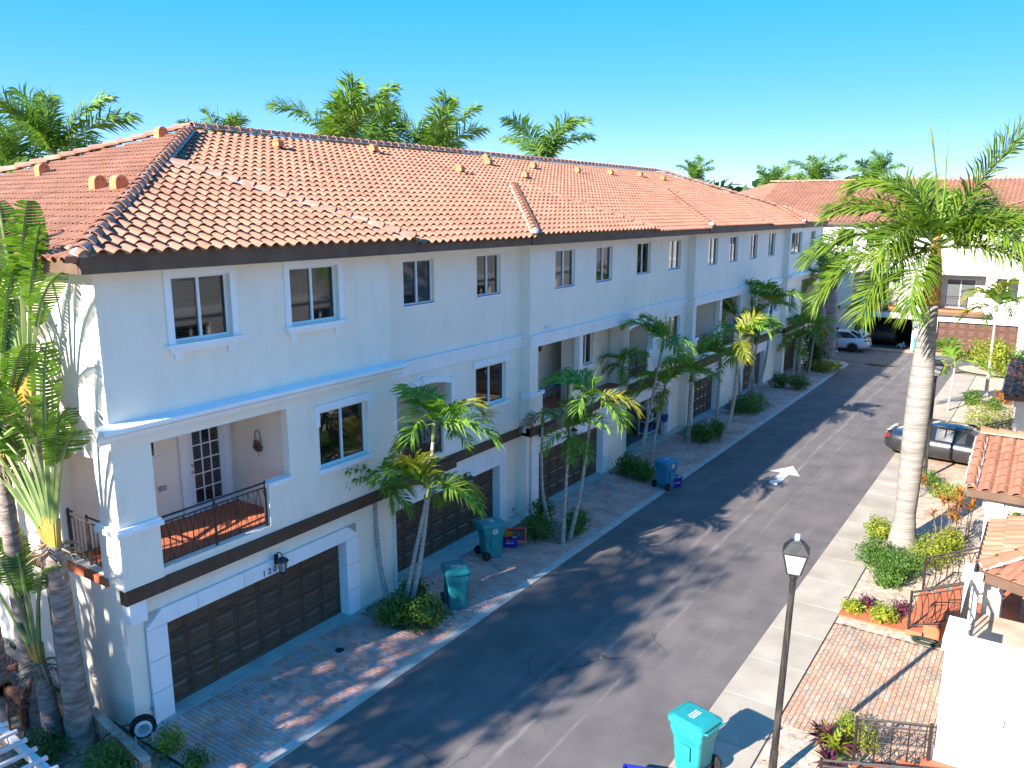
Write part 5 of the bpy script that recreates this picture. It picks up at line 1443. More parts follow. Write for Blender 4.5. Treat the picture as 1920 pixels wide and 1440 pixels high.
# ---- leaf clouds: shrubs and broadleaf crowns
def leaf_cloud(n, rx, ry, rz, size, seed, flat=0.0, boxy=0.0, lump=.5, asp=1.9):
    r = random.Random(seed); b = MB(); off = r.uniform(0, 50)
    while len(b.f) < n * 2:
        v = Vector((r.gauss(0, 1), r.gauss(0, 1), r.gauss(0, 1))).normalized()
        k = r.random() ** .38
        if boxy:
            m = max(abs(v.x), abs(v.y), abs(v.z)); v2 = v / m; v = v.lerp(v2, boxy)
        k *= 1 + lump * mnoise.noise((v.x * 2 + off, v.y * 2, v.z * 2)) + lump * .6 * mnoise.noise((v.x * 5 + off, v.y * 5, v.z * 5))
        p = Vector((v.x * rx, v.y * ry, v.z * rz)) * k
        if p.z < -rz * .92: continue
        nrm = (v * .7 + Vector((r.gauss(0, .6), r.gauss(0, .6), r.gauss(.35, .6)))).normalized()
        t = nrm.cross(Vector((r.gauss(0, 1), r.gauss(0, 1), r.gauss(0, 1)))).normalized(); s2 = nrm.cross(t)
        l = size * r.uniform(.7, 1.3); w_ = l / asp
        i = [b.vert(q) for q in (p - t * l * .5, p + s2 * w_ * .5 - nrm * .1 * l, p + t * l * .5 - nrm * .15 * l, p - s2 * w_ * .5 - nrm * .1 * l)]
        b.f.append([i[0], i[1], i[2]]); b.f.append([i[0], i[2], i[3]]); b.m += [0, 0]
    return b
LC = {}
def shrub(loc, r, label, mat=None, group=None, n=900, size=.07, seed=0, boxy=0.0, cat='shrub', name='shrub', lump=.55, asp=1.9, key=None, gap=0.0):
    mat = mat or M_bush; rx, ry, rz = r
    t = thing(name, (loc[0], loc[1], 0.0), label, cat, group)
    me = leaf_cloud(n, rx, ry, rz, size, seed, boxy=boxy, lump=lump, asp=asp).mesh('foliage', mat)
    add_child('foliage', me, t, Matrix.Translation((0, 0, rz * .95 + gap)))
    b = MB(); rr = random.Random(seed)
    for k in range(5):
        a = rr.uniform(0, 6.28); b.tube([(0.05 * cos(a), .05 * sin(a), -.02), (rx * .3 * cos(a), ry * .3 * sin(a), rz * .5 + gap * .5), (rx * .6 * cos(a), ry * .6 * sin(a), rz * 1.1 + gap)], [.018, .013, .005], 5)
    add_child('stem', b.mesh('stem', M_stem), t, Matrix.Identity(4))
    return t
def shrub_px(u, v, r, label, **kw):
    p = on_z(u, v); return shrub((p.x, p.y), r, label, **kw)
GS = 'clipped green shrubs in the garage beds'
shrub_px(742, 1172, (.42, .5, .40), 'green shrub in front of the palms of the first bed, near the garage 1200 driveway', group=GS, n=1500, size=.085, seed=1)
shrub_px(800, 1175, (.5, .5, .42), 'green leafy shrub beside the teal bin in the first bed', group=GS, n=1700, size=.085, seed=2)
shrub_px(775, 1135, (.4, .4, .42), 'shrub behind the palm trunks of the first bed', group=GS, n=1100, size=.085, seed=31)
shrub_px(1008, 1012, (.5, .55, .45), 'rounded green shrub beside the open blue crate', group=GS, n=1700, size=.085, seed=3)
shrub_px(1018, 975, (.4, .4, .42), 'shrub against the wall beside the third garage door', group=GS, n=1000, size=.085, seed=4)
shrub_px(1080, 1000, (.42, .5, .42), 'green shrub behind the leaning palm trunk of the second bed', group=GS, n=1300, size=.085, seed=5)
shrub_px(1178, 890, (.5, .55, .45), 'green shrub left of the blue bin at the third bed', group=GS, n=1400, size=.09, seed=6)
shrub_px(1205, 902, (.5, .5, .42), 'green shrub touching the blue bin at the third bed', group=GS, n=1300, size=.09, seed=7)
shrub_px(1315, 828, (.62, .7, .46), 'broad clipped shrub right of the open garage', group=GS, n=1700, size=.1, seed=8, boxy=.4)
shrub_px(1343, 818, (.4, .5, .40), 'small shrub behind the leaning palm foot of the fourth bed', group=GS, n=800, size=.1, seed=9)
shrub_px(1393, 775, (.75, .7, .45), 'wide clipped shrub before the sixth garage', group=GS, n=1600, size=.1, seed=10, boxy=.5)
shrub_px(1410, 768, (.7, .8, .45), 'clipped shrub at the kerb before the sixth garage', group=GS, n=1300, size=.1, seed=11, boxy=.4)
shrub_px(1463, 727, (.55, .6, .48), 'round clipped shrub before the last garage', group=GS, n=1100, size=.11, seed=12)
shrub_px(1497, 731, (.6, .6, .48), 'round clipped shrub by the kerb before the last garage', group=GS, n=1100, size=.11, seed=13)
shrub_px(1545, 697, (1.2, .8, .42), 'low bright shrub on the far corner bed', mat=M_bush_y, n=1300, size=.14, seed=14)
shrub_px(1523, 690, (.85, 1.1, 1.55), 'tall dark hedge shrub at the far end of the row', mat=M_bush_d, n=2400, size=.16, seed=15)
# side-yard shrubs by the fence
GY = 'shrubs in the side yard by the wooden fence'
p = on_z(205, 1440, .2); shrub((p.x, p.y), (.5, .42, .36), 'bright green shrub at the foot of the fence posts', group=GY, n=2200, size=.06, seed=16)
p = on_z(80, 1420, .1); shrub((p.x, p.y), (.5, .45, .34), 'dark green shrub beside the ringed trunks', group=GY, mat=M_bush_d, n=2000, size=.06, seed=17)
p = on_z(318, 1398, .15); shrub((p.x, p.y), (.32, .3, .28), 'thin yellowish shrub by the hose reel', group=GY, n=900, size=.055, seed=18, mat=M_bush_y)
p = on_z(368, 1436, .05); shrub((p.x, p.y), (.3, .28, .2), 'small low shrub at the corner of the driveway', group=GY, n=700, size=.055, seed=19)
p = on_z(20, 1230, .2); shrub((p.x, p.y), (.35, .3, .3), 'dark shrub by the far stretch of wooden fence', group=GY, mat=M_bush_d, n=700, size=.06, seed=20)
# right verge
GR = 'clipped hedges round the large palm'
for i, (u, v, r, lb, mt) in enumerate((((1640), 1058, (.55, .6, .42), 'green hedge clump before the large palm trunk, on its lane side', M_bush), (1690, 1082, (.6, .5, .45), 'green hedge clump right at the foot of the large palm', M_bush), (1645, 1010, (.4, .45, .35), 'reddish green hedge clump behind the large palm on its lane side', M_bush_y),
                         (1742, 1060, (.6, .55, .45), 'lime hedge clump between the large palm and the iron rail', M_bush_y), (1775, 1035, (.45, .5, .42), 'lime green bush behind the iron stair rail', M_bush_y), (1665, 1100, (.45, .4, .36), 'small green hedge clump beside the sandy patch', M_bush))):
    shrub_px(u, v, r, lb, mat=mt, group=GR, n=2200, size=.07, seed=40 + i)
shrub_px(1597, 1150, (.28, .26, .22), 'small yellow green shrub at the sidewalk edge of the terracotta landing', mat=M_bush_y, n=700, size=.07, seed=50)
shrub_px(1655, 1168, (.34, .3, .27), 'yellow green shrub with dark twigs beside the terracotta steps', mat=M_bush_y, n=900, size=.07, seed=51)
shrub_px(1625, 1140, (.22, .2, .18), 'dark purple leaved plant between two yellow shrubs', mat=M_purple, n=350, size=.07, seed=52)
shrub_px(1690, 1152, (.26, .24, .2), 'dark purple leaved plant against the lowest terracotta step', mat=M_purple, n=400, size=.07, seed=53)
shrub_px(1590, 1395, (.26, .3, .36), 'bright yellow shrub behind the patterned iron rail', mat=M_bush_y, n=1300, size=.05, seed=54)
shrub_px(1628, 1412, (.2, .22, .3), 'green and yellow shrub seen through the patterned iron rail', mat=M_bush_y, n=700, size=.055, seed=55)
shrub_px(1745, 912, (.35, .35, .32), 'bright green bush at the foot of the second lamp post', n=900, size=.07, seed=56)
shrub_px(1775, 938, (.6, .45, .34), 'yellow green bush between the lamp post and the porch roof', mat=M_bush_y, n=1300, size=.08, seed=57)
shrub_px(1822, 760, (.5, .5, .42), 'round green bush at the sidewalk beyond the grey car', n=1100, size=.11, seed=58)
shrub_px(1850, 812, (.95, .85, .72), 'square clipped hedge block before the far porch rail', mat=M_bush_y, n=2600, size=.09, seed=59, boxy=.95, lump=.08)
shrub_px(1862, 770, (.4, .4, .36), 'green bush at the foot of the thin white palm trunk', n=700, size=.1, seed=60)
shrub((10.9, 59.8), (1.5, 1.2, 1.05), 'large lime green bush on the far street corner', mat=M_bush_y, n=2600, size=.17, seed=61)
shrub((12.9, 59.2), (1.2, 1.1, .95), 'green bush on the far corner next to the end garage', n=1600, size=.17, seed=62)
shrub((11.9, 57.8), (1.0, .6, .45), 'low yellow hedge before the far corner bush', mat=M_bush_y, n=1300, size=.13, seed=63)
shrub_px(1880, 758, (.5, .4, .4), 'orange red leaved bush below the far porch roof', mat=M_croton, n=700, size=.11, seed=64)
shrub_px(1905, 1005, (.3, .5, .45), 'green plant behind the white porch column', n=600, size=.09, seed=65)
# cordylines and bromeliad-like rosettes
def rosette(loc, h, n_stem, label, mat, seed, leaf=.42, wid=.045, group=None, mat2=None, name='cordyline'):
    r = random.Random(seed); t = thing(name, (loc[0], loc[1], 0), label, 'plant', group)
    for k in range(n_stem):
        top = Vector((r.uniform(-.35, .35) * min(1, h), r.uniform(-.35, .35) * min(1, h), h * r.uniform(.55, 1.0)))
        b = MB(); b.tube([(top.x * .35, top.y * .35, -.02), top * .6, top], [.018, .014, .01], 5); add_child('stem', b.mesh('stem', M_stem), t, Matrix.Identity(4))
        b = MB()
        for q in range(22):
            a = r.uniform(0, 6.28); e = r.uniform(-.3, 1.3); d_ = Vector((cos(a) * cos(e), sin(a) * cos(e), sin(e))); l = leaf * r.uniform(.6, 1.1)
            sdv = d_.cross(Vector((0, 0, 1))).normalized() * wid * .5; m_ = top + d_ * l * .5; e_ = m_ + (d_ + Vector((0, 0, -.5))).normalized() * l * .5
            i = [b.vert(x) for x in (top - sdv * .4, top + sdv * .4, m_ + sdv, m_ - sdv, e_)]
            b.f += [[i[0], i[1], i[2], i[3]], [i[3], i[2], i[4]]]; b.m += [0, 0]
        add_child('leaf_rosette', b.mesh('leaf_rosette', mat if (k % 2 == 0 or mat2 is None) else mat2), t, Matrix.Identity(4))
    return t
for i, (u, v, h, ns, lb) in enumerate(((1763, 1035, 1.5, 4, 'tall thin cordyline with bronze leaf tufts behind the lime hedge'), (1785, 1030, 1.7, 5, 'cordyline with several orange brown tufts beside the stair rail'), (1808, 1020, 1.6, 4, 'cordyline clump nearest the white porch column'))):
    p = on_z(u, v); rosette((p.x, p.y), h, ns, lb, M_croton, 70 + i, leaf=.36, group='bronze cordylines by the steps')
p = on_z(1722, 935); rosette((p.x, p.y), .7, 3, 'yellow bronze spiky plant between large palm trunk and lamp post', M_croton, 80, leaf=.45, mat2=M_bush_y)
p = on_z(1545, 1405); rosette((p.x, p.y), .32, 3, 'purple and green striped rosette plant by the patterned rail', M_purple, 81, leaf=.4, wid=.08, mat2=M_bush_y, name='rosette_plant')
p = on_z(1575, 1425); rosette((p.x, p.y), .28, 3, 'bright green and magenta rosette plant at the rail post', M_bush_y, 82, leaf=.36, wid=.08, mat2=M_purple, name='rosette_plant')
p = on_z(1555, 1450); rosette((p.x, p.y), .28, 3, 'dark magenta rosette plant nearest the lamp post', M_purple, 83, leaf=.36, wid=.08, mat2=M_bush, name='rosette_plant')
# young palms on the right side
GP = 'young palms along the right sidewalk'
slender_palm(on_z(1776, 772), on_y(1790, 690, on_z(1776, 772).y) , 'thin palm on the sidewalk edge with bright upright frond', GP, n=6, seed=51, s=1.3, yel=3, r=.045, shaft=.25)
slender_palm(on_z(1848, 745), on_y(1868, 585, on_z(1848, 745).y), 'thin white trunked palm with yellow crown before the brown garage door', GP, n=7, seed=53, s=1.5, yel=4, r=.07, shaft=.3)
# broadleaf tree at the far left corner of the cross street
def tree(loc, h, crown, label, seed, n=4200, size=.2, mat=None, name='broadleaf_tree', group=None):
    t = thing(name, loc, label, 'tree', group); r = random.Random(seed)
    b = MB(); b.tube([(0, 0, -.1), (.1, 0, h * .3), (0, .1, h * .62)], [.2, .15, .1], 8)
    for k in range(7):
        a = k * 2.4; b.tube([(0, 0, h * (.4 + .03 * k)), (crown[0] * .4 * cos(a), crown[1] * .4 * sin(a), h * .65), (crown[0] * .75 * cos(a), crown[1] * .75 * sin(a), h * (.7 + .04 * k))], [.07, .05, .015], 6)
    add_child('trunk', b.mesh('trunk', M_stem, True), t, Matrix.Identity(4))
    add_child('crown', leaf_cloud(n, *crown, size, seed, lump=.7).mesh('crown', mat or M_bush), t, Matrix.Translation((0, 0, h - crown[2] * .75)))
    return t
tree((-1.7, 61.0, 0), 8.2, (2.6, 1.6, 2.2), 'leafy green tree behind the large palm at the end of the row', 90, n=3800, size=.22, mat=M_bush_y)
# low far greenery that closes the horizon
g = MB(); rr = random.Random(4)
for k in range(9000):
    x = rr.uniform(-75, 60); y = rr.uniform(95, 125); z = rr.uniform(0, 8.8 + 2.2 * mnoise.noise((x * .08, 0, 2)) + (4.2 if -26 < x < -6 else 0))
    if -2 < x < 0 and False: continue
    s_ = rr.uniform(.5, 1.1); a = Vector((rr.gauss(0, 1), rr.gauss(0, 1), rr.gauss(0, 1))).normalized(); b2 = a.orthogonal().normalized(); c2 = a.cross(b2)
    pc = Vector((x, y, z)); i = [g.vert(q) for q in (pc - b2 * s_, pc + c2 * s_ * .6, pc + b2 * s_, pc - c2 * s_ * .6)]; g.f.append(i); g.m.append(0)
g.build('far_trees', M_bush_d, kind='stuff', label='dark green mass of trees far beyond the roofs', cat='trees')

# ---- traveller's palms against the sunny end wall
def rav_leaf(seed, pet=1.7, bl=1.7, bw=.3, bend=.35, torn=.35):
    """long stalk with a torn paddle blade, growing along +z and bowing to +x"""
    r = random.Random(seed); b = MB(); P = []; p = Vector((0, 0, 0)); n = 24; ang = 0.0
    tot = pet + bl
    for k in range(n + 1):
        P.append(p.copy()); t = k / n; ang = bend * t ** 2 * 1.6
        p = p + Vector((sin(ang), 0, cos(ang))) * (tot / n)
    b.mi = 1; b.tube(P, [.05 * (1 - .85 * k / n) + .008 for k in range(n + 1)], 5); b.mi = 0
    sgm = 26
    for side in (1, -1):
        k = 0
        while k < sgm:
            run = 1 if r.random() < torn else r.randint(2, 5); run = min(run, sgm - k)
            dr = r.uniform(-.25, .45)
            for q in range(run):
                t0, t1 = (k + q) / sgm, (k + q + 1) / sgm
                def pt(t, e):
                    s = (pet + bl * t) / tot * n; i = min(n - 1, int(s)); c = P[i].lerp(P[i + 1], s - i); tn = (P[i + 1] - P[i]).normalized()
                    w_ = bw * sin(pi * (.06 + .9 * t)) ** .55 * e
                    return c + Vector((0, side, 0)) * w_ * cos(dr) + Vector((.25, 0, -.45)) * w_ * (dr + .25) + tn * w_ * .35
                e0 = .82 if (q == 0 and run > 1) else 1; 
                b.face(pt(t0, 0), pt(t1 - .12 / sgm, 0), pt(t1 - .12 / sgm, .55), pt(t0, .55)); b.face(pt(t0, .55), pt(t1 - .12 / sgm, .55), pt(t1 - .2 / sgm, 1.0), pt(t0 + .06 / sgm, e0))
            k += run
    return b
RL = {}
def rav_mesh(i, y=False):
    if (i, y) not in RL:
        RL[(i, y)] = rav_leaf(i, pet=[1.5, 1.9, 1.2, 1.7, 1.4][i % 5], bl=[1.6, 1.5, 1.7, 1.3, 1.5][i % 5], bw=[.30, .36, .30, .33, .36][i % 5], bend=[.2, .45, .7, .3, .9][i % 5], torn=[.75, .4, .6, .9, .3][i % 5]).mesh('leaf', [M_rav_y if y else M_rav, M_pet])
    return RL[(i, y)]
def traveller(base, h, label, angs, seed, fan_az, s=1.0, r=.17, group='traveller palms at the end wall', lean=(0, 0)):
    t = thing('traveller_palm', base, label, 'palm', group); rr = random.Random(seed)
    top = Vector((lean[0], lean[1], h))
    add_child('trunk', trunk_mesh([(0, 0, -.1), top * .35, top * .7, top], [r * 1.35, r * 1.1, r * .95, r * .8], M_trunk_rav, 12), t, Matrix.Identity(4))
    F = Matrix.Rotation(fan_az, 4, 'Z')
    # fanned overlapping leaf sheaths
    for k, a in enumerate(angs):
        b = MB(); A_ = radians(a); d_ = Vector((sin(A_), 0, cos(A_))); y_ = .02 * (k % 2)
        b.loft([[(-.10, -.05 + y_, -.15), (.10, -.05 + y_, -.15), (.10, .05 + y_, -.15), (-.10, .05 + y_, -.15)], [tuple(d_ * .55 * s + Vector(q)) for q in ((-.045, -.045 + y_, 0), (.045, -.045 + y_, 0), (.045, .045 + y_, 0), (-.045, .045 + y_, 0))]])
        add_child('leaf_sheath', b.mesh('leaf_sheath', M_pet_or), t, Matrix.Translation(top) @ F)
        M = Matrix.Translation(top) @ F @ Matrix.Translation(d_ * .45 * s) @ Matrix.Rotation(A_, 4, 'Y') @ Matrix.Rotation(rr.uniform(-.5, .5) + (pi if a < 0 else 0), 4, 'Z') @ Matrix.Scale(s * rr.uniform(.85, 1.1), 4)
        add_child('leaf', rav_mesh((seed + k * 2) % 5, rr.random() < .02), t, M)
    b = MB()
    for k in range(30):
        a = rr.uniform(0, 6.28); q = top + Vector((cos(a) * r * .9, sin(a) * r * .9, rr.uniform(-.25, .05))); b.tube([q, q + Vector((cos(a) * .18, sin(a) * .18, -.05)), q + Vector((cos(a) * .3, sin(a) * .3, -.3 * rr.random()))], [.02, .014, .004], 4)
    add_child('dry_husks', b.mesh('dry_husks', M_frond_dead), t, Matrix.Identity(4))
    return t
FAZ = radians(6)
tb = on_z(165, 1405); traveller((-.62, 7.02, 0), 4.05, 'traveller palm with orange leaf fan and scaly trunk by the driveway corner', (-50, -41, -33, -25, -18, -11, -4, 2, 8, 14), 1, FAZ, s=1.0, r=.19, lean=(-.12, 0))
traveller((-1.15, 7.25, 0), 6.6, 'tall traveller palm whose torn leaves reach the eave', (-52, -44, -36, -28, -21, -14, -8, -2, 4, 10, 16), 2, FAZ, s=1.0, r=.17, lean=(-.1, -.1))
traveller((-1.25, 6.85, 0), 1.55, 'short young traveller palm with yellow orange fan base', (-40, -20, -6, 8), 3, FAZ, s=.8, r=.15, lean=(-.25, 0))
traveller((-2.9, 6.7, 0), 4.3, 'traveller palm behind the rusty valve pipe', (-30, -16, -4, 8, 20, 32), 4, FAZ, s=1.0, r=.16, lean=(-.2, 0))
traveller((-3.9, 6.9, 0), 6.2, 'tall traveller palm farther along the end wall', (-30, -15, 0, 15, 28), 6, FAZ, s=1.05, r=.16)
traveller((-2.1, 6.95, 0), 5.4, 'traveller palm between the tall one and the fence corner', (-44, -34, -24, -14, -5, 4, 13, 22), 8, FAZ, s=1.05, r=.16, lean=(-.1, 0))
# trees standing outside the picture to the left; their crowns dapple the near lane and the foot of the end wall
GO = 'trees of the neighbouring garden'
for i, (x, y, h, cr_, n_, lb) in enumerate(((-3.4, -12.5, 17.6, (1.9, 2.2, 3.0), 2300, 'tallest leafy tree of the neighbouring garden'), (-1.7, -11.0, 14.6, (1.7, 2.0, 2.6), 1900, 'slim leafy garden tree nearest the lane'),
                                 (-5.4, -12.0, 13.2, (1.9, 2.2, 2.4), 2100, 'round leafy garden tree in the middle of the neighbouring garden'), (-8.6, -12.5, 13.0, (2.0, 2.2, 2.3), 2100, 'leafy garden tree farthest from the lane'),
                                 (-3.6, -9.0, 10.0, (1.8, 1.8, 2.2), 1900, 'low leafy garden tree before the taller ones'))):
    tree((x, y, 0), h, cr_, lb, 95 + i, n=n_, size=.36, group=GO)
# dry leaves and twigs scattered over beds, verge and gutter
g = MB(); rr = random.Random(77)
def litter(x, y, z, s):
    a = rr.uniform(0, 6.28); t_ = Vector((cos(a), sin(a), rr.uniform(-.3, .3))) * s; u_ = Vector((-sin(a), cos(a), rr.uniform(-.4, .4))) * s * .45; p = Vector((x, y, z + .008))
    i = [g.vert(q) for q in (p - t_, p + u_, p + t_, p - u_)]; g.f.append(i); g.m.append(0)
for k in range(1500): litter(rr.uniform(10.25, 13.0), rr.uniform(12.5, 33), .035 + rr.uniform(0, .01), rr.uniform(.012, .035))
for (a_, b_, c_, d_) in BEDS:
    for k in range(160): litter(rr.uniform(a_, b_ + .2), rr.uniform(c_ - .15, d_ + .15), .045 + rr.uniform(0, .03), rr.uniform(.012, .035))
for k in range(420): litter(2.85 + abs(rr.gauss(0, .25)), rr.uniform(8, 56), .004, rr.uniform(.008, .03))
for k in range(160): litter(rr.uniform(3, 8.9), rr.uniform(9, 45), .004, rr.uniform(.006, .022))
for k in range(350): litter(rr.uniform(-4, 1.8), rr.uniform(5.5, 7.7), .03, rr.uniform(.015, .05))
g.build('leaf_litter', M_frond_dead, kind='stuff', label='dry leaves and twigs scattered on beds and gutters', cat='leaf litter')
# ================================================================ THINGS
def rrect(w, d, r, z, n=3):
    pts = []
    for cx, cy, a0 in ((w / 2 - r, d / 2 - r, 0), (-w / 2 + r, d / 2 - r, pi / 2), (-w / 2 + r, -d / 2 + r, pi), (w / 2 - r, -d / 2 + r, 1.5 * pi)):
        for k in range(n + 1):
            a = a0 + k / n * pi / 2; pts.append((cx + r * cos(a), cy + r * sin(a), z))
    return pts
M_emblem = pm('white_print', (0.7, 0.72, 0.72), rough=.5)
M_rubber = pm('black_rubber', (0.012, 0.012, 0.012), (0.022, 0.022, 0.022), scale=10, rough=.7)
def bin_mat(name, c):
    return pm(name, tuple(x * .85 for x in c), c, scale=3, rough=.42, spec=.45, bump=.08, bscale=60)
def wheelie(loc, rz, label, col, s=1.0, emblem=True, letters=True):
    """wheeled refuse cart; front is local -y, wheels at +y"""
    t = thing('refuse_cart', loc, label, 'bin', 'wheeled refuse carts put out along the lane', rz)
    def ch(b, name, m, par=None, smooth=False):
        return add_child(name, b.mesh(name, m, smooth), par or t, Matrix.Identity(4))
    b = MB(); k = s
    b.loft([[(x * k, y * k, z * k) for x, y, z in r] for r in (rrect(.44, .48, .06, .015), rrect(.46, .50, .06, .05), rrect(.53, .60, .07, .66), rrect(.545, .62, .07, .68), rrect(.60, .68, .06, .80), rrect(.62, .71, .06, 1.0))])
    b.loft([[(x * k, y * k, z * k) for x, y, z in r] for r in (rrect(.64, .73, .06, .955), rrect(.66, .76, .06, .965), rrect(.66, .76, .06, .995), rrect(.64, .73, .06, 1.003))])
    for sx in (-1, 1): b.box(sx * .285 * k - .012, sx * .285 * k + .012, -.12 * k, .12 * k, .34 * k, .62 * k)
    body = ch(b, 'body', col)
    b = MB(); b.loft([[(x * k, (y) * k, z * k) for x, y, z in r] for r in (rrect(.65, .75, .06, 1.008), rrect(.67, .78, .07, 1.015), rrect(.66, .77, .07, 1.045), rrect(.54, .62, .08, 1.085), rrect(.50, .58, .08, 1.09))])
    b.box(-.2 * k, .2 * k, -.42 * k, -.37 * k, 1.005 * k, 1.03 * k)
    lid = ch(b, 'lid', col)
    b = MB(); b.tube([(-.26 * k, .36 * k, 1.0 * k), (-.26 * k, .44 * k, 1.02 * k), (.26 * k, .44 * k, 1.02 * k), (.26 * k, .36 * k, 1.0 * k)], .018 * k, 6); ch(b, 'handle', col)
    for sx in (-1, 1):
        b = MB(); b.lathe([(.09 * k, -.035 * k), (.13 * k, -.03 * k), (.135 * k, 0), (.13 * k, .03 * k), (.09 * k, .035 * k)], 18)
        o = add_child('wheel', b.mesh('wheel', M_rubber), t, Matrix.Translation((sx * .30 * k, .27 * k, .135 * k)) @ Matrix.Rotation(pi / 2, 4, 'Y'))
        b = MB(); b.lathe([(.045 * k, -.04 * k), (.05 * k, 0), (.045 * k, .04 * k)], 10); add_child('hub', b.mesh('hub', M_blackmetal), o, Matrix.Identity(4))
    b = MB(); b.tube([(-.3 * k, .27 * k, .135 * k), (.3 * k, .27 * k, .135 * k)], .015, 6); ch(b, 'axle', M_blackmetal)
    if emblem:                                             # round white stamp on the side
        for sx in (-1, 1):
            b = MB(); n = 24
            for q in range(n):
                a0, a1 = 2 * pi * q / n, 2 * pi * (q + 1) / n; R0, R1 = .055, .085
                b.face((sx * .318 * k, R0 * cos(a0), .87 * k + R0 * sin(a0)), (sx * .318 * k, R1 * cos(a0), .87 * k + R1 * sin(a0)), (sx * .318 * k, R1 * cos(a1), .87 * k + R1 * sin(a1)), (sx * .318 * k, R0 * cos(a1), .87 * k + R0 * sin(a1)))
            for q in range(5): b.box(sx * .318 * k - .001, sx * .318 * k + .001, -.04 + q * .018, -.03 + q * .018, .84 * k + .01 * (q % 3), .9 * k - .008 * (q % 2))
            ch(b, 'stamp', M_emblem, body)
    if letters:                                            # worn white print on the lid
        b = MB(); r = random.Random(3)
        for row in range(3):
            xx = -.13
            while xx < .12:
                l = r.uniform(.01, .03); b.box(xx, xx + l, .02 - row * .05, .045 - row * .05, 1.0895 * k, 1.0915 * k); xx += l + .008
        ch(b, 'lid_print', M_emblem, lid)
    return t
M_teal = bin_mat('teal_plastic', (0.015, 0.20, 0.22)); M_turq = bin_mat('turquoise_plastic', (0.02, 0.26, 0.27)); M_bluebin = bin_mat('bright_blue_plastic', (0.02, 0.22, 0.36)); M_cobalt = bin_mat('cobalt_plastic', (0.015, 0.02, 0.28))
p = on_z(850, 1140); wheelie((p.x, p.y + .12, .03), radians(50), 'dark teal refuse cart beside the first shrub bed', M_teal)
p = on_z(917, 1046); wheelie((p.x, p.y + .1, .03), radians(150), 'teal refuse cart with round white stamp before the second garage', M_turq)
p = on_z(1250, 915); wheelie((p.x - .05, p.y, .025), radians(165), 'bright blue refuse cart at the kerb by the third bed', M_bluebin)
p = on_z(1302, 1470); wheelie((9.33, 12.80, .054), radians(-104), 'sunlit turquoise refuse cart on the right sidewalk', M_turq, emblem=False)
p = on_y(1722, 650, 64.3); wheelie((p.x, 64.3, .01), radians(0), 'turquoise refuse cart beside the open far garage', M_turq)
def crate(loc, rz, label, w=.5, d=.36, h=.30, mat=None, name='recycling_crate'):
    t = thing(name, loc, label, 'crate', 'blue recycling crates', rz); mat = mat or M_cobalt
    b = MB(); th = .015
    b.loft([rrect(w * .82, d * .82, .03, 0.0), rrect(w, d, .04, h), rrect(w + .04, d + .04, .04, h), rrect(w + .04, d + .04, .04, h + .02), rrect(w - .03, d - .03, .03, h + .02), rrect(w * .8 - .03, d * .8 - .03, .03, .03)])
    add_child('tub', b.mesh('tub', mat), t, Matrix.Identity(4))
    b = MB()
    for sy in (-1, 1):
        for q in range(4): b.box(-.12 + q * .06, -.09 + q * .06, sy * d * .455 - .002, sy * d * .455 + .002, h * .42, h * .6)
    add_child('print', b.mesh('print', M_emblem), t, Matrix.Identity(4))
    b = MB(); r = random.Random(int(loc[1] * 10))
    for q in range(7): b.obox((r.uniform(-.15, .15), r.uniform(-.1, .1), h - .04 + r.uniform(-.05, .04)), r.uniform(.1, .2), r.uniform(.08, .16), .05, Matrix.Rotation(r.uniform(-1, 1), 3, 'Z') @ Matrix.Rotation(r.uniform(-.5, .5), 3, 'X'))
    add_child('contents', b.mesh('contents', pm('mixed_cardboard', (.30, .22, .14), (.62, .60, .56), scale=9)), t, Matrix.Identity(4))
    return t
p = on_z(957, 1025); cp = p
crate((p.x, p.y, .03), radians(30), 'blue crate full of cartons under the red case')
b = MB(); b.loft([rrect(.34, .24, .03, -.05), rrect(.36, .26, .03, .05)]); b.loft([rrect(.16, .10, .03, .05), rrect(.14, .08, .02, .09)])
o = b.build('orange_box', pm('orange_plastic', (.55, .20, .02), (.62, .26, .03), rough=.45), label='orange plastic box lying on the blue crate', cat='box'); o.location = (cp.x - .1, cp.y - .05, .03 + .40); o.rotation_euler = (.15, -.1, radians(30))
t = thing('red_case', (cp.x + .12, cp.y + .12, .36), 'open red and white case tipped on the blue crate', 'case'); t.rotation_euler = (radians(62), 0, radians(35))
b = MB(); b.box(-.3, .3, -.2, .2, 0, .02); b.box(-.3, .3, -.2, -.17, .02, .14); b.box(-.3, .3, .17, .2, .02, .14); b.box(-.3, -.27, -.17, .17, .02, .14); b.box(.27, .3, -.17, .17, .02, .14)
add_child('shell', b.mesh('shell', pm('red_plastic', (.55, .04, .03), (.62, .06, .05), rough=.4)), t, Matrix.Identity(4))
b = MB(); b.box(-.31, .31, -.21, .21, -.03, -.001); add_child('lid', b.mesh('lid', M_emblem), t, Matrix.Identity(4))
b = MB(); b.box(-.25, .25, -.15, .15, .021, .05); add_child('lining', b.mesh('lining', pm('dark_foam', (.05, .035, .03), (.16, .10, .07), scale=14)), t, Matrix.Identity(4))
p = on_z(1266, 912); crate((p.x, p.y, .03), radians(60), 'small blue crate behind the bright blue refuse cart', w=.42, d=.32, h=.32)
p = on_z(1254, 1445); crate((8.78, 11.72, .005), radians(20), 'blue crate of rubbish next to the turquoise cart on the road edge', w=.6, d=.45, h=.34)

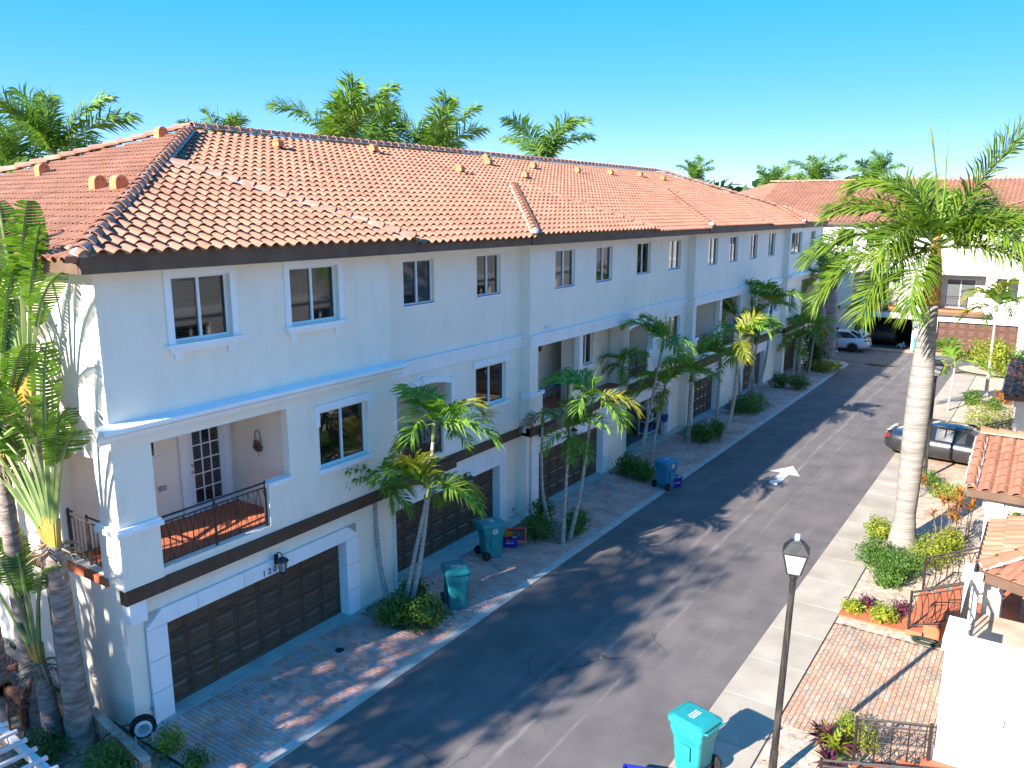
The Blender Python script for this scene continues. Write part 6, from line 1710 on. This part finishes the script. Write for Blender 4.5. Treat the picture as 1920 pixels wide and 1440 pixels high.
# ---- street lamps
M_post = pm('weathered_black_post', (0.02, 0.019, 0.018), (0.075, 0.066, 0.058), scale=3, detail=8, rough=.6, stretch=(6, 6, .8), lo=.45, hi=.75, bump=.2)
def street_lamp(loc, h, label, rz=0.0, tilt=0.0):
    t = thing('street_lamp', loc, label, 'street lamp', 'lantern street lamps along the right sidewalk', rz)
    hh = h - .62
    b = MB(); b.lathe([(.11, 0), (.11, .05), (.075, .1), (.07, .6), (.062, .62), (.052, hh - .1), (.07, hh - .08), (.07, hh - .03), (.045, hh)], 12); add_child('post', b.mesh('post', M_post, False), t, Matrix.Identity(4))
    b = MB(); b.obox((0, 0, hh + .015), .2, .2, .03)
    r0, r1, z0, z1 = .105, .19, hh + .03, hh + .40
    for sx in (-1, 1):
        for sy in (-1, 1): b.tube([(sx * r0, sy * r0, z0), (sx * r1, sy * r1, z1)], .014, 4)
    b.loft([[(-.215, -.215, z1), (.215, -.215, z1), (.215, .215, z1), (-.215, .215, z1)], [(-.215, -.215, z1 + .02), (.215, -.215, z1 + .02), (.215, .215, z1 + .02), (-.215, .215, z1 + .02)], [(-.1, -.1, z1 + .18), (.1, -.1, z1 + .18), (.1, .1, z1 + .18), (-.1, .1, z1 + .18)]])
    b.loft([[(-.08, -.08, z1 + .18), (.08, -.08, z1 + .18), (.08, .08, z1 + .18), (-.08, .08, z1 + .18)], [(-.06, -.06, z1 + .21), (.06, -.06, z1 + .21), (.06, .06, z1 + .21), (-.06, .06, z1 + .21)]])
    head = add_child('lantern', b.mesh('lantern', M_blackmetal), t, Matrix.Identity(4))
    q = [(-1, -1), (1, -1), (1, 1), (-1, 1)]
    for k in range(4):
        a, c = q[k], q[(k + 1) % 4]; b = MB(); b.face((a[0] * r0, a[1] * r0, z0), (c[0] * r0, c[1] * r0, z0), (c[0] * r1, c[1] * r1, z1), (a[0] * r1, a[1] * r1, z1)); add_child('glass', b.mesh('glass', M_lampglass), head, Matrix.Identity(4))
    b = MB(); b.lathe([(.045, z1 + .21), (.045, z1 + .30), (.03, z1 + .31)], 10); add_child('light_sensor', b.mesh('light_sensor', pm('pale_teal_cap', (.30, .48, .47), (.4, .55, .55))), t, Matrix.Identity(4))
    return t
sl1 = street_lamp((10.60, 13.35, 0), 4.62, 'black lantern street lamp with pale sensor cap beside the tan brick path', radians(12)); sl1.rotation_euler = (0, radians(1.6), radians(12))
p = on_z(1733, 900); street_lamp((p.x, p.y, 0), 4.65, 'black lantern street lamp behind the large palm trunk by the grey car', radians(20))

# ---- cars
M_tyre = M_rubber
M_rim = pm('alloy_rim', (0.35, 0.35, 0.36), (0.5, 0.5, 0.5), rough=.3, metal=.9)
M_carglass = pm('car_glass', (0.012, 0.014, 0.018), rough=.04, spec=.7)
M_red = pm('red_lens', (0.35, 0.01, 0.012), rough=.15, spec=.6)
def car(loc, rz, label, paint, L_=4.75, W_=1.84, H_=1.45, trunk_open=False):
    """sedan; nose towards +x"""
    t = thing('parked_car', loc, label, 'car', None, rz)
    def C(b, name, m, par=None, smooth=False, M=None): return add_child(name, b.mesh(name, m, smooth), par or t, M or Matrix.Identity(4))
    hl, hw = L_ / 2, W_ / 2
    st = [ # x, bottom, belt (shoulder), half width, top centre
        (-hl, .48, .80, hw * .72, .84), (-hl + .08, .36, .93, hw * .88, .98), (-hl + .35, .26, .98, hw * .96, 1.06), (-hl + .9, .24, .97, hw, 1.05), (-.6, .22, .95, hw, 1.02), (.5, .22, .94, hw, 1.0), (1.15, .22, .92, hw, .99), (hl - .9, .24, .86, hw * .98, .93), (hl - .35, .26, .76, hw * .93, .82), (hl - .06, .34, .64, hw * .82, .69), (hl, .44, .58, hw * .7, .62)]
    rings = []
    for x, zb, zs, w, zt in st:
        rings.append([(x, -w * .9, zb), (x, -w, zb + .12), (x, -w * 1.0, (zb + zs) / 2 + .06), (x, -w * .97, zs - .05), (x, -w * .88, zs), (x, -w * .45, zt - .01), (x, 0, zt), (x, w * .45, zt - .01), (x, w * .88, zs), (x, w * .97, zs - .05), (x, w, (zb + zs) / 2 + .06), (x, w, zb + .12), (x, w * .9, zb)])
    b = MB(); b.loft(rings); body = C(b, 'body', paint, smooth=True)
    # greenhouse: glass shell, painted roof and pillars
    gst = [(-hl + .62, 1.0, .70, 1.0), (-hl + 1.35, .98, .80, H_ - .06), (-.45, .97, .82, H_), (.25, .96, .82, H_ - .015), (.62, .96, .80, H_ - .06), (1.38, .96, .74, .99)]
    gr = []
    for x, zb, w, zt in gst:
        wb = hw * w * 1.06; wt = hw * w * .80 if zt > 1.1 else hw * w * 1.0
        gr.append([(x, -wb, zb - .06), (x, -wt, max(zb, zt - .06)), (x, -wt * .8, zt), (x, 0, zt + .02), (x, wt * .8, zt), (x, wt, max(zb, zt - .06)), (x, wb, zb - .06)])
    b = MB(); b.loft(gr); C(b, 'windows', M_carglass, smooth=False)
    b = MB()
    rs = [[(x, -wt_ * .86, zt - .02), (x, -wt_ * .78, zt + .008), (x, 0, zt + .032), (x, wt_ * .78, zt + .008), (x, wt_ * .86, zt - .02)] for x, zt, wt_ in ((-hl + 1.28, H_ - .075, hw * .74), (-.45, H_, hw * .76), (.25, H_ - .012, hw * .76), (.7, H_ - .085, hw * .73))]
    b.loft(rs, caps=True, close=True); C(b, 'roof', paint, smooth=True)
    for sy in (-1, 1):
        b = MB()
        for (xa, za, xb, zb, r) in ((-hl + .68, 1.0, -hl + 1.38, H_ - .05, .045), (1.36, .98, .62, H_ - .05, .035), (-.12, .95, -.1, H_ - .03, .03), (-hl + 1.3, H_ - .05, .66, H_ - .06, .03)):
            b.tube([(xa, sy * hw * (.80 if za < 1.1 else .66), za), ((xa + xb) / 2, sy * hw * .74, (za + zb) / 2 + .04 * (za < 1.1)), (xb, sy * hw * .65, zb)], r, 5)
        C(b, 'pillar', paint)
        b = MB(); b.tube([(-.95, sy * hw * 1.0, .72), (-.75, sy * hw * 1.015, .72)], .018, 5); b.tube([(.1, sy * hw * 1.0, .72), (.3, sy * hw * 1.015, .72)], .018, 5); C(b, 'door_handle', M_rim if trunk_open else paint)
        b = MB(); b.obox((.95, sy * (hw + .08), 1.0), .12, .2, .13); C(b, 'mirror', paint)
        for xw in (-L_ * .29, L_ * .30):
            b = MB(); b.lathe([(.20, -.1), (.31, -.1), (.325, -.06), (.325, .06), (.31, .1), (.20, .1)], 24)
            wh = add_child('wheel', b.mesh('wheel', M_tyre), t, Matrix.Translation((xw, sy * (hw - .085), .325)) @ Matrix.Rotation(pi / 2, 4, 'X'))
            b = MB(); b.lathe([(.05, -.085), (.21, -.07), (.21, .07), (.05, .085)], 20); add_child('rim', b.mesh('rim', M_blackmetal), wh, Matrix.Identity(4))
            b = MB()
            for k in range(5):
                a = 2 * pi * k / 5
                for s_ in (-1, 1): b.obox((.12 * cos(a), .12 * sin(a), s_ * .09), .2, .045, .012, Matrix.Rotation(a, 3, 'Z'))
            b.lathe([(.05, .085), (.05, .1)], 10); b.lathe([(.05, -.1), (.05, -.085)], 10)
            add_child('spokes', b.mesh('spokes', M_rim), wh, Matrix.Identity(4))
            b = MB(); n = 14
            for k in range(n):
                a0, a1 = pi * k / n, pi * (k + 1) / n; R0, R1 = .335, .385; yy = sy * (hw + .004)
                b.face((xw + R0 * cos(a0), yy, .325 + R0 * sin(a0)), (xw + R1 * cos(a0), yy, .325 + R1 * sin(a0)), (xw + R1 * cos(a1), yy, .325 + R1 * sin(a1)), (xw + R0 * cos(a1), yy, .325 + R0 * sin(a1)))
            C(b, 'wheel_arch', M_blackmetal)
        b = MB(); b.obox((-hl + .1, sy * hw * .70, .86), .18, .4, .13, Matrix.Rotation(-sy * .35, 3, 'Z')); C(b, 'tail_light', M_red)
        b = MB(); b.obox((hl - .16, sy * hw * .72, .66), .2, .32, .1, Matrix.Rotation(sy * .4, 3, 'Z')); C(b, 'headlight', M_lampglass)
    b = MB(); b.obox((-hl + .02, 0, .5), .1, W_ * .74, .2); C(b, 'bumper', M_blackmetal if not trunk_open else paint)
    if trunk_open:
        b = MB(); b.obox((-hl + .55, 0, 1.32), .05, W_ * .72, .62, Matrix.Rotation(radians(28), 3, 'Y')); C(b, 'trunk_lid', paint)
        b = MB(); b.obox((-hl + .45, 0, .95), .55, W_ * .66, .18); C(b, 'trunk_well', M_dark)
    else:
        b = MB(); b.obox((-hl + .1, 0, 1.02), .16, W_ * .72, .03, Matrix.Rotation(radians(-8), 3, 'Y')); C(b, 'spoiler', paint)
        b = MB(); b.obox((-hl + .3, 0, 1.05), .02, W_ * .6, .02); C(b, 'trunk_seam', M_blackmetal)
    return t
M_grey = pm('dark_grey_car_paint', (0.020, 0.021, 0.024), (0.028, 0.029, 0.032), rough=.3, metal=.2, spec=.6, coat=1.0)
M_wcar = pm('silver_white_car_paint', (0.50, 0.53, 0.57), (0.55, 0.58, 0.62), rough=.3, spec=.5, coat=.8)
car((10.95, 36.6, .03), radians(-6), 'dark grey sedan parked nose in across the right sidewalk', M_grey, H_=1.5)
car((.55, 63.0, 0), radians(180), 'silver white sedan with its boot open before the end building', M_wcar, trunk_open=True)
# bag in the open boot
b = MB(); b.loft([rrect(.7, .4, .12, 0), rrect(.8, .5, .15, .2), rrect(.6, .36, .12, .4)])
o = b.build('patterned_bag', pm('black_white_pattern', (.03, .03, .03), (.75, .75, .75), scale=7, detail=1, lo=.49, hi=.51), label='black and white patterned bag piled in the open car boot', cat='bag'); o.location = (2.45, 63.0, 1.04)

# ---- person by the white car
def person(loc, rz, label):
    t = thing('person', loc, label, 'person', None, rz)
    def skin(name, verts, edges, rad, mat, lv=2):
        me = bpy.data.meshes.new(name); me.from_pydata(verts, edges, []); me.materials.append(mat); o = bpy.data.objects.new(name, me); COL.objects.link(o); o.parent = t
        m = o.modifiers.new('skin', 'SKIN'); m.use_smooth_shade = True
        for i, r in enumerate(rad): me.skin_vertices[0].data[i].radius = (r if not isinstance(r, tuple) else r[0], r if not isinstance(r, tuple) else r[1])
        me.skin_vertices[0].data[0].use_root = True
        s = o.modifiers.new('sub', 'SUBSURF'); s.levels = lv; s.render_levels = lv
        return o
    sk = pm('skin', (.42, .25, .17), (.48, .30, .21), rough=.6, scale=4)
    V = [(0, 0, .95), (0, .02, 1.15), (0, .05, 1.36), (0, .09, 1.46), (0, .12, 1.53), (0, .14, 1.64), (0, .12, 1.73),
         (-.19, .05, 1.38), (-.23, .16, 1.13), (-.18, .36, 1.08), (-.17, .44, 1.07), (.19, .05, 1.38), (.23, .16, 1.13), (.18, .36, 1.05), (.17, .44, 1.04),
         (-.10, .0, .88), (-.11, .03, .5), (-.11, -.03, .09), (-.11, .10, .04), (.10, .0, .88), (.12, .08, .5), (.12, .03, .09), (.12, .16, .04)]
    E_ = [(0, 1), (1, 2), (2, 3), (3, 4), (4, 5), (5, 6), (2, 7), (7, 8), (8, 9), (9, 10), (2, 11), (11, 12), (12, 13), (13, 14), (0, 15), (15, 16), (16, 17), (17, 18), (0, 19), (19, 20), (20, 21), (21, 22)]
    Rd = [(.15, .11), (.15, .11), (.16, .11), .06, .055, (.085, .1), .06, .06, .045, .035, .03, .06, .045, .035, .03, .085, .058, .04, .04, .085, .058, .04, .04]
    skin('body', V, E_, Rd, sk)
    V = [(0, 0, .98), (0, .02, 1.15), (0, .05, 1.36), (0, .08, 1.44), (-.19, .05, 1.37), (-.225, .13, 1.2), (.19, .05, 1.37), (.225, .13, 1.2)]
    skin('shirt', V, [(0, 1), (1, 2), (2, 3), (2, 4), (4, 5), (2, 6), (6, 7)], [(.18, .14), (.18, .14), (.185, .14), .09, .09, .07, .09, .07], pm('blue_shirt', (.01, .06, .42), (.015, .09, .5), scale=3, rough=.8))
    V = [(0, 0, .98), (0, 0, .9), (-.11, .02, .72), (-.115, .035, .52), (.11, .05, .72), (.12, .085, .52)]
    skin('shorts', V, [(0, 1), (1, 2), (2, 3), (1, 4), (4, 5)], [(.175, .14), (.17, .13), .105, .10, .105, .10], pm('plaid_shorts', (.35, .10, .10), (.62, .55, .52), scale=16, detail=1, rough=.8, lo=.45, hi=.55))
    b = MB(); b.lathe([(.02, -.03), (.09, -.01), (.112, .06), (.09, .13), (.02, .155)], 12); add_child('hair', b.mesh('hair', pm('dark_hair', (.02, .015, .012), rough=.7), True), t, Matrix.Translation((0, .11, 1.63)))
    b = MB(); b.obox((0, .245, 1.63), .03, .04, .05); b.obox((-.035, .235, 1.66), .03, .015, .015); b.obox((.035, .235, 1.66), .03, .015, .015); b.obox((0, .232, 1.585), .05, .015, .012); add_child('face', b.mesh('face', sk), t, Matrix.Identity(4))
    for sx in (-.11, .12):
        b = MB(); b.loft([rrect(.1, .27, .045, 0), rrect(.1, .27, .045, .04), rrect(.08, .16, .03, .09)]); add_child('shoe', b.mesh('shoe', M_emblem), t, Matrix.Translation((sx, .03 if sx < 0 else .09, 0)))
    for sx in (-1, 1):                                     # fingers reaching into the car
        b = MB()
        for f in range(4): b.tube([(sx * .17 - .03 + f * .02, .45, 1.055), (sx * .17 - .03 + f * .02, .52, 1.045), (sx * .17 - .03 + f * .02, .545 + (.01 if f in (1, 2) else 0), 1.01)], [.010, .009, .007], 5)
        b.tube([(sx * .17 - sx * .04, .44, 1.06), (sx * .17 - sx * .07, .49, 1.05)], [.011, .008], 5); add_child('fingers', b.mesh('fingers', sk), t, Matrix.Identity(4))
    return t
person((.85, 61.65, 0), radians(-20), 'person in blue shirt and plaid shorts leaning towards the silver white car')

# ---- garage contents (open fourth garage)
gx = -.9
def shelf(x, y0, y1, label):
    t = thing('storage_shelf', (x, (y0 + y1) / 2, .036), label, 'shelf'); w_ = (y1 - y0) / 2
    for sx in (-.2, .2):
        for sy in (-w_, w_):
            b = MB(); b.box(sx - .02, sx + .02, sy - .02, sy + .02, 0, 1.85); add_child('post', b.mesh('post', M_alu), t, Matrix.Identity(4))
    for z in (.12, .68, 1.25, 1.8):
        b = MB(); b.box(-.22, .22, -w_ - .02, w_ + .02, z, z + .03); add_child('shelf_board', b.mesh('shelf_board', M_alu), t, Matrix.Identity(4))
SP = on_z(1222, 815, .04); shelf(SP.x - .2, SP.y - .55, SP.y + .55, 'white metal shelf of household goods inside the open garage')
rg = random.Random(8)
cols = [pm('stored_' + n, c, rough=.6) for n, c in (('white', (.6, .6, .6)), ('blue', (.05, .08, .3)), ('grey', (.3, .3, .3)), ('black', (.03, .03, .03)), ('beige', (.45, .38, .28)))]
nmz = ['white', 'blue', 'grey', 'black', 'beige']
for z in (.15, .71, 1.28):
    for k in range(4):
        c = rg.randrange(5); w_ = rg.uniform(.13, .22); h_ = rg.uniform(.15, .4)
        b = MB(); b.loft([rrect(.3, w_, .03, 0), rrect(.32, w_ + .02, .03, h_ * .9), rrect(.3, w_, .03, h_)]); b.box(-.17, .17, -w_ * .5 - .012, w_ * .5 + .012, h_ * .8, h_ * .86)
        o = b.build('storage_box', cols[c], label='%s storage box on the %s board of the garage shelf' % (nmz[c], {.15: 'lowest', .71: 'middle', 1.28: 'upper'}[z]), cat='box', group='boxes on the garage shelf, %s %s' % (nmz[c], z)); o.location = (SP.x - .2, SP.y - .40 + k * .27, .036 + z)
b = MB(); b.loft([rrect(.3, .3, .1, 0), rrect(.32, .32, .1, .3), rrect(.3, .3, .1, .42), rrect(.1, .1, .04, .5), rrect(.1, .1, .04, .56)]); o = b.build('water_jug', cols[0], label='white and blue jug on the floor of the open garage', cat='jug'); JP = on_z(1245, 812, .04); o.location = (JP.x, JP.y, .036)
b = MB(); b.loft([rrect(.26, .26, .08, 0), rrect(.3, .3, .08, .3)]); o = b.build('blue_sack', cols[1], label='blue sack lying on top of the jug in the open garage', cat='bag'); o.location = (JP.x, JP.y, .036 + .565)
DP = on_z(1185, 800, .04); t = thing('dresser', (DP.x - .5, DP.y, .036), 'reddish wooden dresser at the back of the open garage', 'dresser'); mw = pm('red_wood', (.20, .07, .035), (.28, .11, .055), scale=3, stretch=(1, 8, 1), rough=.5)
b = MB(); b.box(-.3, .3, -.75, .75, 0, 1.0); add_child('case', b.mesh('case', mw), t, Matrix.Identity(4))
for z in (.08, .38, .68):
    for yy in (-.72, .02):
        b = MB(); b.box(.3, .33, yy, yy + .7, z, z + .26); dw = add_child('drawer', b.mesh('drawer', mw), t, Matrix.Identity(4)); b = MB(); b.tube([(.335, yy + .35, z + .13), (.37, yy + .35, z + .13)], .02, 6); add_child('knob', b.mesh('knob', M_rim), dw, Matrix.Identity(4))

# ---- side yard: wooden fence, hose reel, rusty valve, pale trellis
M_wood = pm('weathered_grey_wood', (.20, .16, .13), (.40, .34, .28), scale=3, detail=8, rough=.9, stretch=(1, 1, 1), bump=.4, bscale=20)
def fence(p0, p1, h, label, n):
    p0, p1 = Vector((*p0, 0)), Vector((*p1, 0)); d = p1 - p0; ln = d.length; d.normalize(); nm = Vector((-d.y, d.x, 0)); t = thing('wooden_fence', p0, label, 'fence', 'low wooden fences of the side yard')
    R3 = Matrix((d, nm, Vector((0, 0, 1)))).transposed()
    r = random.Random(2)
    b = MB(); b.obox(d * ln / 2 + Vector((0, 0, h)), ln, .16, .04, R3); add_child('top_rail', b.mesh('top_rail', M_wood), t, Matrix.Identity(4))
    b = MB(); b.obox(d * ln / 2 + Vector((0, 0, .12)), ln, .05, .07, R3); add_child('bottom_rail', b.mesh('bottom_rail', M_wood), t, Matrix.Identity(4))
    for k in range(n):
        b = MB(); b.obox(d * (ln * (k + .5) / n) + Vector((0, 0, h / 2)), .045, .04, h - .042, R3 @ Matrix.Rotation(r.uniform(-.02, .02), 3, 'X')); add_child('baluster', b.mesh('baluster', M_wood), t, Matrix.Identity(4))
    for s_ in (0, ln):
        b = MB(); b.obox(d * s_ + Vector((0, 0, h / 2 - .02)), .1, .1, h, R3); add_child('post', b.mesh('post', M_wood), t, Matrix.Identity(4))
fa = on_z(275, 1425, .55); fbp = on_z(172, 1330, .55)
fence((fa.x, fa.y), (fbp.x, fbp.y), .55, 'grey wooden balustrade fence beside the hose reel', 12)
fc = on_z(85, 1270, .55); fdp = on_z(-20, 1195, .55)
fence((fc.x, fc.y), (fdp.x, fdp.y), .55, 'grey wooden balustrade fence behind the ringed trunks', 16)
# hose reel
hp = on_z(268, 1362, .35); t = thing('hose_reel', (hp.x, hp.y, 0), 'black garden hose coiled on a pale reel by the wall corner', 'hose reel', None, radians(62))
R_ = random.Random(6)
for k in range(9):
    b = MB(); rr_ = .17 + .018 * (k % 4) + R_.uniform(-.008, .008); o_ = -.06 + .016 * k; pts_ = [(rr_ * cos(a) + R_.uniform(-.008, .008), o_ + R_.uniform(-.006, .006), .34 + rr_ * sin(a)) for a in [2 * pi * q / 22 for q in range(23)]]
    b.tube(pts_, .013, 5, caps=False); add_child('hose_coil', b.mesh('hose_coil', M_rubber), t, Matrix.Identity(4))
b = MB(); b.lathe([(.15, -.015), (.16, 0), (.15, .015), (.11, .015), (.11, -.015)], 20); add_child('reel_disc', b.mesh('reel_disc', M_emblem), t, Matrix.Translation((0, -.09, .34)) @ Matrix.Rotation(pi / 2, 4, 'X'))
b = MB(); b.box(-.16, -.13, -.05, .05, 0, .34); b.box(.13, .16, -.05, .05, 0, .34); b.box(-.16, .16, -.02, .02, .3, .34); add_child('stand', b.mesh('stand', M_emblem), t, Matrix.Identity(4))
b = MB(); b.tube([(-.15, -.05, .5), (-.4, -.1, .52), (-.62, -.2, .5), (-.75, -.25, .38)], .014, 5); add_child('hose_end', b.mesh('hose_end', M_rubber), t, Matrix.Identity(4))
# rusty backflow valve
M_rust = pm('rusty_iron', (.10, .035, .02), (.26, .10, .06), scale=7, detail=8, rough=.85, bump=.5)
vp = on_z(48, 1368, 0); t = thing('valve_pipe', (vp.x, vp.y, 0), 'rusty iron standpipe valve in the side yard', 'valve')
b = MB(); b.tube([(0, 0, -.05), (0, 0, .55), (.0, 0, .75)], [.07, .07, .09], 12); b.lathe([(.13, .5), (.13, .55)], 14); add_child('riser', b.mesh('riser', M_rust), t, Matrix.Identity(4))
b = MB(); b.tube([(-.3, -.1, .8), (0, 0, .78), (.12, .05, .8)], [.1, .13, .1], 12); b.lathe([(.15, .72), (.15, .76), (.1, .82), (.05, .9)], 14); add_child('valve_body', b.mesh('valve_body', M_rust), t, Matrix.Identity(4))
b = MB(); b.lathe([(.16, -.02), (.17, 0), (.16, .02), (.12, .02), (.12, -.02)], 16); b.box(-.14, .14, -.012, .012, -.01, .01); add_child('handwheel', b.mesh('handwheel', M_rust), t, Matrix.Translation((-.36, -.13, .82)) @ Matrix.Rotation(pi / 2, 4, 'Y'))
b = MB(); b.tube([(.1, .3, 1.35), (-.45, .05, 1.15)], .07, 10); b.tube([(.08, .25, 1.3), (.06, .12, .8)], .045, 8); add_child('cross_pipe', b.mesh('cross_pipe', M_rust), t, Matrix.Identity(4))
for (xx, yy) in ((.14, -.08), (-.26, -.16)):
    b = MB(); b.tube([(xx, yy, 0), (xx, yy, .68)], .018, 6); add_child('leg', b.mesh('leg', M_rust), t, Matrix.Identity(4))
# pale timber pergola, one corner of which reaches into the picture
M_pink = pm('pale_pink_timber', (.52, .44, .42), (.66, .60, .58), scale=4, rough=.7)
zc = 2.3; A_ = on_z(5, 1372, zc); B2 = on_z(95, 1452, zc); d = (B2 - A_).normalized(); nm = Vector((d.y, -d.x, 0))
if nm.dot(Vector((0, -1, 0))) < 0: nm = -nm
t = thing('pergola', (A_.x, A_.y, 0), 'pale timber pergola frame with cross bars in the side yard', 'pergola')
o0 = Vector((0, 0, zc)); R3 = Matrix((d, -nm, Vector((0, 0, 1)))).transposed()
for (a0, ln, off) in ((-1.2, 2.9, 0.0), (-1.2, 2.9, .75)):
    b = MB(); b.obox(o0 + d * (a0 + ln / 2) + nm * off, ln, .09, .12, R3); add_child('beam', b.mesh('beam', M_pink), t, Matrix.Identity(4))
for k in range(9):
    b = MB(); b.obox(o0 + d * (-1.05 + k * .33) + nm * .375 + Vector((0, 0, .07)), .055, .95, .05, R3); add_child('cross_bar', b.mesh('cross_bar', M_pink), t, Matrix.Identity(4))
for (a0, off) in ((-1.1, 0), (1.6, 0), (-1.1, .75), (1.6, .75)):
    b = MB(); q = d * a0 + nm * off; b.box(q.x - .05, q.x + .05, q.y - .05, q.y + .05, 0, zc - .06); add_child('post', b.mesh('post', M_pink), t, Matrix.Identity(4))
# dark hose lying by the terracotta steps
b = MB(); hp = on_z(1735, 1210); r = random.Random(12)
pts_ = [(hp.x + (.18 + .05 * r.random()) * cos(a) * 1.5, hp.y + (.1 + .04 * r.random()) * sin(a), .05 + .008 * k / 4) for k, a in enumerate([2 * pi * q / 14 for q in range(52)])]
b.tube(pts_, .014, 5); b.build('garden_hose', pm('dark_green_hose', (.02, .03, .022), (.04, .055, .04), rough=.5), label='dark coiled garden hose at the foot of the terracotta steps', cat='hose')
# items in the far open garage
b = MB(); b.box(-.9, .9, -2.2, 2.2, .3, 1.0); 
def suv(loc, rz, label):
    t = thing('parked_car', loc, label, 'car', None, rz)
    b = MB(); b.loft([rrect(1.8, 4.3, .3, .3), rrect(1.86, 4.4, .3, .75), rrect(1.8, 4.3, .3, 1.05), rrect(1.6, 3.0, .3, 1.62), rrect(1.4, 2.7, .3, 1.7)]); add_child('body', b.mesh('body', M_blackmetal, True), t, Matrix.Identity(4))
    for sx in (-1, 1):
        for yy in (-1.35, 1.35):
            b = MB(); b.lathe([(.2, -.1), (.35, -.1), (.36, 0), (.35, .1), (.2, .1)], 18); add_child('wheel', b.mesh('wheel', M_rubber), t, Matrix.Translation((sx * .85, yy, .36)) @ Matrix.Rotation(pi / 2, 4, 'Y'))
        b = MB(); b.box(sx * .55 - .12, sx * .55 + .12, -2.22, -2.16, .85, 1.0); add_child('tail_light', b.mesh('tail_light', M_red), t, Matrix.Identity(4))
    return t
suv((3.2, 68.4, .02), 0, 'dark car inside the shaded open far garage')
b = leaf_cloud(60, .3, .25, .18, .2, 3); o = b.build('rubbish_bag', cols[0], label='pale rubbish bag on the floor at the far open garage', cat='bag'); o.location = (4.6, 65.9, .2)
